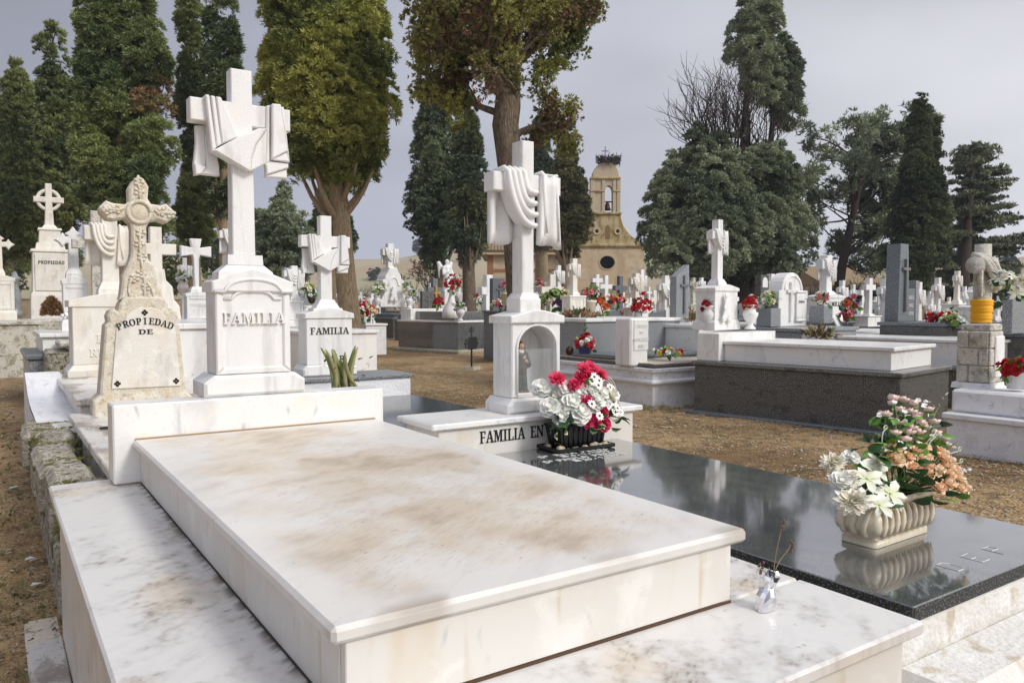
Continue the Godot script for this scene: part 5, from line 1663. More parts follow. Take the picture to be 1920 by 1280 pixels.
# ---- a monument of width w and height h standing at the middle of its front foot
func mon(called: String, label: String, at: Vector3, w: float, h: float, style: String, ped := 0.42, material: Material = null, group := "", opt := {}) -> Node3D:
	var t := thing(called, label, "monument" if ped > 0.0 else "cross", at, opt.get("turn", 0.0), group)
	var mt: Material = material if material else M.marble_satin
	var d := w * 0.62
	var hp := h * ped
	var cw: float = opt.get("cw", w * 0.125)       # half width of the shaft
	var a: float = opt.get("a", w * 0.52)          # half length of the arms
	var zc := -d / 2
	var st := S()
	var ped_mesh: Node = t
	if ped > 0.0:
		frustum(st, Vector3(0, 0, zc), w * 1.14, d * 1.14, w * 1.14, d * 1.14, hp * 0.16)
		frustum(st, Vector3(0, hp * 0.16, zc), w * 1.12, d * 1.12, w, d, hp * 0.06)
		obj("plinth", st, mt, t)
		var p := boxed(Vector3(-w / 2, hp * 0.22, -d), Vector3(w / 2, hp * 0.84, 0), 0.006)
		if opt.get("field", true):
			for s in [-1.0, 1.0]:
				bx(p, Vector3(s * w * 0.43 - w * 0.06, hp * 0.225, -0.003), Vector3(s * w * 0.43 + w * 0.06, hp * 0.83, 0.012), 0.005)
			bx(p, Vector3(-w * 0.365, hp * 0.225, -0.003), Vector3(w * 0.365, hp * 0.29, 0.011), 0.005)
			bx(p, Vector3(-w * 0.365, hp * 0.76, -0.003), Vector3(w * 0.365, hp * 0.83, 0.011), 0.005)
		ped_mesh = obj("pedestal", p, mt, t)
		st = S()
		if opt.get("flat", false):
			bx(st, Vector3(-w * 0.54, hp * 0.842, -d - 0.02), Vector3(w * 0.54, hp * 0.93, 0.02), 0.01)
		else:
			prism(st, cap_outline(w * 0.54, hp * 0.83, hp * 0.99, hp * 0.07), -d - 0.01, 0.015, 0.006)
		var e := cw * 3.4
		frustum(st, Vector3(0, hp * 0.92, zc), e, e, e * 0.98, e * 0.98, hp * 0.10)
		frustum(st, Vector3(0, hp * 1.02, zc), e * 0.95, e * 0.95, cw * 2.3, cw * 2.3, hp * 0.08)
		obj("cap", st, mt, t)
	var y0 := hp * 1.08 if ped > 0.0 else -0.1
	var top := h
	var arm: float = opt.get("arm", lerpf(y0, top, 0.74))
	var ah := cw * 2.0
	var tk := cw * 1.9
	st = S()
	match style:
		"cross", "draped", "faceted":
			prism(st, latin(0, y0, top, cw * 1.12, cw, a, arm + ah / 2, arm - ah / 2), zc - tk / 2, zc + tk / 2, cw * 0.12)
		"flared":
			var o := PackedVector2Array()
			for q in [[-0.6, y0], [0.6, y0], [0.7, arm - ah], [1.0, arm - cw], [a / cw, arm - cw * 1.5], [a / cw, arm + cw * 1.5], [1.0, arm + cw], [1.5, top], [-1.5, top], [-1.0, arm + cw], [-a / cw, arm + cw * 1.5], [-a / cw, arm - cw * 1.5], [-1.0, arm - cw], [-0.7, arm - ah]]:
				o.append(Vector2(q[0] * cw, q[1]))
			prism(st, o, zc - tk / 2, zc + tk / 2, cw * 0.2)
		"budded":
			prism(st, latin(0, y0, top - cw, cw * 1.1, cw, a - cw, arm + cw * 0.8, arm - cw * 0.8), zc - tk / 2, zc + tk / 2, cw * 0.15)
			for q in [Vector2(0, top - cw), Vector2(a - cw, arm), Vector2(-a + cw, arm)]:
				var dirs := [Vector2(0, 1), Vector2(1, 0), Vector2(-1, 0), Vector2(0, -1)]
				var o := PackedVector2Array()
				for k in 8:
					var ang := PI / 4 * k
					o.append(q + Vector2(cos(ang), sin(ang)) * (cw * 1.75 if k % 2 == 0 else cw * 1.0))
				prism(st, o, zc - tk / 2 - 0.002, zc + tk / 2 + 0.003, cw * 0.2)
		"ringed":
			prism(st, latin(0, y0, top, cw * 1.5, cw, a, arm + cw, arm - cw), zc - tk / 2, zc + tk / 2, cw * 0.15)
	obj("cross", st, mt, t)
	if style == "ringed":
		st = S(true)
		var loop := []
		for k in 29:
			loop.append(Vector3(cos(TAU * k / 28), sin(TAU * k / 28), 0) * a * 0.74 + Vector3(0, arm, zc))
		tube(st, loop, [cw * 0.55], 8)
		obj("ring", st, mt, t)
	if style == "draped":
		swag(t, a, tk, Vector3(0, arm + ah / 2, zc + tk / 2), mt, 5)
	elif style == "faceted":
		faceted_cloth(t, a / 0.204, Vector3(0, arm + ah / 2, zc + tk / 2), mt)
	if opt.has("text"):
		var y := hp * 0.62
		for s in opt.text:
			lettering(s, w * opt.get("ts", 0.13), Vector3(0, y, 0.003), opt.get("ink", M.iron), ped_mesh, true, 0.9, 0.004)
			y -= w * opt.get("ts", 0.13) * 1.7
	if opt.has("steps"):
		st = S()
		var o := PackedVector2Array([Vector2(-w * 0.5, 0), Vector2(w * 0.5, 0), Vector2(w * 0.47, h * 0.15), Vector2(w * 0.36, h * 0.22), Vector2(w * 0.33, h * 0.36), Vector2(w * 0.2, h * 0.43), Vector2(w * 0.17, h * 0.55), Vector2(-w * 0.17, h * 0.55), Vector2(-w * 0.2, h * 0.43), Vector2(-w * 0.33, h * 0.36), Vector2(-w * 0.36, h * 0.22), Vector2(-w * 0.47, h * 0.15)])
		prism(st, o, zc - tk * 0.8, zc + tk * 0.4, 0.012)
		obj("stepped_base", st, mt, t)
	return t

# An upright slab of granite with a thin metal cross.
func stele(label: String, at: Vector3, w: float, h: float, material: Material, slope := 0.0, metal: Material = null, category := "headstone", th := 0.14, group := "") -> Node3D:
	var t := thing("stele", label, category, at, 0.0, group)
	var st := S()
	prism(st, PackedVector2Array([Vector2(-w / 2, -0.05), Vector2(w / 2, -0.05), Vector2(w / 2 * (1.0 - absf(slope) * 0.3), h), Vector2(-w / 2, h - slope * w)]), -th, 0.0, 0.006)
	obj("slab", st, material, t)
	if metal:
		st = S()
		prism(st, latin(0.03 * w, h * 0.2, h * 0.82, w * 0.05, w * 0.05, w * 0.26, h * 0.68, h * 0.64), 0.002, 0.03, 0.003)
		obj("metal_cross", st, metal, t)
	return t

func vase(label: String, at: Vector3, h: float, material: Material, group := "", called := "vase") -> Node3D:
	var st := S(true)
	var p := PackedVector2Array()
	for q in [[0.0, 0.0], [0.22, 0.0], [0.22, 0.05], [0.17, 0.10], [0.11, 0.17], [0.12, 0.22], [0.24, 0.40], [0.31, 0.58], [0.31, 0.66], [0.24, 0.80], [0.21, 0.86], [0.29, 0.94], [0.30, 1.0], [0.26, 1.0], [0.18, 0.9], [0.0, 0.85]]:
		p.append(Vector2(q[0], q[1]) * h)
	lathe(st, p, 18)
	var o := obj(called, st, material)
	o.position = at
	tag(o, label, "vase", group)
	return o

func pot(label: String, at: Vector3, r: float, h: float, material: Material, group := "") -> Node3D:
	var st := S(true)
	var p := PackedVector2Array()
	for q in [[0.0, 0.0], [0.72, 0.0], [0.98, 0.86], [1.06, 0.87], [1.06, 1.0], [0.93, 1.0], [0.9, 0.85], [0.0, 0.82]]:
		p.append(Vector2(q[0] * r, q[1] * h))
	lathe(st, p, 18)
	var o := obj("flower_pot", st, material)
	o.position = at
	tag(o, label, "flower pot", group)
	return o

func make_right_block() -> void:
	# dark granite tomb with a white raised lid, turned a little
	var t := tomb("granite_tomb", "long dark speckled granite tomb with a white marble lid on top", Vector3(7.72, 0.3, -6.70), 1.46, 2.42, 0.625, M.granite_dark, variant("granite_dark", Color(1.25, 1.25, 1.25), 0.3), deg_to_rad(9.5), 0.24, M.marble, 0.33)
	obj("footing", boxed(Vector3(-0.80, -0.2, -0.05), Vector3(0.80, 0.03, 2.5), 0.01), M.granite_slate, t)
	mon("swag_cross_monument", "white swag cross with a carved mourner on the granite tomb between two urns", Vector3(7.651, 1.280, -6.611), 0.472, 1.376, "draped", 0.42, null, "", {"turn": 0.1, "field": false, "a": 0.165, "cw": 0.05})
	relief(Vector3(7.583, 1.534, -6.548), 0.21, "carved mourner in the arched panel of the swag cross beside the urns", 0.1)
	vase("white stone urn left of the swag cross on the granite tomb", Vector3(7.430, 1.275, -6.699), 0.31, M.marble_satin, "white urns beside the swag cross", "urn")
	vase("white stone urn right of the swag cross on the granite tomb", Vector3(7.981, 1.284, -6.510), 0.31, M.marble_satin, "white urns beside the swag cross", "urn")
	# white painted tomb in the middle
	t = tomb("white_tomb", "low white painted tomb with a dark rimmed marble top beside the aisle", Vector3(7.53, 0.3, -9.5), 1.5, 2.5, 0.50, M.paint, M.paint, 0.0)
	obj("rim", boxed(Vector3(-0.70, 0.44, 0.02), Vector3(0.70, 0.483, 2.47), 0.006), M.granite_dark, t).position.y = 0.06
	obj("top_slab", boxed(Vector3(-0.69, 0.545, 0.03), Vector3(0.69, 0.56, 2.46), 0.004), variant("plate", Color(0.9, 0.87, 0.82)), t)
	obj("ledge", boxed(Vector3(-0.78, 0.30, -0.02), Vector3(0.78, 0.36, 2.53), 0.02), M.paint, t)
	# the tomb and stone-faced cross at the right edge
	t = tomb("stepped_white_tomb", "stepped white painted tomb under the stone cross at the right edge", Vector3(7.98, 0.3, -3.62), 2.1, 2.2, 0.35, M.paint, M.paint, deg_to_rad(3))
	obj("upper_step", boxed(Vector3(-0.92, 0.352, 0.02), Vector3(1.0, 0.55, 2.0), 0.02), M.paint, t)
	obj("shelf", boxed(Vector3(-0.72, 0.552, 0.55), Vector3(0.9, 0.585, 1.9), 0.01), M.ceramic, t)
	var at: Vector3 = Vector3(7.511, 0.842, -3.396)
	var c := thing("stone_faced_cross", "rough stone-faced pedestal carrying a round-armed draped stone cross", "monument", at, 0.12)
	c.scale = Vector3.ONE * 0.843
	var st := S()
	frustum(st, Vector3(0, 0, -0.16), 0.44, 0.40, 0.42, 0.38, 0.06)
	obj("plinth", st, M.paint, c)
	obj("core", boxed(Vector3(-0.17, 0.05, -0.32), Vector3(0.17, 0.61, -0.01), 0.02), M.weathered, c)
	for row in 3:
		for k in 2:
			var y := 0.065 + row * 0.185
			var split := 0.5 + (0.18 if row % 2 else -0.12)
			var z0 := -0.325 + 0.32 * (0.0 if k == 0 else split)
			var z1 := -0.325 + 0.32 * (split if k == 0 else 1.0)
			obj("stone", boxed(Vector3(-0.192, y, z0 + 0.006), Vector3(-0.165, y + 0.175, z1 - 0.006), 0.036), M.weathered, c)
		obj("stone", boxed(Vector3(-0.185, 0.065 + row * 0.185, -0.012), Vector3(0.0 if row % 2 else 0.185, 0.24 + row * 0.185, 0.012), 0.015), M.weathered, c)
	obj("tablet", boxed(Vector3(-0.08, 0.12, 0.005), Vector3(0.18, 0.56, 0.03), 0.012), M.marble_satin, c)
	st = S()
	bx(st, Vector3(-0.15, 0.61, -0.30), Vector3(0.19, 0.69, 0.0), 0.015)
	obj("cap", st, M.weathered, c)
	st = S(true)
	tube(st, [Vector3(0.0, 0.68, -0.15), Vector3(0.0, 0.85, -0.15), Vector3(0.0, 1.1, -0.15), Vector3(0, 1.54, -0.15)], [0.098, 0.09, 0.088, 0.082], 12, 1.0, Vector3(0, 0, 1))
	tube(st, [Vector3(-0.24, 1.31, -0.15), Vector3(0.24, 1.31, -0.15)], [0.092], 12, 1.0, Vector3(0, 0, 1))
	obj("cross", st, M.weathered, c)
	st = S(true)
	for k in 3:
		tube(st, bez(Vector3(-0.17 + k * 0.05, 1.42, -0.2), Vector3(-0.19 + 0.05 * k, 1.42, 0.0), Vector3(-0.10, 1.0 + k * 0.12, 0.02), Vector3(0.14, 1.08 + k * 0.08, -0.03), 8), [0.035], 8)
	curtain(st, -0.22, -0.09, 1.40, 1.0, -0.09, 0.012, 1.0, 0.04, 0.08)
	curtain(st, 0.09, 0.22, 1.40, 1.02, -0.07, 0.012, 1.0, 0.04, 0.0)
	obj("drapery", st, M.weathered, c)
	st = S(true)
	var wrap := []
	var wr := []
	for k in 21:
		wrap.append(Vector3(-0.018, 0.70 + 0.0125 * k, -0.149))
		wr.append(0.102 + 0.006 * sin(k * 2.1) + 0.003 * sin(k * 5.3) + 0.008 * (k / 20.0))
	tube(st, wrap, wr, 18, 1.0, Vector3(0, 0, 1))
	var y := obj("plastic_wrap", st, M.yellow)
	y.position = at
	y.scale = Vector3.ONE * 0.843
	tag(y, "yellow plastic wrapped round the foot of the stone cross at the right edge", "wrapping")
	pot("white bowl pot of red roses on the shelf at the right edge", Vector3(7.350, 0.870, -3.143), 0.105, 0.15, M.paint)
	# grey tombs behind
	tomb("grey_tomb", "grey granite tomb with a white marble top behind the long dark granite tomb", Vector3(10.507, 0.300, -7.178), 1.5, 2.6, 0.52, M.granite_dark, M.granite_slate, deg_to_rad(5), 0.33, M.marble)
	t = thing("round_top_headstone", "round-topped white headstone with a carved cross and a scroll", "headstone", Vector3(9.663, 1.276, -7.130), 0.08)
	st = S()
	var hw := 0.36
	var o := PackedVector2Array([Vector2(-hw, 0), Vector2(hw, 0), Vector2(hw, 0.50), Vector2(0.29, 0.52)])
	for k in 13:
		var ang := PI * k / 12.0
		o.append(Vector2(cos(ang) * 0.27, 0.52 + sin(ang) * 0.26))
	o.append_array([Vector2(-0.29, 0.52), Vector2(-hw, 0.50)])
	prism(st, o, -0.22, 0.0, 0.012)
	for s in [-1.0, 1.0]:
		bx(st, Vector3(s * 0.32 - 0.05, 0.40, -0.23), Vector3(s * 0.32 + 0.05, 0.52, 0.015), 0.006)
		bx(st, Vector3(s * 0.32 - 0.04, 0.0, -0.21), Vector3(s * 0.32 + 0.04, 0.40, 0.008), 0.006)
	obj("stone", st, M.marble_satin, t)
	st = S(true)
	var arc := []
	for k in 17:
		arc.append(Vector3(cos(PI * k / 16) * 0.21, 0.53 + sin(PI * k / 16) * 0.20, 0.0))
	tube(st, arc, [0.016], 6)
	obj("arch_moulding", st, M.marble_satin, t)
	st = S()
	prism(st, latin(-0.07, 0.08, 0.64, 0.022, 0.022, 0.10, 0.53, 0.485), 0.0, 0.035, 0.004)
	obj("carved_cross", st, M.marble_satin, t)
	st = S(true)
	curtain(st, 0.06, 0.27, 0.50, 0.09, 0.03, 0.004, 0.5, 0.03)
	tube(st, [Vector3(0.05, 0.50, 0.03), Vector3(0.28, 0.50, 0.03)], [0.02], 8)
	tube(st, [Vector3(0.05, 0.09, 0.03), Vector3(0.28, 0.09, 0.03)], [0.02], 8)
	obj("scroll", st, M.marble_satin, t)
	lettering("FAMILIA", 0.03, Vector3(0.165, 0.36, 0.045), M.granite_slate, t, true, 0.8, 0.004)
	tomb("grey_tomb", "grey granite plinth tomb carrying the round-topped white headstone", Vector3(9.709, 0.300, -7.459), 1.5, 0.9, 0.9739, M.granite_grey, M.granite_grey, 0.08)
	for q in [[Vector3(9.208, 1.282, -7.193), "left"], [Vector3(10.180, 1.317, -7.024), "right"]]:
		var p := thing("granite_planter", "grey granite block planter on the %s of the round-topped headstone" % q[1], "planter", q[0], 0.08)
		obj("block", boxed(Vector3(-0.12, 0, -0.12), Vector3(0.12, 0.26, 0.12), 0.006), M.granite_grey, p)
	mon("swag_cross_monument", "white swag cross with family lettering right of the round-topped headstone", Vector3(12.145, 1.305, -8.116), 0.568, 1.138, "draped", 0.42, null, "", {"text": ["FAMILIA"], "field": false, "a": 0.20, "cw": 0.075})
	tomb("grey_tomb", "slate grey tomb under the small plain cross near the tall stele", Vector3(12.812, 0.300, -8.590), 2.2, 2.4, 0.84, M.granite_dark, M.marble, 0.05)
	mon("plain_cross", "plain white cross with an oval portrait on a small white block", Vector3(12.066, 1.233, -7.326), 0.367, 0.794, "cross", 0.24, null, "", {"a": 0.14, "cw": 0.045, "field": false, "flat": true})
	t = thing("book_plaque", "open stone book leaning on the tomb left of the plain portrait cross", "plaque", Vector3(11.510, 1.236, -7.578), 0.2)
	obj("page", boxed(Vector3(-0.12, 0, -0.02), Vector3(0.0, 0.16, 0.01), 0.008), M.marble_satin, t).rotation.x = -0.5
	obj("page", boxed(Vector3(0.0, 0, -0.02), Vector3(0.12, 0.16, 0.01), 0.008), M.granite_grey, t).rotation.x = -0.5
	# tall grey stele with the steel cross
	at = Vector3(11.289, 1.339, -6.402)
	t = thing("tall_stele", "tall tapering grey granite stele with a steel cross and lettered wing", "headstone", at, 0.1)
	st = S()
	prism(st, PackedVector2Array([Vector2(-0.17, 0), Vector2(0.20, 0), Vector2(0.13, 1.15), Vector2(-0.13, 1.15)]), -0.20, 0.0, 0.008)
	obj("shaft", st, M.granite_slate, t)
	obj("wing", boxed(Vector3(0.201, 0.0, -0.18), Vector3(0.52, 0.50, -0.06), 0.006), M.granite_slate, t)
	obj("side_post", boxed(Vector3(0.525, 0.0, -0.20), Vector3(0.64, 0.62, -0.05), 0.006), M.granite_grey, t)
	st = S()
	prism(st, latin(0.02, 0.15, 0.93, 0.022, 0.022, 0.11, 0.80, 0.76), 0.01, 0.04, 0.003)
	obj("steel_cross", st, M.steel, t)
	for q in [["FAMILIA", 0.36], ["GOMEZ", 0.24], ["PASTOR", 0.12]]:
		lettering(q[0], 0.05, Vector3(0.36, q[1], -0.057), M.engraved, t, true, 0.75, 0.006)
	tomb("granite_plinth_tomb", "dark granite plinth tomb under the tall grey stele", Vector3(11.680, 0.300, -6.678), 1.5, 0.95, at.y - 0.302, M.granite_dark, M.granite_slate, 0.1)
	tomb("granite_plinth_tomb", "long dark granite tomb with a pale top to the right of the tall stele", Vector3(12.180, 0.300, -6.026), 2.8, 1.6, 0.80, M.granite_dark, M.granite_slate, 0.1)
	mon("draped_column", "pale draped column cross on a block right of the tall stele", Vector3(12.989, 1.276, -6.347), 0.438, 0.859, "draped", 0.42, M.cream, "", {"a": 0.10, "cw": 0.036, "flat": true})
	mon("shaped_pillar", "white shaped pillar monument half behind the stone-faced cross", Vector3(11.619, 1.254, -5.459), 0.364, 0.570, "budded", 0.6, null, "", {"a": 0.10, "cw": 0.04})
	stele("grey granite headstone with a dark wreath at the right border", Vector3(10.742, 1.279, -4.602), 0.34, 0.46, M.granite_grey, 0.0, null, "headstone", 0.12)
	tomb("granite_plinth_tomb", "dark granite tomb behind the stone-faced cross at the right border", Vector3(11.468, 0.300, -5.365), 1.4, 2.2, 0.93, M.granite_dark, M.granite_slate, 0.1)

# A kneeling mourner carved in low relief.
func relief(at: Vector3, s: float, label: String, turn := 0.0) -> void:
	var w := Color(0.76, 0.76, 0.745)
	var caps := [
		[Vector3(0, 0.78, 0), Vector3(0.03, 0.72, 0), 0.17, 0.15, w], [Vector3(0.08, 0.85, -0.05), Vector3(0.22, 0.3, -0.05), 0.14, 0.16, w], [Vector3(0.05, 0.45, 0), Vector3(0.05, -0.2, 0), 0.22, 0.30, w],
		[Vector3(-0.1, 0.42, 0.05), Vector3(-0.22, 0.1, 0.1), 0.10, 0.08, w], [Vector3(-0.22, 0.1, 0.1), Vector3(0.0, 0.2, 0.15), 0.08, 0.06, w], [Vector3(-0.05, -0.2, 0.0), Vector3(-0.25, -0.55, 0.0), 0.22, 0.2, w], [Vector3(0.2, -0.2, 0.0), Vector3(0.3, -0.6, 0.0), 0.2, 0.2, w]]
	var o := put("carved_relief", blob(caps, 0.05, 0.06, Vector3(1, 1, 0.45)), M.figure)
	o.position = at
	o.scale = Vector3.ONE * s
	o.rotation.y = turn
	tag(o, label, "relief")

func make_left_rows() -> void:
	# mossy stone kerb along the path
	var z := -3.52
	var t := thing("mossy_wall", "low mossy wall of rough stone blocks beside the earth path", "wall")
	for k in 9:
		var l := rng.randf_range(0.20, 0.34)
		var st := boxed(Vector3(0.215, 0.60 + rng.randf_range(-0.01, 0.02), z - l), Vector3(0.405 + rng.randf_range(-0.01, 0.01), 0.838 + rng.randf_range(-0.02, 0.02), z - 0.008), 0.03)
		obj("stone", st, M.mossy, t).rotation.y = rng.randf_range(-0.015, 0.015)
		obj("stone", boxed(Vector3(0.20, 0.2, z - l - 0.05), Vector3(0.40, 0.60, z - 0.012 - 0.05), 0.04), M.mossy, t)
		z -= l
	var moss := []
	var mc := []
	for k in 2600:
		var zz := rng.randf_range(-5.8, -3.5)
		var p := Vector3(0.21 + rng.randf_range(-0.02, 0.03), rng.randf_range(0.62, 0.84), zz) if k % 3 else Vector3(0.21 + 0.2 * rng.randf(), 0.838, -3.52 - 0.28 * rng.randi_range(0, 8) + rng.randfn() * 0.02)
		if sin(zz * 7.0) + sin(zz * 3.1) < 0.1:
			continue
		moss.append(Transform3D(frame((Vector3(-0.5, 1, 0) + rdir() * 0.7).normalized(), rng.randf() * TAU, rng.randf_range(0.006, 0.014)), p))
		mc.append(Color(0.14, 0.15, 0.025).lerp(Color(0.30, 0.29, 0.08), rng.randf()))
	scatter("moss", M.spray[1], moss, mc, M.foliage, t)
	# white kerb with a curved top
	t = thing("white_kerb", "white painted tomb side with a curved shoulder along the path", "kerb")
	var st := S()
	var side := PackedVector2Array([Vector2(5.85, 0.2), Vector2(8.05, 0.2), Vector2(8.05, 1.0), Vector2(7.75, 1.02), Vector2(7.45, 0.96), Vector2(7.15, 0.88), Vector2(6.8, 0.845), Vector2(5.85, 0.84)])
	prism(st, side, 0.0, 0.27, 0.02)
	var o := obj("kerb_body", st, M.paint, t)
	o.position = Vector3(0.25, 0, 0)
	o.rotation.y = PI / 2
	o.position = Vector3(0.23, 0, 0)
	tomb("old_marble_grave", "weathered marble grave with a stepped slab below the raised-letter monument", Vector3(1.0, 0.3, -8.0), 1.1, 2.2, 0.68, M.streaked, M.plate)
	# the cream marble monument
	var m := mon("draped_cross_monument", "cream marble gabled monument with a swag cross behind the limestone stone", Vector3(0.898, 0.901, -7.582), 0.636, 1.476, "draped", 0.55, M.cream, "", {"field": false, "a": 0.20, "cw": 0.062})
	lettering("F", 0.07, Vector3(-0.11, 0.40, 0.001), M.cream, m, true, 1.0, 0.016)
	lettering("RU", 0.065, Vector3(-0.13, 0.28, 0.001), M.cream, m, true, 1.0, 0.016)
	mon("plain_cross", "plain grey stone cross behind the swag cross of the cream monument", Vector3(1.098, 1.665, -10.697), 0.173, 1.064, "cross", 0.0, M.weathered, "", {"a": 0.26, "cw": 0.055, "arm": 0.66})
	mon("stepped_cross", "white plain cross rising from a wavy stepped base", Vector3(1.479, 1.432, -8.878), 0.476, 0.982, "cross", 0.0, M.cream, "", {"a": 0.20, "cw": 0.058, "steps": true, "arm": 0.75})
	var h2 := Vector3(1.488, 1.432, -8.872)
	tomb("white_tomb", "white tomb carrying the wavy stepped cross", Vector3(h2.x, 0.3, h2.z - 0.5), 1.0, 2.2, h2.y - 0.3, M.marble, M.marble)
	mon("budded_cross_monument", "white cross with budded ends on a shouldered headstone with scrolls", Vector3(0.875, 1.259, -10.967), 0.259, 1.255, "budded", 0.56, null, "", {"a": 0.165, "cw": 0.052})
	var hb := Vector3(0.872, 1.259, -10.969)
	tomb("grey_tomb", "grey granite tomb with a white lid and a dry shrub on it", Vector3(hb.x - 0.15, 0.3, hb.z - 0.4), 0.85, 1.7, hb.y - 0.5, M.granite_grey, M.granite_slate, 0.0, 0.22, M.marble)
	# ringed cross
	m = thing("ringed_cross_monument", "tall pale ringed cross on a stepped pedestal with a lettered tablet", "monument", Vector3(1.049, 0.520, -18.071))
	var b0 := 0.7074
	st = S()
	bx(st, Vector3(-0.62, -0.1, -0.9), Vector3(0.95, b0 - 0.10, 0.15), 0.03)
	bx(st, Vector3(-0.60, b0 - 0.10, -0.8), Vector3(0.6, b0 + 0.04, 0.08), 0.02)
	obj("base", st, M.weathered, m)
	st = S()
	for q in [[0.04, 0.74, 0.72, 0.50], [0.54, 0.72, 0.70, 0.06], [0.60, 0.66, 0.62, 0.82], [1.42, 0.70, 0.68, 0.05], [1.47, 0.52, 0.47, 0.13], [1.60, 0.39, 0.36, 0.26], [1.86, 0.42, 0.40, 0.04], [1.90, 0.28, 0.18, 0.07]]:
		frustum(st, Vector3(0, b0 + q[0], -0.35), q[1], q[1] * 0.9, q[2], q[2] * 0.9, q[3])
	obj("pedestal", st, M.cream, m)
	obj("tablet", boxed(Vector3(-0.285, b0 + 0.64, -0.07), Vector3(0.285, b0 + 1.38, -0.03), 0.005), M.cream, m)
	lettering("PROPIEDAD", 0.07, Vector3(0, b0 + 1.20, -0.027), M.black_paint, m, false, 0.85)
	st = S()
	prism(st, latin(0, b0 + 1.93, b0 + 2.80, 0.085, 0.058, 0.265, b0 + 2.53, b0 + 2.42), -0.41, -0.29, 0.012)
	obj("cross", st, M.cream, m)
	st = S(true)
	var loop := []
	for k in 29:
		loop.append(Vector3(cos(TAU * k / 28) * 0.195, b0 + 2.475 + sin(TAU * k / 28) * 0.195, -0.35))
	tube(st, loop, [0.036], 8)
	obj("ring", st, M.cream, m)
	# left edge: scrolled headstone, baluster, stone base
	m = mon("scrolled_headstone", "cream scrolled headstone with a small white cross cut by the left edge", Vector3(0.139, 1.344, -14.949), 0.400, 1.361, "budded", 0.55, M.cream, "", {"a": 0.19, "cw": 0.05})
	var hm := Vector3(0.139, 1.344, -14.949)
	tomb("white_tomb", "low weathered tomb with a dry shrub at the left edge", Vector3(hm.x, 0.5, hm.z - 0.4), 1.0, 1.8, hm.y - 0.5, M.weathered, M.weathered)
	st = S(true)
	var prof := PackedVector2Array()
	for q in [[0.0, 0.0], [0.10, 0.0], [0.10, 0.06], [0.06, 0.10], [0.085, 0.2], [0.09, 0.32], [0.055, 0.48], [0.05, 0.56], [0.08, 0.6], [0.085, 0.64], [0.05, 0.66], [0.03, 0.72], [0.0, 0.74]]:
		prof.append(Vector2(q[0], q[1]))
	lathe(st, prof, 14)
	o = obj("baluster", st, M.granite_grey)
	o.position = Vector3(0.360, 1.405, -15.403)
	tag(o, "single grey turned baluster between the scrolled headstone and the ringed cross", "baluster")
	o = obj("stone_plinth", boxed(Vector3(-0.62, -0.2, -0.8), Vector3(0.62, 0.80, 0.0), 0.03), M.weathered)
	o.position = Vector3(0.535, 0.520, -16.730)
	tag(o, "grey weathered stone plinth beneath the ringed cross beside the path", "plinth")
	o = obj("stone_plinth", boxed(Vector3(-0.12, -0.3, -0.35), Vector3(0.12, 0.60, 0.35), 0.03), M.mossy)
	o.position = Vector3(0.584, 0.520, -9.717)
	tag(o, "mossy stone block beside the path in front of the cream monument", "plinth")
	o = obj("stone_plinth", boxed(Vector3(-0.08, 0, -0.25), Vector3(0.14, 0.07, 0.25), 0.02), M.weathered)
	o.position = Vector3(0.661, 1.146, -9.546)
	tag(o, "small weathered cap stone on the mossy block by the cream monument", "stone")
	# thin white cross behind the big monument
	mon("flared_cross_monument", "thin white cross with flared ends on an arched family pedestal", Vector3(2.264, 1.293, -10.759), 0.284, 1.160, "flared", 0.42, null, "", {"text": ["FAMILIA"], "ink": M.marble_satin, "a": 0.19, "cw": 0.048})
	var hf := Vector3(2.255, 1.293, -10.765)
	tomb("white_tomb", "white tomb with a grey plate under the thin flared cross", Vector3(hf.x + 0.1, 0.3, hf.z - 0.5), 1.0, 2.3, hf.y - 0.3, M.marble, M.granite_slate)
	mon("draped_cross", "swag cross half hidden behind the shaft of the big draped cross", Vector3(3.269, 1.344, -12.854), 0.349, 1.598, "draped", 0.40, null, "", {"a": 0.21, "cw": 0.06})
	mon("plain_cross", "small white cross far behind the thin flared cross", Vector3(4.180, 1.190, -21.269), 0.193, 1.594, "draped", 0.35, null, "", {"a": 0.18, "cw": 0.05})

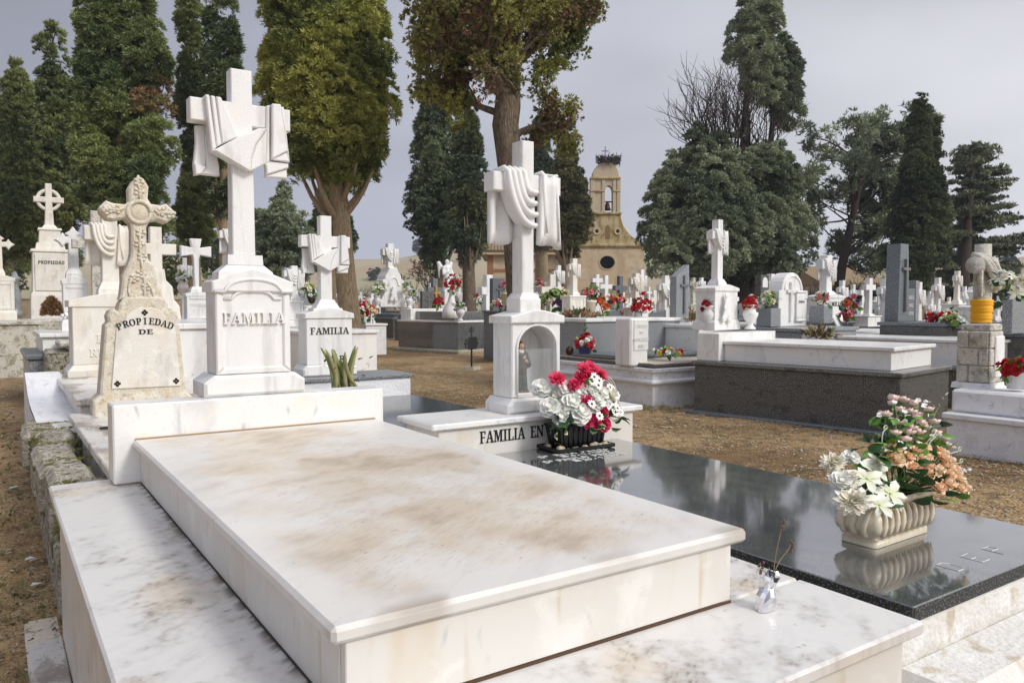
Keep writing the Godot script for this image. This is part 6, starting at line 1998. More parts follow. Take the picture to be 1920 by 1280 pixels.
func make_middle_rows() -> void:
	# swag cross against a speckled stele
	mon("draped_cross_monument", "white swag cross on a lettered headstone left of the smaller faceted cross", Vector3(4.074, 1.241, -12.315), 0.234, 0.971, "draped", 0.46, null, "", {"a": 0.17, "cw": 0.05, "flat": true})
	stele("speckled granite stele standing behind the swag cross and urn", Vector3(4.204, 1.227, -12.830), 0.30, 0.98, M.granite_grey)
	var w := stele("speckled granite headstone with a bronze medallion left of the smaller faceted cross", Vector3(4.707, 1.275, -13.215), 0.62, 0.62, M.granite_grey, 0.12)
	var st := S(true)
	ball(st, Vector3(-0.05, 0.42, 0.0), Vector3(0.07, 0.09, 0.03), 12, 8)
	obj("medallion", st, M.bronze, w)
	var p0 := Vector3(4.182, 1.221, -12.363)
	tomb("white_tomb", "white tomb under the swag cross and urn left of the smaller faceted cross", Vector3(p0.x, 0.3, p0.z - 0.9), 1.2, 2.6, p0.y - 0.3, M.marble, M.marble)
	vase("white stone urn of white flowers between the big cross and the smaller faceted cross", Vector3(4.201, 1.338, -12.110), 0.24, M.marble_satin, "", "urn")
	tomb("white_tomb", "white block tomb behind the massive cypress trunk", Vector3(8.243, 0.300, -19.753), 0.62, 1.2, 0.80, M.paint, M.marble)
	# niche monument on the dark tomb
	var t := tomb("dark_granite_tomb", "large stepped black granite tomb in the middle of the aisle", Vector3(10.671, 0.300, -20.456), 2.25, 2.5, 0.86, M.granite_black, M.marble, deg_to_rad(14))
	obj("footing", boxed(Vector3(-1.3, -0.2, -0.05), Vector3(1.3, 0.10, 2.7), 0.04), M.mossy, t)
	obj("upper_tier", boxed(Vector3(-0.85, 0.862, 0.5), Vector3(1.05, 1.10, 2.1), 0.01), M.granite_black, t)
	obj("head_block", boxed(Vector3(-1.02, 0.862, 0.05), Vector3(1.02, 1.17, 0.49), 0.01), M.marble_satin, t)
	var bm := mon("draped_cross_monument", "white bell-shaped monument with a carved head in its niche and a swag cross", Vector3(9.467, 1.510, -20.137), 0.755, 1.795, "draped", 0.0, null, "", {"a": 0.25, "cw": 0.09, "arm": 1.55})
	st = S()
	var bo := PackedVector2Array()
	for q in [[-0.41, 0.0], [0.41, 0.0], [0.41, 0.20], [0.38, 0.22], [0.30, 0.36], [0.265, 0.52], [0.265, 0.66], [0.33, 0.68], [0.33, 0.76], [0.26, 0.78], [0.24, 0.88], [0.16, 1.0], [0.11, 1.12], [-0.11, 1.12], [-0.16, 1.0], [-0.24, 0.88], [-0.26, 0.78], [-0.33, 0.76], [-0.33, 0.68], [-0.265, 0.66], [-0.265, 0.52], [-0.30, 0.36], [-0.38, 0.22], [-0.41, 0.20]]:
		bo.append(Vector2(q[0], q[1]))
	prism(st, bo, -0.55, 0.0, 0.02)
	obj("pedestal", st, M.marble_satin, bm)
	arch_moulding(bm, 0.20, 0.62, 0.22, 0.0, 0.025, M.marble_satin)
	relief(Vector3(9.426, 1.869, -20.044), 0.26, "carved praying head in the niche of the bell-shaped white monument")
	vase("white urn left of the bell-shaped white monument", Vector3(8.915, 1.497, -20.025), 0.33, M.marble_satin, "urns beside the bell-shaped monument", "urn")
	vase("white urn right of the bell-shaped white monument", Vector3(9.829, 1.495, -19.895), 0.33, M.marble_satin, "urns beside the bell-shaped monument", "urn")
	# iron cross standing in the earth
	var c := thing("iron_grave_cross", "black wrought iron grave cross with a blank plate in the bare earth", "cross", Vector3(7.953, 0.300, -13.329), 0.5)
	st = S(true)
	tube(st, [Vector3(0, -0.1, 0), Vector3(0, 0.86, 0)], [0.018], 8)
	tube(st, [Vector3(-0.27, 0.52, 0), Vector3(0.27, 0.52, 0)], [0.016], 8)
	obj("bars", st, M.iron, c)
	for q in [[Vector3(0, 0.86, 0), 0.0], [Vector3(-0.27, 0.52, 0), PI / 2], [Vector3(0.27, 0.52, 0), -PI / 2]]:
		st = S(true)
		for s in [-1.0, 1.0]:
			var pts := []
			for k in 13:
				var a := k / 12.0 * TAU * 0.85
				pts.append(Vector3(s * (0.05 - cos(a) * 0.05 * (1.0 - k / 26.0)), -0.08 + sin(a) * 0.05 * (1.0 - k / 26.0), 0))
			tube(st, pts, [0.010], 6)
		var sc := obj("scroll", st, M.iron, c)
		sc.position = q[0]
		sc.rotation.z = q[1]
	st = S()
	bx(st, Vector3(-0.16, 0.40, 0.02), Vector3(0.16, 0.65, 0.03), 0.003)
	obj("plate", st, M.iron, c)
	st = S()
	frustum(st, Vector3(0, -0.03, 0), 0.42, 0.34, 0.30, 0.22, 0.09)
	obj("stone_foot", st, M.mossy, c)
	# plain and gilded crosses, bottle-shaped pillar
	var gc := mon("gilded_cross", "grey granite cross with a gilded cross fixed to its front", Vector3(11.429, 1.109, -21.230), 0.482, 1.276, "cross", 0.0, M.granite_slate, "", {"a": 0.26, "cw": 0.085})
	st = S()
	prism(st, latin(0, 0.35, 1.05, 0.03, 0.03, 0.16, 0.86, 0.80), -0.06, -0.02, 0.004)
	obj("gilt_cross", st, M.brass, gc)
	stele("dark framed photograph stele left of the gilded cross", Vector3(10.745, 1.255, -20.485), 0.40, 0.72, M.granite_dark, 0.0, M.steel)
	st = S(true)
	var prof := PackedVector2Array()
	for q in [[0.0, 0.0], [0.30, 0.0], [0.30, 0.2], [0.24, 0.34], [0.12, 0.52], [0.07, 0.72], [0.06, 0.95], [0.0, 1.0]]:
		prof.append(Vector2(q[0], q[1]))
	lathe(st, prof, 18)
	var o := obj("bottle_pillar", st, M.marble_satin)
	o.position = Vector3(10.077, 1.236, -17.924)
	o.scale = Vector3.ONE * 0.82
	tag(o, "white bottle-shaped pillar with red roses left of the bare cypress trunk", "pillar")
	tomb("white_tomb", "long white painted tomb behind the iron grave cross", Vector3(12.188, 0.300, -19.516), 1.9, 2.0, 0.76, M.paint, M.marble, deg_to_rad(10))
	vase("white vase of white flowers on the long white tomb", Vector3(9.824, 1.172, -17.010), 0.36, M.paint)
	angel(Vector3(13.153, 2.060, -23.687))
	stele("white plaque stone with a blurred inscription left of the swag cross", Vector3(11.739, 1.480, -18.616), 0.30, 0.36, M.marble_satin)
	mon("plain_cross", "blocky white cross behind the grey stele left of the swag cross", Vector3(12.018, 1.293, -19.031), 0.545, 1.150, "cross", 0.0, null, "", {"a": 0.27, "cw": 0.11, "arm": 0.68})
	stele("blue grey stele with a steel cross left of the swag cross", Vector3(10.039, 1.449, -15.542), 0.36, 0.76, variant("granite_grey", Color(0.72, 0.76, 0.80)), 0.0, M.steel)
	tomb("granite_plinth_tomb", "dark granite block under the blue grey stele", Vector3(10.193, 0.300, -15.926), 0.8, 1.0, 1.1485, M.granite_slate, M.granite_slate)
	# the heap of tombs right of the niche monument
	mon("plain_cross", "wide-armed plain white cross right behind the niche monument", Vector3(8.161, 1.397, -10.782), 0.578, 0.717, "cross", 0.0, M.cream, "", {"a": 0.245, "cw": 0.062, "arm": 0.44})
	mon("draped_cross", "white swag cross behind the wide-armed plain cross", Vector3(10.355, 1.345, -13.526), 0.380, 1.099, "draped", 0.36, null, "", {"a": 0.155, "cw": 0.045})
	mon("draped_column", "tall white draped column cross on a lettered block behind the dry plants", Vector3(7.639, 1.417, -9.568), 0.319, 0.897, "draped", 0.38, M.cream, "", {"a": 0.115, "cw": 0.042, "flat": true})
	var hq := Vector3(7.653, 1.417, -9.558)
	tomb("marble_bench_tomb", "white and grey panelled tomb topped with dry plants beside the niche monument", Vector3(hq.x + 0.2, 0.3, hq.z - 0.4), 1.9, 1.5, hq.y - 0.32, M.granite_grey, M.marble)
	tomb("granite_plinth_tomb", "grey granite tomb right behind the small red flower bowl", Vector3(7.807, 0.300, -8.753), 1.9, 0.9, 0.62, M.granite_slate, M.granite_slate)
	mon("plain_cross", "slim white cross on a tapered pedestal in front of the church", Vector3(11.374, 1.409, -13.445), 0.373, 0.858, "cross", 0.36, null, "", {"a": 0.15, "cw": 0.045})
	mon("plain_cross", "plain white cross beside the slim one in front of the church", Vector3(12.874, 1.334, -14.848), 0.525, 0.983, "cross", 0.0, null, "", {"a": 0.21, "cw": 0.055})
	mon("plain_cross", "dark grey cross with thick arms behind the slim white cross", Vector3(13.590, 1.285, -16.174), 0.447, 0.959, "cross", 0.0, M.granite_slate, "", {"a": 0.24, "cw": 0.075})
	mon("plain_cross", "grey granite cross standing tall in front of the church's right wall", Vector3(12.139, 1.281, -13.535), 0.327, 0.969, "cross", 0.0, variant("granite_grey", Color(0.75, 0.77, 0.80)), "", {"a": 0.19, "cw": 0.055})
	mon("draped_cross", "rounded cream swag cross behind the red roses", Vector3(10.397, 1.293, -11.090), 0.416, 0.899, "draped", 0.3, M.cream, "", {"a": 0.17, "cw": 0.055})
	mon("draped_cross", "white swag cross with upright folds right behind the cream one", Vector3(11.871, 1.252, -12.511), 0.442, 1.100, "draped", 0.3, null, "", {"a": 0.14, "cw": 0.05})
	mon("plain_cross", "thin white cross right of the white swag crosses", Vector3(11.981, 1.298, -12.437), 0.270, 0.672, "cross", 0.3, null, "", {"a": 0.08, "cw": 0.026})
	# the rough-edged lettered block
	var b := thing("lettered_block", "white rough-edged block with raised lettering on the white tomb", "headstone", Vector3(6.854, 0.963, -7.325))
	obj("block", boxed(Vector3(-0.155, -0.15, -0.30), Vector3(0.155, 0.46, 0.0), 0.02), M.marble_satin, b)
	obj("panel", boxed(Vector3(-0.10, 0.05, -0.002), Vector3(0.145, 0.44, 0.012), 0.008), M.marble_satin, b)
	for k in 4:
		lettering(["FAMILIA", "DE", "GONZALEZ", "RUIZ"][k], 0.036, Vector3(0.02, 0.36 - k * 0.085, 0.013), M.marble_satin, b, true, 0.9, 0.012)
	b = stele("small rounded white tablet with grey lettering above the lettered block", Vector3(8.763, 1.325, -9.297), 0.25, 0.26, M.marble_satin, 0.0, null, "headstone", 0.08)
	lettering("FAMILIA", 0.035, Vector3(0, 0.15, 0.002), M.granite_slate, b, true, 0.9)
	tomb("white_tomb", "white stepped tomb behind the lettered block", Vector3(9.392, 0.300, -9.991), 1.9, 2.2, 1.0, M.marble, M.marble)
	stele("slanted speckled granite stele with a steel cross left of the urns", Vector3(9.307, 1.239, -8.932), 0.32, 1.0, M.granite_grey, 0.62, M.steel)
	tomb("granite_plinth_tomb", "dark granite plinth under the slanted speckled stele", Vector3(9.608, 0.300, -9.438), 1.1, 1.4, 0.9386, M.granite_dark, M.granite_dark)
	mon("plain_cross", "black cross against a pale stele behind the slanted stele", Vector3(17.341, 1.518, -17.272), 0.410, 0.915, "cross", 0.0, M.granite_dark, "", {"a": 0.13, "cw": 0.03})
	stele("pale stele behind the black cross", Vector3(17.544, 1.517, -17.498), 0.2, 0.85, M.marble_satin)
	stele("dark stele with a pointed gable right of the black cross", Vector3(16.723, 1.537, -16.483), 0.3, 0.48, M.granite_dark, 0.5)
	mon("draped_cross", "weathered small swag cross right of the slanted stele", Vector3(10.538, 1.409, -9.793), 0.273, 0.667, "draped", 0.3, M.weathered, "", {"a": 0.10, "cw": 0.03})
	mon("draped_cross", "white small swag cross just left of the taller swag cross", Vector3(12.940, 1.484, -11.795), 0.301, 0.694, "draped", 0.3, null, "", {"a": 0.11, "cw": 0.035})
	b = stele("dark stele with an arched portrait behind the right urn", Vector3(12.380, 1.498, -9.763), 0.24, 0.66, M.granite_dark)
	st = S()
	prism(st, PackedVector2Array([Vector2(-0.075, 0.42), Vector2(0.075, 0.42), Vector2(0.075, 0.54), Vector2(0.05, 0.60), Vector2(0, 0.62), Vector2(-0.05, 0.60), Vector2(-0.075, 0.54)]), 0.001, 0.008, 0.002)
	obj("portrait", st, M.marble_satin, b)

# A white angel on a column, a single carved figure.
func angel(at: Vector3) -> void:
	var w := Color(0.75, 0.75, 0.73)
	var t := thing("angel_statue", "small white winged figure on a column left of the bare cypress trunk", "statue", at - Vector3(0, 0.0, 0))
	var caps := [
		[Vector3(0, 0.05, 0), Vector3(0, 0.5, 0), 0.16, 0.12, w], [Vector3(0, 0.5, 0), Vector3(0, 0.78, 0), 0.11, 0.11, w], [Vector3(-0.10, 0.80, 0), Vector3(0.10, 0.80, 0), 0.06, 0.06, w], [Vector3(0, 0.85, 0), Vector3(0, 0.9, 0.01), 0.04, 0.04, w],
		[Vector3(0, 0.97, 0.01), Vector3(0, 1.01, 0.01), 0.07, 0.075, w], [Vector3(-0.14, 0.78, 0), Vector3(-0.17, 0.58, 0.06), 0.05, 0.04, w], [Vector3(-0.17, 0.58, 0.06), Vector3(-0.02, 0.66, 0.14), 0.04, 0.03, w], [Vector3(0.14, 0.78, 0), Vector3(0.2, 0.6, 0.04), 0.05, 0.04, w], [Vector3(0.2, 0.6, 0.04), Vector3(0.12, 0.45, 0.12), 0.04, 0.03, w],
		[Vector3(-0.08, 0.75, -0.12), Vector3(-0.24, 0.95, -0.15), 0.06, 0.06, w], [Vector3(-0.24, 0.95, -0.15), Vector3(-0.22, 0.45, -0.14), 0.06, 0.03, w], [Vector3(0.08, 0.75, -0.12), Vector3(0.24, 0.95, -0.15), 0.06, 0.06, w], [Vector3(0.24, 0.95, -0.15), Vector3(0.22, 0.45, -0.14), 0.06, 0.03, w]]
	put("body", blob(caps, 0.03, 0.04), M.figure, t)
	obj("column", boxed(Vector3(-0.2, -1.8, -0.2), Vector3(0.2, 0.02, 0.2), 0.02), M.marble_satin, t)

# Rows beyond: built one of each kind, then copied.
func make_far_rows() -> void:
	var kinds := []
	var labels := ["small white plain cross in the rows beyond", "small white swag cross in the rows beyond", "small white flared cross in the rows beyond", "grey granite slab headstone in the rows beyond", "low white tomb in the rows beyond", "low grey granite tomb in the rows beyond"]
	var groups := ["plain crosses in the far rows", "swag crosses in the far rows", "flared crosses in the far rows", "granite headstones in the far rows", "white tombs in the far rows", "granite tombs in the far rows"]
	var spots: Array[Vector3] = []
	for row in 11:
		var zf := 17.0 + row * 2.9
		var px := 560.0 + rng.randf() * 30.0
		while px < 1960.0:
			px += rng.randf_range(26.0, 62.0) * 22.0 / zf * (1.0 if px > 1000.0 else 1.25)
			var lat := (px - 960.0) / 1463.0 * zf
			var p := Vector3(0.5563, 0, -0.831) * zf + Vector3(0.831, 0, 0.5563) * lat
			p += Vector3(rng.randf_range(-0.3, 0.3), 0.3, rng.randf_range(-0.4, 0.4))
			if px > 690.0 and px < 800.0 and zf < 26.0:
				continue
			if px < 1000.0 and px > 600 and zf < 23.0:
				continue
			spots.append(p)
	for i in spots.size():
		var k: int = [0, 1, 4, 2, 3, 1, 0, 5, 4, 1][rng.randi() % 10]
		while kinds.size() < 6:
			var j := kinds.size()
			var o: Node3D
			if j == 0:
				o = mon("plain_cross", labels[0], Vector3.ZERO, 0.42, 1.55, "cross", 0.34, null, groups[0], {"field": false, "a": 0.24, "cw": 0.065})
			elif j == 1:
				o = mon("draped_cross", labels[1], Vector3.ZERO, 0.40, 1.75, "draped", 0.38, null, groups[1], {"field": false, "a": 0.22, "cw": 0.06})
			elif j == 2:
				o = mon("flared_cross", labels[2], Vector3.ZERO, 0.36, 1.45, "flared", 0.36, M.cream, groups[2], {"field": false, "a": 0.2, "cw": 0.05})
			elif j == 3:
				o = stele(labels[3], Vector3.ZERO, 0.55, 1.15, M.granite_slate, 0.15, M.steel, "headstone", 0.14, groups[3])
			elif j == 4:
				o = tomb("white_tomb", labels[4], Vector3.ZERO, 0.95, 2.0, 0.72, M.paint, M.marble, 0.0, 0.0, null, 0.0, groups[4])
			else:
				o = tomb("granite_tomb", labels[5], Vector3.ZERO, 0.95, 2.0, 0.78, M.granite_dark, M.granite_slate, 0.0, 0.15, M.granite_slate, 0.0, groups[5])
			o.set_meta("placed", false)
			kinds.append(o)
		var src: Node3D = kinds[k]
		var c := src
		if src.get_meta("placed"):
			c = src.duplicate()
			c.name = numbered(self, ["plain_cross", "draped_cross", "flared_cross", "stele", "white_tomb", "granite_tomb"][k])
			add_child(c, true)
		src.set_meta("placed", true)
		c.position = spots[i]
		var dist := spots[i].length()
		var bear := rad_to_deg(atan2(spots[i].x, -spots[i].z))
		var where := "behind the massive pale trunk" if bear < 24.5 else ("between the cypress pair and old cypress" if bear < 34.0 else ("in front of the church" if bear < 43.0 else ("under the broad grey cypress" if bear < 51.0 else ("behind the round-topped headstone" if bear < 56.0 else ("left of the tall stele" if bear < 60.3 else ("right of the tall stele" if bear < 64.6 else "beyond the stone-faced cross"))))))
		var deep := "in a nearer row" if dist < 27.0 else ("in a middle row" if dist < 37.0 else "in the farthest row")
		c.set_meta("label", labels[k].replace("in the rows beyond", where + " " + deep))
		c.rotation.y = rng.randf_range(-0.06, 0.16)
		if k < 4:
			c.scale = Vector3.ONE * rng.randf_range(0.72, 1.2)
	for o in kinds:
		o.remove_meta("placed")

# ---- flowers. Colours here are linear.
func petal(st: SurfaceTool, xf: Transform3D, l: float, w: float, cup: float, curl: float, c0: Color, c1: Color, point := 0.0) -> void:
	var rows := []
	var ks := [[0.0, 0.25], [0.35, 0.85], [0.7, 1.0], [1.0, 0.55 * (1.0 - point)]]
	for i in 4:
		var t: float = ks[i][0]
		var row := []
		for j in 3:
			var u := j - 1.0
			var b := sin(t * 1.5) * curl
			var p := Vector3(u * w * 0.5 * ks[i][1], l * t * cos(b) + (0.0 if i < 3 or j == 1 else -0.06 * l), l * t * sin(b) + cup * w * (1.0 - u * u) * sin(PI * minf(t, 0.8)))
			row.append(xf * p)
		rows.append(row)
	for i in 3:
		var ca := c0.lerp(c1, ks[i][0])
		var cb := c0.lerp(c1, ks[i + 1][0])
		for j in 2:
			for q in [[0, 0, ca], [1, 1, cb], [1, 0, cb], [0, 0, ca], [0, 1, ca], [1, 1, cb]]:
				st.set_color(q[2])
				st.add_vertex(rows[i + q[0]][j + q[1]])

# Petals in rings round +y: [count, tilt from the axis, length, width, cup, curl, lift]
func bloom(rings: Array, c0: Color, c1: Color, sd: int, point := 0.0, heart := Color(0, 0, 0, 0), heart_r := 0.0) -> ArrayMesh:
	var r := RandomNumberGenerator.new()
	r.seed = sd
	var st := S(true)
	for g in rings.size():
		var q: Array = rings[g]
		for k in q[0]:
			var a: float = TAU * (k + 0.5 * (g % 2)) / q[0] + r.randf_range(-0.15, 0.15)
			var tilt: float = q[1] + r.randf_range(-0.08, 0.08)
			var b := Basis(Vector3.UP, a) * Basis(Vector3.RIGHT, tilt)
			petal(st, Transform3D(b, Vector3(0, q[6], 0)), q[2] * r.randf_range(0.9, 1.08), q[3], q[4], q[5], c0, c1, point)
	if heart_r > 0.0:
		st.set_color(heart)
		ball(st, Vector3(0, heart_r * 0.4, 0), Vector3(heart_r, heart_r * 0.6, heart_r), 8, 5)
	st.generate_normals()
	return st.commit()

func leaf_mesh(l: float, w: float, c0: Color, c1: Color, edge := false, droop := 0.5) -> ArrayMesh:
	var st := S(true)
	var prev := []
	var n := 6
	for i in n + 1:
		var t := float(i) / n
		var hw := w * 0.5 * pow(sin(PI * pow(t, 0.75)), 0.8) * (1.0 + (0.12 if i % 2 else -0.05))
		var y := l * t * (1.0 - 0.2 * droop * t)
		var z := -l * t * t * droop * 0.5
		var row := [Vector3(-hw, y, z + hw * 0.35), Vector3(-hw * 0.5, y, z + hw * 0.12), Vector3(0, y, z), Vector3(hw * 0.5, y, z + hw * 0.12), Vector3(hw, y, z + hw * 0.35)]
		if i > 0:
			for j in 4:
				var col := c1 if (edge and (j == 0 or j == 3)) else c0.lerp(c1, 0.0 if edge else t * 0.5)
				for p in [prev[j], row[j + 1], row[j], prev[j], prev[j + 1], row[j + 1]]:
					st.set_color(col)
					st.add_vertex(p)
		prev = row
	st.generate_normals()
	return st.commit()

func make_blooms() -> void:
	var wh := Color(0.86, 0.86, 0.82)
	M.f = {}
	var rose := [[4, 0.45, 0.026, 0.028, 0.4, 0.1, 0.006], [5, 0.75, 0.034, 0.038, 0.35, 0.25, 0.003], [6, 1.1, 0.042, 0.046, 0.25, 0.3, 0.0], [7, 1.4, 0.048, 0.050, 0.2, 0.25, -0.003], [6, 1.7, 0.050, 0.052, 0.15, 0.2, -0.008]]
	M.f.white_rose = bloom(rose, Color(0.86, 0.86, 0.78), wh, 1, 0.0, Color(0.86, 0.85, 0.76), 0.016)
	M.f.white_rose_b = bloom(rose, Color(0.85, 0.86, 0.76), wh, 8, 0.0, Color(0.86, 0.85, 0.76), 0.016)
	M.f.pink_rose = bloom(rose.slice(0, 4), Color(0.52, 0.01, 0.07), Color(0.70, 0.03, 0.13), 2, 0.0, Color(0.45, 0.01, 0.06), 0.014)
	M.f.red_rose = bloom(rose.slice(0, 4), Color(0.40, 0.006, 0.010), Color(0.60, 0.012, 0.018), 3, 0.0, Color(0.36, 0.006, 0.01), 0.014)
	M.f.peach_rose = bloom([[3, 0.2, 0.017, 0.016, 0.5, -0.2, 0.003], [4, 0.55, 0.022, 0.024, 0.5, 0.1, 0.0], [5, 0.95, 0.024, 0.027, 0.4, 0.4, -0.001]], Color(0.94, 0.56, 0.28), Color(0.97, 0.78, 0.58), 4, 0.0, Color(0.86, 0.34, 0.10), 0.008)
	M.f.peach_rose_b = bloom([[3, 0.2, 0.017, 0.016, 0.5, -0.2, 0.003], [4, 0.6, 0.022, 0.024, 0.5, 0.1, 0.0], [5, 1.1, 0.026, 0.027, 0.4, 0.5, -0.001]], Color(0.95, 0.66, 0.32), Color(0.97, 0.86, 0.68), 14, 0.0, Color(0.88, 0.42, 0.12), 0.008)
	M.f.pink_bud = bloom([[4, 0.12, 0.030, 0.020, 0.7, -0.15, 0.0], [4, 0.30, 0.030, 0.022, 0.7, 0.15, -0.001]], Color(0.90, 0.84, 0.70), Color(0.95, 0.68, 0.65), 5, 0.5)
	M.f.gerbera = bloom([[15, 1.25, 0.040, 0.010, 0.1, 0.1, 0.0], [14, 1.0, 0.036, 0.010, 0.1, 0.1, 0.002], [10, 0.6, 0.022, 0.008, 0.1, 0.0, 0.003]], Color(0.50, 0.005, 0.03), Color(0.66, 0.015, 0.09), 6, 0.4)
	M.f.daisy = bloom([[10, 1.35, 0.022, 0.009, 0.1, 0.1, 0.0]], wh, wh, 7, 0.2, Color(0.16, 0.07, 0.02), 0.006)
	M.f.mum = bloom([[14, 1.45, 0.040, 0.014, 0.4, 0.2, 0.0], [14, 1.1, 0.038, 0.014, 0.4, 0.0, 0.004], [12, 0.75, 0.034, 0.013, 0.4, -0.2, 0.006], [8, 0.35, 0.028, 0.012, 0.4, -0.2, 0.008]], Color(0.92, 0.86, 0.62), Color(0.90, 0.88, 0.80), 9, 0.2)
	M.f.lily = bloom([[3, 0.75, 0.062, 0.030, 0.3, 0.75, 0.0], [3, 0.85, 0.060, 0.024, 0.3, 0.8, 0.001]], Color(0.62, 0.66, 0.40), wh, 10, 0.7, Color(0.45, 0.40, 0.12), 0.005)
	M.f.tuft = tuft(9, 1.0, 0.06, 0.8, 9)
	M.f.tiny = bloom([[5, 1.2, 0.008, 0.007, 0.2, 0.1, 0.0]], wh, wh, 11)
	M.f.leaf_dark = leaf_mesh(0.062, 0.040, Color(0.022, 0.070, 0.018), Color(0.05, 0.14, 0.03))
	M.f.leaf_light = leaf_mesh(0.060, 0.034, Color(0.11, 0.27, 0.035), Color(0.19, 0.40, 0.06))
	M.f.leaf_ivy = leaf_mesh(0.042, 0.034, Color(0.035, 0.10, 0.02), Color(0.60, 0.62, 0.34), true)
	M.f.blade = leaf_mesh(0.085, 0.009, Color(0.025, 0.10, 0.015), Color(0.05, 0.17, 0.03), false, 0.3)
	M.f.dry = leaf_mesh(0.07, 0.022, Color(0.17, 0.095, 0.03), Color(0.28, 0.17, 0.06), false, 0.9)
	M.f.dry_red = leaf_mesh(0.07, 0.020, Color(0.14, 0.055, 0.02), Color(0.24, 0.11, 0.05), false, 0.9)
	M.f.olive = leaf_mesh(0.06, 0.024, Color(0.10, 0.11, 0.02), Color(0.24, 0.20, 0.05), false, 0.6)
	# blooms for the far bouquets, few faces
	for q in [["red", Color(0.55, 0.012, 0.02)], ["pink", Color(0.75, 0.22, 0.26)], ["white", Color(0.84, 0.84, 0.80)], ["orange", Color(0.75, 0.20, 0.05)], ["yellow", Color(0.82, 0.55, 0.05)], ["purple", Color(0.20, 0.05, 0.22)], ["cream", Color(0.80, 0.74, 0.52)], ["lime", Color(0.30, 0.42, 0.12)]]:
		M.f[q[0]] = bloom([[4, 0.5, 0.035, 0.034, 0.4, 0.1, 0.0], [5, 1.2, 0.042, 0.042, 0.3, 0.3, -0.002]], (q[1] as Color) * 0.8, q[1], 20, 0.0, (q[1] as Color) * 0.75, 0.014)

func flower(parent: Node, kind: String, called: String, at: Vector3, face: Vector3, s := 1.0) -> MeshInstance3D:
	var green := kind.begins_with("leaf") or kind in ["blade", "dry", "dry_red", "olive"]
	var o := put(called, M.f[kind], M.leaf if green else M.petal, parent)
	o.transform = Transform3D(frame(face.normalized(), rng.randf() * TAU, s), at)
	return o

func stem(parent: Node, pts: Array, r: float, c: Color) -> void:
	var st := S(true)
	tube(st, pts, [r], 5)
	obj("stem", st, plain(c, 0.6), parent)

# A loose dome of blooms and leaves; kinds are repeated to weight them.
func bouquet(label: String, at: Vector3, r: float, hh: float, kinds: Array, n: int, leaves: Array, nl: int, s: float, group := "", stretch := 1.0) -> Node3D:
	var t := thing("bouquet", label, "flowers", at, 0.0, group)
	for k in n:
		var u := (k + 0.5) / n
		var a := k * 2.399963 + rng.randf_range(-0.3, 0.3)
		var e := acos(1.0 - u * 0.95)
		var d := Vector3(sin(e) * cos(a) * stretch, cos(e), sin(e) * sin(a))
		var p := Vector3(d.x * r, d.y * hh + rng.randf_range(-0.1, 0.1) * hh, d.z * r) * rng.randf_range(0.8, 1.05)
		flower(t, kinds[rng.randi() % kinds.size()], "blossom", p, d + Vector3(0, 0.25, 0) + rdir() * 0.3, s * rng.randf_range(0.8, 1.2))
	for k in nl:
		var d := (rdir() + Vector3(0, 0.25, 0)).normalized()
		flower(t, leaves[rng.randi() % leaves.size()], "leaf", Vector3(d.x * r * stretch, d.y * hh, d.z * r) * rng.randf_range(0.35, 0.85), d + rdir() * 0.4, s * rng.randf_range(1.0, 1.6))
	var st := S()
	for k in 4:
		var a := TAU * k / 4
		tube(st, [Vector3(0, -0.06 * s, 0), Vector3(cos(a) * r * 0.4, hh * 0.6, sin(a) * r * 0.4)], [0.004 * s], 4)
	obj("stems", st, plain(Color(0.16, 0.27, 0.10)), t)
	return t

func dry_plant(label: String, at: Vector3, r: float, hh: float, n: int, kinds: Array, s := 1.0) -> Node3D:
	var t := thing("dry_plant", label, "plant", at)
	var places := []
	for k in n:
		var d := (rdir() + Vector3(0, 0.35, 0)).normalized()
		d.y = absf(d.y)
		var o := flower(t, kinds[rng.randi() % kinds.size()], "leaf", Vector3(d.x * r, d.y * hh, d.z * r) * rng.randf_range(0.2, 0.85), d + rdir() * 0.5 + Vector3(0, 0.2, 0), s * rng.randf_range(0.8, 1.4))
		places.append(o)
	return t

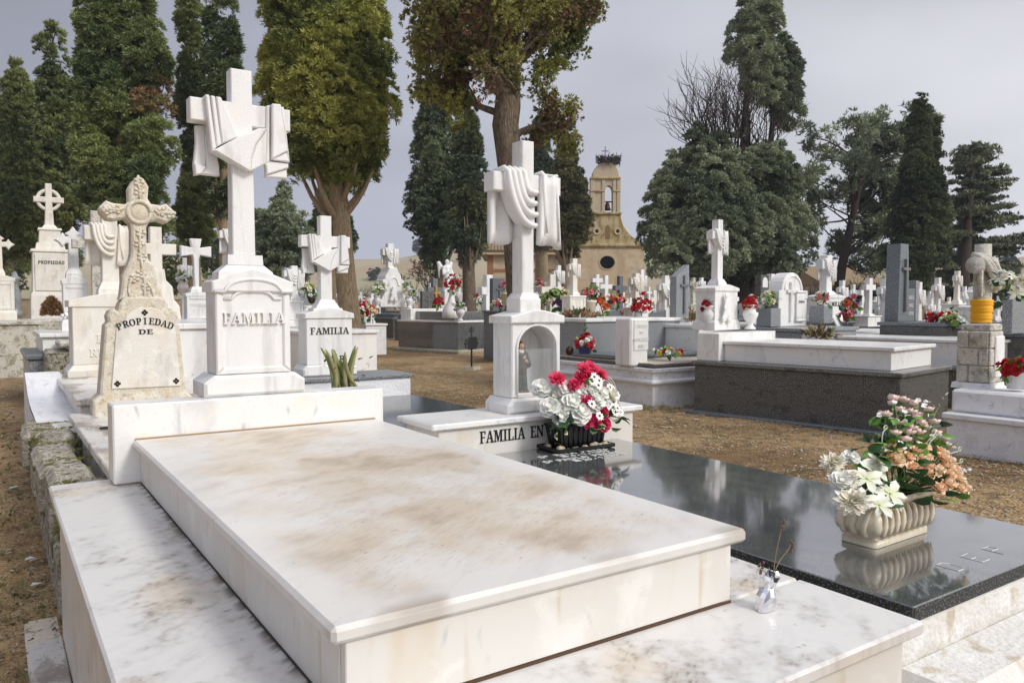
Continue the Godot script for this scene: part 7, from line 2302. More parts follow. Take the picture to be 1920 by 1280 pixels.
func make_flowers() -> void:
	make_blooms()
	planter_with_roses()
	ceramic_planter()
	# the nearer urns and pots
	for q in [[Vector3(7.427, 1.547, -6.701), "red and white roses in the left urn beside the swag cross"], [Vector3(7.978, 1.560, -6.513), "red and white roses in the right urn beside the swag cross"]]:
		bouquet(q[1], q[0], 0.085, 0.16, ["red_rose", "red_rose", "red_rose", "white_rose"], 13, ["leaf_dark", "leaf_light"], 14, 0.85, "roses in the white urns")
	bouquet("white and yellow-green flowers in the granite planter left of the round-topped headstone", Vector3(9.179, 1.562, -7.213), 0.14, 0.22, ["white", "white", "cream", "lime"], 18, ["leaf_light", "leaf_light", "leaf_dark"], 22, 1.1)
	bouquet("white roses in the granite planter right of the round-topped headstone", Vector3(10.188, 1.584, -7.018), 0.11, 0.2, ["white", "cream", "pink"], 12, ["leaf_light", "leaf_dark"], 14, 1.1)
	bouquet("red tulips with broad leaves in the white bowl pot at the right edge", Vector3(7.338, 1.013, -3.150), 0.14, 0.12, ["red_rose", "red_rose", "red"], 13, ["leaf_light", "leaf_dark", "leaf_light"], 26, 1.1)
	var b := bouquet("big bouquet of white lilies and roses tied to the stone-faced cross", Vector3(7.108, 1.712, -3.124), 0.17, 0.145, ["lily", "lily", "white_rose", "mum"], 24, ["leaf_dark", "leaf_light", "leaf_dark"], 30, 1.0)
	b.rotation = Vector3(0.5, 0.0, -0.2)
	flower(b, "yellow", "blossom", Vector3(-0.16, 0.14, 0.12), Vector3(-0.3, 0.6, 0.7), 1.1)
	flower(b, "yellow", "blossom", Vector3(-0.08, 0.2, 0.08), Vector3(0, 1, 0.5), 1.0)
	bouquet("red roses standing on the small rounded tablet", Vector3(8.608, 1.490, -9.159), 0.16, 0.25, ["red"], 16, ["leaf_dark"], 8, 1.3)
	var t := bouquet("red and white rose arrangement in a blue bowl on the white tomb", Vector3(6.279, 1.058, -7.710), 0.13, 0.15, ["red_rose", "red", "white_rose", "pink"], 22, ["leaf_dark", "leaf_light"], 14, 0.9)
	for k in 5:
		flower(t, "leaf_dark", "leaf", Vector3(0.0, 0.12 + 0.035 * k, 0.0), Vector3(0.7 if k % 2 else -0.7, 0.6, 0.2), 0.9)
	pot("blue bowl with a white ribbon on the white tomb", Vector3(6.279, 0.970, -7.710), 0.095, 0.085, plain(Color(0.22, 0.27, 0.55), 0.4))
	b = bouquet("loose spray of white and red flowers lying on the white tomb", Vector3(6.786, 1.008, -6.769), 0.16, 0.05, ["white", "white", "red", "yellow"], 12, ["leaf_light", "leaf_dark", "leaf_light"], 26, 0.85, "", 1.3)
	var st := S(true)
	ball(st, Vector3(0, 0.05, 0), Vector3(0.055, 0.06, 0.045), 10, 8)
	ball(st, Vector3(0.01, 0.07, 0.035), Vector3(0.025, 0.022, 0.016), 8, 6)
	var pic := obj("round_trinket", st, M.bronze)
	pic.position = Vector3(6.116, 0.957, -7.819)
	tag(pic, "small brown round trinket beside the blue bowl of flowers", "ornament")
	dry_plant("dry green and bronze plant lying on the grey tomb in front of the round-topped headstone", Vector3(9.009, 1.154, -6.244), 0.26, 0.17, 120, ["olive", "olive", "dry", "dry_red"], 1.2)
	dry_plant("dried yellow bush by the slanted speckled stele", Vector3(8.850, 1.310, -8.276), 0.16, 0.26, 90, ["dry", "dry", "olive"], 1.1)
	dry_plant("withered brown plant with a spiky rosette on the panelled tomb", Vector3(7.465, 1.389, -9.323), 0.42, 0.13, 150, ["dry", "dry_red", "dry_red", "dry"], 1.2)
	b = thing("spiky_plant", "spiky rosette of pointed leaves on the panelled tomb", "plant", Vector3(7.368, 1.407, -9.267))
	for k in 16:
		var d := Vector3(rng.randfn() * 0.6, 1, rng.randfn() * 0.6)
		flower(b, "blade", "leaf", Vector3.ZERO, d, rng.randf_range(1.6, 2.6))
	b = thing("dry_plant", "rounded rust brown dried shrub on the grey granite tomb at the left", "plant", Vector3(0.597, 1.465, -10.431))
	var tufts := []
	var tints := []
	for k in 700:
		var d := rdir()
		d.y = absf(d.y)
		var q := Vector3(d.x * 0.105, d.y * 0.215, d.z * 0.105) * rng.randf_range(0.7, 1.0)
		tufts.append(Transform3D(frame((d + Vector3(0, 0.4, 0)).normalized(), rng.randf() * TAU, rng.randf_range(0.018, 0.034)), q))
		tints.append(Color(0.12, 0.06, 0.025).lerp(Color(0.33, 0.19, 0.075), rng.randf()))
	scatter("dry_foliage", M.spray[2], tufts, tints, M.foliage, b)
	dry_plant("dark dry shrub in the low tomb at the left edge", Vector3(0.177, 0.944, -14.322), 0.25, 0.3, 70, ["dry_red", "olive"], 1.5)
	# succulent stalks behind the big head block
	b = thing("cactus_plant", "clump of green cactus stalks with withered flowers behind the big head block", "plant", Vector3(1.953, 1.051, -4.950))
	b.scale = Vector3(1.45, 1.15, 1.45)
	for k in 17:
		st = S(true)
		var d := Vector3(rng.randf_range(-0.5, 0.5), 1.0, rng.randf_range(-0.4, 0.4)).normalized()
		var l := rng.randf_range(0.09, 0.24)
		tube(st, bez(Vector3(rng.randf_range(-0.07, 0.07), -0.02, rng.randf_range(-0.05, 0.05)), d * l * 0.4, d * l * 0.8 + Vector3(0, 0.02, 0), d * l + Vector3(0, 0.01, 0), 5), [0.009, 0.011, 0.010, 0.009, 0.007, 0.003], 6)
		obj("stalk", st, plain([Color(0.50, 0.55, 0.32), Color(0.60, 0.58, 0.40), Color(0.42, 0.47, 0.26)][k % 3], 0.6), b)
	for k in 16:
		var a := rng.randf() * TAU
		flower(b, "dry_red", "withered_flower", Vector3(cos(a) * 0.11 + 0.02, rng.randf_range(0.0, 0.16), sin(a) * 0.06), rdir() + Vector3(cos(a), 0.3, 0), 0.45)
	# bouquets among the rows
	for q in [
			[Vector3(4.205, 1.752, -12.107), 0.11, 0.16, ["white", "lime", "cream"], 12, "white and green flowers in the urn left of the smaller faceted cross"],
			[Vector3(7.615, 1.334, -18.368), 0.27, 0.28, ["red", "red", "white", "pink"], 24, "basket heaped with red and white flowers behind the massive trunk"],
			[Vector3(8.285, 1.320, -19.123), 0.24, 0.22, ["orange", "cream", "lime"], 16, "low mixed basket of orange and cream flowers behind the massive trunk"],
			[Vector3(9.936, 1.566, -23.433), 0.18, 0.20, ["red", "pink", "white"], 11, "red and white posy against the small rounded headstone in the distance"],
			[Vector3(8.942, 1.924, -20.007), 0.24, 0.24, ["white", "white", "lime"], 16, "white flowers in the left urn of the bell-shaped monument"],
			[Vector3(9.831, 1.900, -19.893), 0.17, 0.30, ["cream", "lime", "white"], 13, "cream flowers in the right urn of the bell-shaped monument"],
			[Vector3(10.016, 2.015, -17.724), 0.22, 0.36, ["red", "red", "white"], 16, "tall red and white roses behind the bottle-shaped pillar"],
			[Vector3(9.310, 1.600, -17.234), 0.14, 0.16, ["red"], 10, "red roses in a white bowl on the dark granite tomb"],
			[Vector3(9.813, 1.506, -17.017), 0.13, 0.13, ["white", "lime"], 10, "white and green flowers in the vase on the long white tomb"],
			[Vector3(12.493, 1.731, -20.518), 0.16, 0.18, ["red", "white"], 9, "red flowers right of the bare cypress trunk"],
			[Vector3(9.517, 1.540, -14.688), 0.20, 0.16, ["cream", "pink", "red", "white"], 14, "white and red bouquet leaning on the blue grey stele"],
			[Vector3(9.361, 1.947, -14.191), 0.12, 0.20, ["pink"], 8, "pink flowers in the cream pot beside the trunk of the old cypress"],
			[Vector3(8.201, 1.838, -11.358), 0.15, 0.20, ["pink", "white"], 10, "pink and white flowers in a cream pot right of the niche monument"],
			[Vector3(7.732, 1.644, -10.347), 0.19, 0.20, ["lime", "lime", "cream", "white"], 18, "pale green hydrangea flowers right of the niche monument"],
			[Vector3(7.564, 1.583, -9.979), 0.08, 0.08, ["purple"], 8, "purple posy under the wide-armed plain cross"],
			[Vector3(7.893, 1.670, -10.240), 0.13, 0.16, ["white", "cream", "yellow"], 12, "white and yellow flowers in a cream pot under the wide-armed plain cross"],
			[Vector3(8.316, 1.715, -10.077), 0.14, 0.18, ["pink", "white", "lime"], 14, "pink and white flowers in a cream pot right of the draped column"],
			[Vector3(8.747, 1.554, -10.270), 0.20, 0.18, ["orange", "red", "orange", "white"], 20, "orange and red dahlias in front of the slim white cross"],
			[Vector3(10.662, 1.655, -12.117), 0.17, 0.12, ["yellow", "red", "pink"], 9, "yellow and red flowers right of the slim white cross"],
			[Vector3(10.926, 1.403, -11.940), 0.20, 0.08, ["red", "pink", "white"], 10, "low row of red flowers by the little iron cross"],
			[Vector3(11.931, 1.556, -7.657), 0.16, 0.18, ["pink", "white", "orange", "purple"], 14, "mixed pink flowers left of the plain portrait cross"],
			[Vector3(11.684, 1.425, -7.582), 0.11, 0.10, ["pink", "pink"], 8, "pink flowers in an orange pot left of the plain portrait cross"],
			[Vector3(11.408, 1.371, -5.841), 0.24, 0.12, ["red", "red", "white"], 16, "dark red spray lying at the foot of the tall stele's wing"],
			[Vector3(11.190, 1.317, -5.626), 0.16, 0.14, ["cream", "white", "lime"], 12, "cream roses right of the tall stele"],
			[Vector3(3.722, 2.164, -19.170), 0.16, 0.18, ["white", "white", "lime"], 10, "white flowers in a stone urn far behind the wavy stepped cross"],
			[Vector3(4.222, 2.188, -18.835), 0.16, 0.14, ["white", "lime"], 9, "white flowers far behind the big cross's left side"]]:
		bouquet(q[5], q[0], q[1], q[2], q[3], q[4], ["leaf_dark", "leaf_light"], 12, 1.0 + q[1] * 3.0)
	pot("cream pot of pink flowers beside the old cypress trunk", Vector3(9.361, 1.565, -14.191), 0.13, 0.28, M.ceramic)
	pot("cream pot right of the niche monument", Vector3(8.186, 1.409, -11.368), 0.13, 0.30, M.ceramic)
	pot("cream pot under the wide-armed plain cross", Vector3(7.894, 1.424, -10.239), 0.10, 0.20, M.ceramic)
	pot("cream pot right of the draped column", Vector3(8.309, 1.405, -10.081), 0.11, 0.26, M.ceramic)
	pot("orange clay pot left of the plain portrait cross", Vector3(11.686, 1.320, -7.580), 0.07, 0.12, plain(Color(0.75, 0.30, 0.14), 0.8))
	vase("stone urn far behind the wavy stepped cross", Vector3(3.714, 1.723, -19.174), 0.42, M.cream, "", "urn")

func planter_with_roses() -> void:
	# black ribbed trough on a saucer
	var at := Vector3(2.425, 0.881, -3.045)
	var turn := -0.02
	var tr := thing("plant_saucer", "black plastic saucer with pebbles under the ribbed trough", "saucer", at, turn)
	var st := S()
	frustum(st, Vector3(0, 0, 0), 0.325, 0.165, 0.35, 0.19, 0.006)
	for s in [-1.0, 1.0]:
		bx(st, Vector3(s * 0.172 - 0.004, 0.004, -0.095), Vector3(s * 0.172 + 0.004, 0.022, 0.095), 0.002)
		bx(st, Vector3(-0.168, 0.004, s * 0.091 - 0.004), Vector3(0.168, 0.022, s * 0.091 + 0.004), 0.002)
	obj("tray", st, M.plastic_black, tr)
	for k in 34:
		st = S(true)
		var x := rng.randf_range(-0.16, 0.16)
		var z := 0.072 + rng.randf_range(-0.012, 0.012) if k % 3 else -0.078
		if k > 28:
			x = -0.15
			z = rng.randf_range(-0.05, 0.08)
		var r := rng.randf_range(0.006, 0.016)
		ball(st, Vector3(x, 0.007 + r * 0.8, z), Vector3(r * 1.25, r, r * rng.randf_range(0.8, 1.2)), 8, 6)
		obj("pebble", st, plain(Color(0.80, 0.74, 0.63).darkened(rng.randf_range(0.0, 0.3)), 0.7), tr)
	var p := thing("trough_planter", "black ribbed plastic trough full of white and crimson artificial flowers", "planter", at + Vector3(0, 0.008, 0), turn)
	st = S()
	frustum(st, Vector3(0, 0, 0), 0.255, 0.105, 0.285, 0.13, 0.112)
	bx(st, Vector3(-0.150, 0.110, -0.072), Vector3(0.150, 0.122, 0.072), 0.004)
	obj("trough", st, M.plastic_black, p)
	for k in 9:
		var x := -0.12 + k * 0.03
		st = S(true)
		tube(st, [Vector3(x * 0.95, 0.004, 0.054), Vector3(x * 1.03, 0.11, 0.066)], [0.0045], 6)
		obj("rib", st, M.plastic_black, p)
	for k in 4:
		var z := -0.04 + k * 0.027
		st = S(true)
		tube(st, [Vector3(-0.129, 0.004, z * 0.9), Vector3(-0.143, 0.11, z * 1.05)], [0.0045], 6)
		obj("rib", st, M.plastic_black, p)
	var b := thing("artificial_bouquet", "artificial bouquet of white roses, crimson roses, gerberas and daisies", "flowers", at + Vector3(0, 0.125, 0), turn)
	for q in [[-0.115, 0.085, 0.07, 1.25], [-0.05, 0.075, 0.10, 1.35], [-0.13, 0.14, 0.0, 1.2], [-0.04, 0.16, 0.06, 1.3], [0.03, 0.17, 0.07, 1.35], [0.10, 0.145, 0.07, 1.3], [-0.19, 0.10, 0.04, 1.15], [-0.20, 0.19, -0.02, 1.05], [-0.09, 0.18, 0.03, 1.2], [0.05, 0.12, 0.10, 1.1], [-0.15, 0.05, 0.08, 1.0], [0.0, 0.12, 0.0, 1.2], [-0.085, 0.12, 0.08, 1.25]]:
		var d := Vector3(q[0] * 3.0, 0.55, 0.8)
		flower(b, "white_rose" if q[0] < 0.0 else "white_rose_b", "white_rose", Vector3(q[0], q[1], q[2]), d, q[3])
	for q in [[0.0, 0.03, 0.10, 0.95], [0.09, 0.06, 0.10, 0.95], [0.095, 0.005, 0.11, 0.95], [-0.02, 0.06, 0.10, 0.9], [0.045, 0.02, 0.10, 0.85], [-0.01, 0.12, 0.10, 0.9], [0.09, 0.21, 0.0, 0.95], [-0.06, 0.20, 0.06, 0.75], [0.12, 0.19, 0.03, 0.8]]:
		flower(b, "pink_rose", "crimson_rose", Vector3(q[0], q[1], q[2]), Vector3(q[0] * 3.0, 0.35, 0.9), q[3])
	for q in [[-0.135, 0.225, 0.02, 1.3], [0.03, 0.265, 0.02, 1.3], [0.085, 0.27, 0.0, 1.3], [0.135, 0.235, 0.02, 1.3], [0.0, 0.225, 0.03, 1.2], [0.06, 0.235, 0.04, 1.1], [-0.02, 0.20, 0.05, 0.9]]:
		flower(b, "gerbera", "gerbera", Vector3(q[0], q[1], q[2]), Vector3(q[0] * 2.0, 0.9, 0.75), q[3])
	for q in [[0.03, 0.215, 0.09], [0.06, 0.195, 0.10], [0.05, 0.235, 0.08], [-0.005, 0.11, 0.13], [0.035, 0.05, 0.14], [0.155, 0.08, 0.10], [0.19, 0.07, 0.09], [0.175, 0.10, 0.08], [0.21, 0.05, 0.09], [0.20, 0.17, 0.02], [0.235, 0.16, 0.0], [0.255, 0.11, 0.0], [0.245, 0.13, 0.02], [0.16, 0.055, 0.11], [0.08, 0.215, 0.08]]:
		flower(b, "daisy", "daisy", Vector3(q[0], q[1], q[2]), Vector3(q[0], 0.6, 1.0), 1.15)
	flower(b, "mum", "chrysanthemum", Vector3(0.165, 0.13, 0.06), Vector3(0.5, 0.6, 0.7), 1.25)
	flower(b, "mum", "chrysanthemum", Vector3(0.205, 0.07, 0.04), Vector3(0.7, 0.4, 0.7), 1.1)
	for k in 3:
		stem(b, bez(Vector3(0.12, 0.08, 0.02), Vector3(0.15, 0.25 + 0.02 * k, 0.0), Vector3(0.22 + 0.02 * k, 0.24, 0.0), Vector3(0.235 + 0.012 * k, 0.10, 0.01), 10), 0.0016, Color(0.90, 0.90, 0.86))
	for q in [[-0.14, 0.03, 0.09, "leaf_dark", 1.4], [-0.17, 0.055, 0.07, "leaf_dark", 1.3], [-0.12, 0.06, 0.10, "leaf_dark", 1.3], [-0.15, 0.0, 0.07, "leaf_dark", 1.3], [-0.09, 0.02, 0.09, "leaf_dark", 1.2], [-0.18, 0.02, 0.05, "leaf_dark", 1.2], [-0.13, -0.005, 0.09, "leaf_ivy", 1.2], [-0.20, -0.01, 0.06, "leaf_ivy", 1.1], [-0.17, -0.04, 0.07, "leaf_ivy", 1.1], [-0.16, -0.075, 0.07, "leaf_ivy", 1.1], [0.0, -0.01, 0.11, "leaf_ivy", 1.3], [0.04, -0.015, 0.12, "leaf_ivy", 1.3], [0.05, 0.0, 0.11, "leaf_ivy", 1.2], [0.135, -0.02, 0.11, "leaf_ivy", 1.3], [0.15, 0.015, 0.10, "leaf_ivy", 1.2], [0.20, 0.01, 0.08, "leaf_dark", 1.2], [0.235, 0.01, 0.06, "leaf_dark", 1.1], [0.18, 0.0, 0.08, "leaf_dark", 0.9], [-0.15, 0.15, 0.07, "leaf_light", 0.9], [0.07, 0.045, 0.11, "leaf_light", 0.8], [0.01, 0.21, 0.06, "leaf_light", 0.9]]:
		flower(b, q[3], "leaf", Vector3(q[0], q[1], q[2]), Vector3(q[0] * 4.0, -0.1 + rng.randf_range(-0.3, 0.5), 0.8), q[4])
	for k in 22:
		flower(b, "blade", "grass_blade", Vector3(0.13, 0.035, 0.07), Vector3(rng.randf_range(-0.7, 0.9), rng.randf_range(-0.1, 0.8), 0.6), rng.randf_range(0.7, 1.05))
	for k in 36:
		var d := rdir()
		flower(b, "leaf_dark", "leaf", Vector3(rng.randf_range(-0.14, 0.15), rng.randf_range(0.0, 0.12), rng.randf_range(-0.05, 0.06)), d + Vector3(0, 0.3, 0.2), 1.1)

func ceramic_planter() -> void:
	var at := Vector3(2.298, 0.881, -1.345)
	var p := thing("ceramic_planter", "cream ceramic trough with carved curling leaves on the black granite slab", "planter", at, 0.03)
	# sides bulging out above a stepped foot
	var prof := [[0.0, 0.0], [0.0, 0.018], [-0.012, 0.020], [-0.010, 0.028], [0.012, 0.045], [0.016, 0.062], [0.008, 0.09], [-0.002, 0.105], [0.004, 0.118], [0.012, 0.124], [0.012, 0.134], [0.0, 0.136], [-0.02, 0.120]]
	var st := S(true)
	var hx := 0.155
	var hz := 0.058
	for i in prof.size() - 1:
		var a: Array = prof[i]
		var b: Array = prof[i + 1]
		var ring := func(q: Array) -> Array:
			var r := []
			var x: float = hx + q[0]
			var z: float = hz + q[0]
			var c := 0.012
			for k in [[-x + c, z], [x - c, z], [x, z - c], [x, -z + c], [x - c, -z], [-x + c, -z], [-x, -z + c], [-x, z - c]]:
				r.append(Vector3(k[0], q[1], k[1]))
			return r
		var ra: Array = ring.call(a)
		var rb: Array = ring.call(b)
		for k in 8:
			var j := (k + 1) % 8
			quad(st, ra[k], ra[j], rb[j], rb[k])
	obj("trough", st, M.ceramic, p)
	obj("soil", boxed(Vector3(-0.135, 0.10, -0.040), Vector3(0.135, 0.118, 0.040), 0.004), M.twig, p)
	var groove := plain(Color(0.55, 0.44, 0.33), 0.6)
	for k in 9:
		var x := -0.136 + k * 0.034
		var pts := bez(Vector3(x + 0.004, 0.030, hz + 0.004), Vector3(x - 0.020, 0.055, hz + 0.022), Vector3(x + 0.020, 0.085, hz + 0.016), Vector3(x + 0.004, 0.116, hz + 0.004), 9)
		st = S(true)
		tube(st, pts, [0.005, 0.009, 0.0115, 0.012, 0.0115, 0.011, 0.010, 0.0085, 0.006, 0.003], 8, 0.8)
		obj("carved_leaf", st, M.ceramic, p)
		st = S(true)
		var line := []
		for q in pts:
			line.append(q + Vector3(0.0105, 0.0, 0.0035))
		tube(st, line, [0.0016], 5)
		obj("leaf_vein", st, groove, p)
	for k in 3:
		var z := -0.034 + k * 0.034
		for s in [-1.0, 1.0]:
			st = S(true)
			tube(st, bez(Vector3(s * (hx + 0.004), 0.030, z), Vector3(s * (hx + 0.020), 0.05, z - 0.014), Vector3(s * (hx + 0.016), 0.09, z - 0.012 + 0.006 * k), Vector3(s * (hx + 0.003), 0.114, z + 0.012), 8), [0.005, 0.011, 0.013, 0.013, 0.012, 0.010, 0.008, 0.005, 0.003], 8, 0.8)
			obj("carved_leaf", st, M.ceramic, p)
	var b := thing("artificial_bouquet", "artificial bouquet of peach roses, pink buds and white lilies", "flowers", at + Vector3(0, 0.125, 0), 0.03)
	b.scale = Vector3(1.3, 0.90, 1.25)
	var green := Color(0.30, 0.42, 0.18)
	# white lilies and chrysanthemums at the left
	for q in [[-0.225, 0.055, 0.07, "mum", 1.15], [-0.175, 0.10, 0.02, "mum", 1.0], [-0.16, 0.145, -0.02, "mum", 0.9], [-0.135, 0.105, 0.05, "lily", 1.0], [-0.085, 0.115, 0.04, "lily", 1.0], [-0.09, 0.055, 0.08, "lily", 1.15], [-0.19, 0.055, 0.07, "lily", 0.95], [-0.15, 0.035, 0.09, "lily", 0.9], [-0.06, 0.14, 0.03, "lily", 0.8], [-0.20, 0.11, 0.03, "white_rose", 0.6], [-0.115, 0.16, 0.0, "white_rose", 0.55]]:
		flower(b, q[3], "chrysanthemum" if q[3] == "mum" else q[3], Vector3(q[0] - 0.035, q[1], q[2]), Vector3(q[0] * 3.0, 0.5, 0.75), q[4] * (0.72 if q[3] == "lily" else 0.92))
	# peach roses low on the right, pink buds above
	for q in [[-0.045, 0.145, 0.03], [-0.005, 0.165, 0.0], [0.005, 0.145, 0.03], [0.06, 0.155, 0.02], [0.085, 0.13, 0.03], [0.045, 0.11, 0.06], [0.13, 0.125, 0.05], [0.13, 0.10, 0.05], [0.145, 0.085, 0.06], [0.165, 0.085, 0.05], [0.115, 0.075, 0.07], [0.11, 0.035, 0.10], [0.155, 0.05, 0.08], [0.165, 0.025, 0.09], [0.20, 0.10, 0.03], [0.155, 0.14, 0.03], [0.19, 0.125, 0.02], [-0.03, 0.12, 0.06], [0.02, 0.10, 0.07], [0.03, 0.05, 0.09], [0.07, 0.06, 0.09], [0.085, 0.095, 0.06], [-0.06, 0.16, 0.02], [0.185, 0.06, 0.06], [0.215, 0.07, 0.04], [0.05, 0.135, 0.04], [0.10, 0.16, 0.02]]:
		var s := rng.randf_range(0.75, 1.0)
		q[2] += 0.02
		flower(b, "peach_rose" if rng.randf() < 0.6 else "peach_rose_b", "peach_rose", Vector3(q[0], q[1], q[2]), Vector3(q[0] * 3.0 - 0.1, 0.5, 0.85), s)
		stem(b, [Vector3(q[0] * 0.3 + 0.04, 0.0, 0.0), Vector3(q[0] * 0.8, q[1] * 0.6, q[2] * 0.7), Vector3(q[0], q[1], q[2])], 0.0018, green)
	for q in [[0.075, 0.30, -0.03], [0.09, 0.315, -0.04], [0.115, 0.31, -0.03], [0.035, 0.245, 0.0], [0.07, 0.255, 0.0], [0.135, 0.265, -0.02], [0.125, 0.25, 0.0], [0.165, 0.25, -0.02], [0.055, 0.21, 0.02], [0.08, 0.22, 0.01], [0.10, 0.205, 0.02], [0.145, 0.215, 0.0], [0.17, 0.21, 0.0], [0.22, 0.18, 0.0], [0.235, 0.16, 0.02], [0.245, 0.175, -0.01], [0.03, 0.19, 0.03], [0.25, 0.13, 0.02], [0.02, 0.27, -0.02], [0.15, 0.295, -0.02], [0.19, 0.27, 0.0], [0.055, 0.285, 0.0], [0.0, 0.215, 0.02], [0.20, 0.225, 0.01], [0.11, 0.235, 0.02]]:
		flower(b, "pink_bud", "pink_bud", Vector3(q[0], q[1], q[2]), Vector3(q[0] - 0.1, 1.0, 0.2 + rng.randf_range(-0.2, 0.3)), rng.randf_range(0.62, 0.82))
		flower(b, "leaf_light", "leaf", Vector3(q[0], q[1] - 0.006, q[2]), Vector3(rng.randfn(), -0.3, 0.6), 0.35)
		stem(b, bez(Vector3(0.06, 0.0, 0.0), Vector3(0.07, 0.1, 0), Vector3(q[0] * 0.9, q[1] * 0.7, q[2]), Vector3(q[0], q[1], q[2]), 6), 0.0016, green)
	for k in 46:
		var a := rng.randf() * TAU
		var d := Vector3(rng.randf_range(0.0, 0.24), rng.randf_range(0.12, 0.34), rng.randf_range(-0.04, 0.05))
		flower(b, "tiny", "filler_blossom", d, rdir() + Vector3(0, 0.5, 0.5), rng.randf_range(0.7, 1.1))
		if k % 3 == 0:
			stem(b, [Vector3(0.08, 0.05, 0), d.lerp(Vector3(0.08, 0.05, 0), 0.4) + Vector3(0.01, 0, 0), d], 0.0009, Color(0.5, 0.58, 0.36))
	# curling white tendrils
	for q in [[Vector3(0.03, 0.06, 0.03), Vector3(0.045, 0.25, 0.0)], [Vector3(0.12, 0.06, 0.03), Vector3(0.125, 0.19, 0.05)], [Vector3(0.16, 0.06, 0.03), Vector3(0.255, 0.125, 0.05)], [Vector3(0.14, 0.06, 0.04), Vector3(0.265, 0.08, 0.05)], [Vector3(-0.01, 0.05, 0.0), Vector3(-0.01, 0.23, 0.0)], [Vector3(0.12, 0.1, 0.02), Vector3(0.155, 0.195, 0.04)]]:
		var pts := bez(q[0], q[0] + Vector3(0, 0.06, 0), q[1] - Vector3(0.03, 0, 0), q[1], 8)
		for k in 12:
			var a := k * 0.85
			pts.append(q[1] + Vector3(sin(a), 1.0 - cos(a), 0) * 0.010 * (1.0 - k / 16.0))
		stem(b, pts, 0.0016, Color(0.80, 0.84, 0.72))
	for k in 16:
		var u := rng.randf()
		flower(b, "tiny", "filler_blossom", Vector3(0.21 + u * 0.09, 0.07 - u * 0.02 + rng.randfn() * 0.006, 0.06), rdir(), 0.7)
	# leaves
	for q in [[-0.10, 0.16, 0.03, "leaf_dark", 1.5], [-0.075, 0.175, 0.02, "leaf_dark", 1.3], [-0.035, 0.10, 0.07, "leaf_dark", 1.5], [-0.05, 0.08, 0.06, "leaf_dark", 1.5], [0.02, 0.12, 0.06, "leaf_dark", 1.3], [0.0, 0.07, 0.08, "leaf_dark", 1.4], [0.03, 0.08, 0.07, "leaf_dark", 1.4], [0.06, 0.06, 0.08, "leaf_dark", 1.4], [-0.13, 0.03, 0.08, "leaf_dark", 1.6], [-0.06, 0.02, 0.10, "leaf_dark", 1.5], [0.015, 0.015, 0.10, "leaf_dark", 1.2], [0.04, 0.01, 0.11, "leaf_light", 1.2], [0.07, 0.015, 0.11, "leaf_dark", 1.2], [0.095, 0.01, 0.12, "leaf_light", 1.1], [0.03, 0.13, 0.06, "leaf_light", 0.9], [0.10, 0.25, 0.0, "leaf_light", 1.0], [0.115, 0.215, 0.0, "leaf_light", 1.1], [0.19, 0.15, 0.02, "leaf_light", 1.0], [0.215, 0.14, 0.03, "leaf_light", 1.1], [0.02, 0.155, 0.04, "leaf_light", 0.9]]:
		flower(b, q[3], "leaf", Vector3(q[0], q[1], q[2]), Vector3(q[0] * 2.0, rng.randf_range(-0.5, 0.6), 0.9), q[4] * 0.62)
	for k in 110:
		flower(b, "leaf_dark" if k % 2 else "leaf_light", "leaf", Vector3(rng.randf_range(-0.16, 0.21), rng.randf_range(0.0, 0.19), rng.randf_range(-0.05, 0.05)), rdir() + Vector3(0, 0.3, 0.4), 0.62)
	for k in 60:
		flower(b, "leaf_light" if k % 3 else "leaf_dark", "leaf", Vector3(rng.randf_range(-0.02, 0.22), rng.randf_range(0.12, 0.27), rng.randf_range(-0.05, 0.03)), rdir() + Vector3(0, 0.5, 0.5), rng.randf_range(0.45, 0.75))
	for k in 24:
		flower(b, "blade", "leaf", Vector3(rng.randf_range(-0.17, -0.06), rng.randf_range(0.06, 0.09), 0.06), rdir() + Vector3(0, 0.1, 0.5), 0.35)

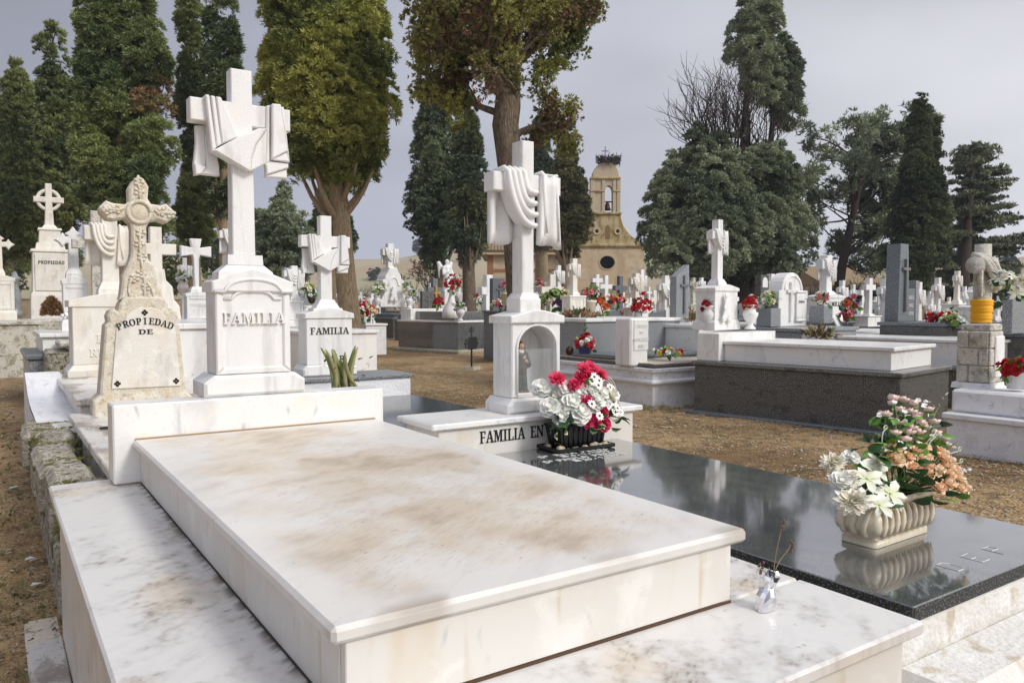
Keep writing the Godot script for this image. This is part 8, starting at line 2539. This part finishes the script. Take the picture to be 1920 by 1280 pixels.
func make_small_things() -> void:
	# foil-wrapped stalk at the corner of the lid
	var st := S()
	var n := FastNoiseLite.new()
	n.seed = 4
	n.frequency = 40.0
	var pts := []
	for i in 9:
		var row := []
		for k in 12:
			var a := TAU * k / 12
			var y := i / 8.0 * 0.075
			var r := (0.021 + 0.006 * sin(i * 0.9)) * (0.35 if i == 8 else 1.0)
			var p := Vector3(cos(a) * r, y, sin(a) * r * 0.8)
			row.append(p * (1.0 + 0.5 * n.get_noise_3dv(p)) + Vector3(y * 0.35, 0, 0))
		pts.append(row)
	for i in 8:
		for k in 12:
			var j := (k + 1) % 12
			quad(st, pts[i][j], pts[i][k], pts[i + 1][k], pts[i + 1][j])
	var f := thing("foil_wrapped_sprig", "crumpled silver foil holding dry lavender stalks at the slab's corner", "sprig", Vector3(1.435, 0.912, -1.12))
	obj("foil", st, M.foil, f)
	for q in [[Vector3(0.03, 0.07, 0), Vector3(0.05, 0.20, 0.01)], [Vector3(0.035, 0.07, 0), Vector3(0.095, 0.14, 0.0)], [Vector3(0.02, 0.06, -0.01), Vector3(0.01, 0.10, -0.02)]]:
		st = S(true)
		tube(st, bez(q[0], q[0] + Vector3(0, 0.04, 0), q[1] - Vector3(0.01, 0.03, 0), q[1], 6), [0.0012], 4)
		obj("stalk", st, plain(Color(0.52, 0.46, 0.35), 0.9), f)
		st = S(true)
		for k in 7:
			ball(st, q[1] + Vector3(rng.randfn() * 0.003, -0.004 * k, rng.randfn() * 0.003), Vector3.ONE * 0.0036, 5, 4)
		obj("seed_head", st, plain(Color(0.42, 0.33, 0.30), 0.9), f)
	# crumpled foil and paper at the foot of the tombs on the left
	for q in [[Vector3(0.806, 0.520, -17.377), 0.16, "crumpled silver foil on the earth beside the grey tomb at the left"], [Vector3(0.755, 1.465, -10.325), 0.09, "crumpled silver foil beside the rust brown shrub"]]:
		st = S()
		for k in 34:
			var a: Vector3 = rdir() * q[1]
			var c: Vector3 = Vector3(rng.randfn(), rng.randf() * 0.6, rng.randfn()) * q[1] * 0.5
			tri(st, c, c + a * 0.5, c + rdir() * q[1] * 0.5)
		var o := obj("foil_scrap", st, M.foil)
		o.position = q[0]
		tag(o, q[2], "litter")
	for q in [[Vector3(0.082, 0.424, -5.805), "white scrap of paper lying on the earth path"], [Vector3(0.113, 0.358, -4.362), "pale leaf-like scrap at the foot of the mossy wall"], [Vector3(0.124, 0.343, -3.983), "green and white scrap close to the marble step"]]:
		st = S()
		for k in 3:
			var c := Vector3(rng.randfn() * 0.01, 0.012 + 0.004 * k, rng.randfn() * 0.01)
			tri(st, c, c + Vector3(0.035, 0.01, 0.008 * k), c + Vector3(0.01, 0.006, -0.03))
		var o := obj("paper_scrap", st, plain(Color(0.85, 0.86, 0.83), 0.8))
		o.position = q[0]
		tag(o, q[1], "litter")
	# black bow on the white tomb's rim
	st = S(true)
	for s in [-1.0, 1.0]:
		tube(st, bez(Vector3.ZERO, Vector3(s * 0.05, 0.04, 0), Vector3(s * 0.05, -0.02, 0.02), Vector3.ZERO, 8), [0.006], 5)
	var bow := obj("wire_handle", st, M.iron)
	bow.position = Vector3(6.298, 0.873, -6.614)
	tag(bow, "black wire handle on the corner of the low white tomb", "handle")
	# litter of needles, chips and straw over the bare earth
	var chip := S()
	quad(chip, Vector3(-0.5, 0, -0.12), Vector3(0.5, 0.03, -0.1), Vector3(0.5, 0.05, 0.1), Vector3(-0.5, 0.02, 0.12))
	chip.generate_normals()
	var cm := chip.commit()
	var places := []
	var cols := []
	for k in 90000:
		var right := k % 5 != 0
		var p := Vector3.ZERO
		if right:
			var u := pow(rng.randf(), 1.3)
			p = Vector3(rng.randf_range(2.75, 7.2), 0, -1.2 - u * 17.0)
		else:
			p = Vector3(rng.randf_range(-2.2, 0.3), 0, -2.5 - pow(rng.randf(), 1.4) * 12.0)
		p.y = h_ground(p.x, p.z) + 0.012
		var s := rng.randf_range(0.012, 0.034)
		places.append(Transform3D(frame((Vector3.UP + rdir() * 0.35).normalized(), rng.randf() * TAU, s), p))
		var c := Color(0.30, 0.20, 0.10).lerp(Color(0.52, 0.41, 0.25), rng.randf())
		if rng.randf() < 0.3:
			c = Color(0.10, 0.065, 0.04)
		elif rng.randf() < 0.05:
			c = Color(0.62, 0.57, 0.48)
		cols.append(c)
	var stone := S(true)
	ball(stone, Vector3.ZERO, Vector3(1, 0.6, 0.85), 7, 5)
	stone.generate_normals()
	var pebbles := []
	var shades := []
	var straw := []
	var straw_c := []
	for k in 2600:
		var p := Vector3(rng.randf_range(2.85, 7.1), 0, -1.2 - pow(rng.randf(), 1.2) * 15.0) if k % 4 else Vector3(rng.randf_range(-2.0, 0.15), 0, -2.5 - rng.randf() * 9.0)
		p.y = h_ground(p.x, p.z) + 0.008
		pebbles.append(Transform3D(frame((Vector3.UP + rdir() * 0.4).normalized(), rng.randf() * TAU, 0.004 + 0.016 * pow(rng.randf(), 4.0)), p))
		shades.append(Color(0.42, 0.37, 0.30) * rng.randf_range(0.45, 1.25))
	for k in 260:
		var c := Vector3(rng.randf_range(2.9, 7.0), 0, -1.5 - rng.randf() * 13.0)
		if k % 3 == 0:
			c = Vector3(6.7 + rng.randf() * 0.25, 0, rng.randf_range(-9.0, -6.8))
		elif k % 3 == 1:
			c = Vector3(rng.randf_range(-1.2, 0.15), 0, rng.randf_range(-9.0, -3.0))
		for m in 7:
			var p := c + Vector3(rng.randfn() * 0.05, 0, rng.randfn() * 0.05)
			p.y = h_ground(p.x, p.z)
			straw.append(Transform3D(frame((Vector3.UP + rdir() * 0.4).normalized(), rng.randf() * TAU, rng.randf_range(0.025, 0.07)), p))
			straw_c.append(Color(0.17, 0.17, 0.06).lerp(Color(0.45, 0.36, 0.18), rng.randf()))
	scatter("gravel", stone.commit(), pebbles, shades, M.foliage, self).set_meta("label", "scattered pebbles on the bare earth")
	scatter("dry_grass", M.f.tuft, straw, straw_c, M.foliage, self).set_meta("label", "low tufts of dry grass on the bare earth")
	var lit := scatter("leaf_litter", cm, places, cols, M.foliage, self)
	lit.set_meta("label", "dry needles, straw and chips scattered over the bare earth")
	# sparse clumps of grass at the foot of the tombs
	places = []
	cols = []
	for k in 500:
		var p := Vector3(rng.randf_range(-0.3, 0.18), 0, rng.randf_range(-9.0, -3.6)) if k % 2 else Vector3(rng.randf_range(7.0, 7.6), 0, rng.randf_range(-7.0, -3.6))
		p.y = h_ground(p.x, p.z)
		places.append(Transform3D(frame((Vector3.UP + rdir() * 0.3).normalized(), rng.randf() * TAU, rng.randf_range(0.012, 0.03)), p))
		cols.append(Color(0.10, 0.12, 0.03).lerp(Color(0.22, 0.20, 0.07), rng.randf()))
	scatter("grass", M.spray[0], places, cols, M.foliage, self).set_meta("label", "thin grass at the foot of the tombs")
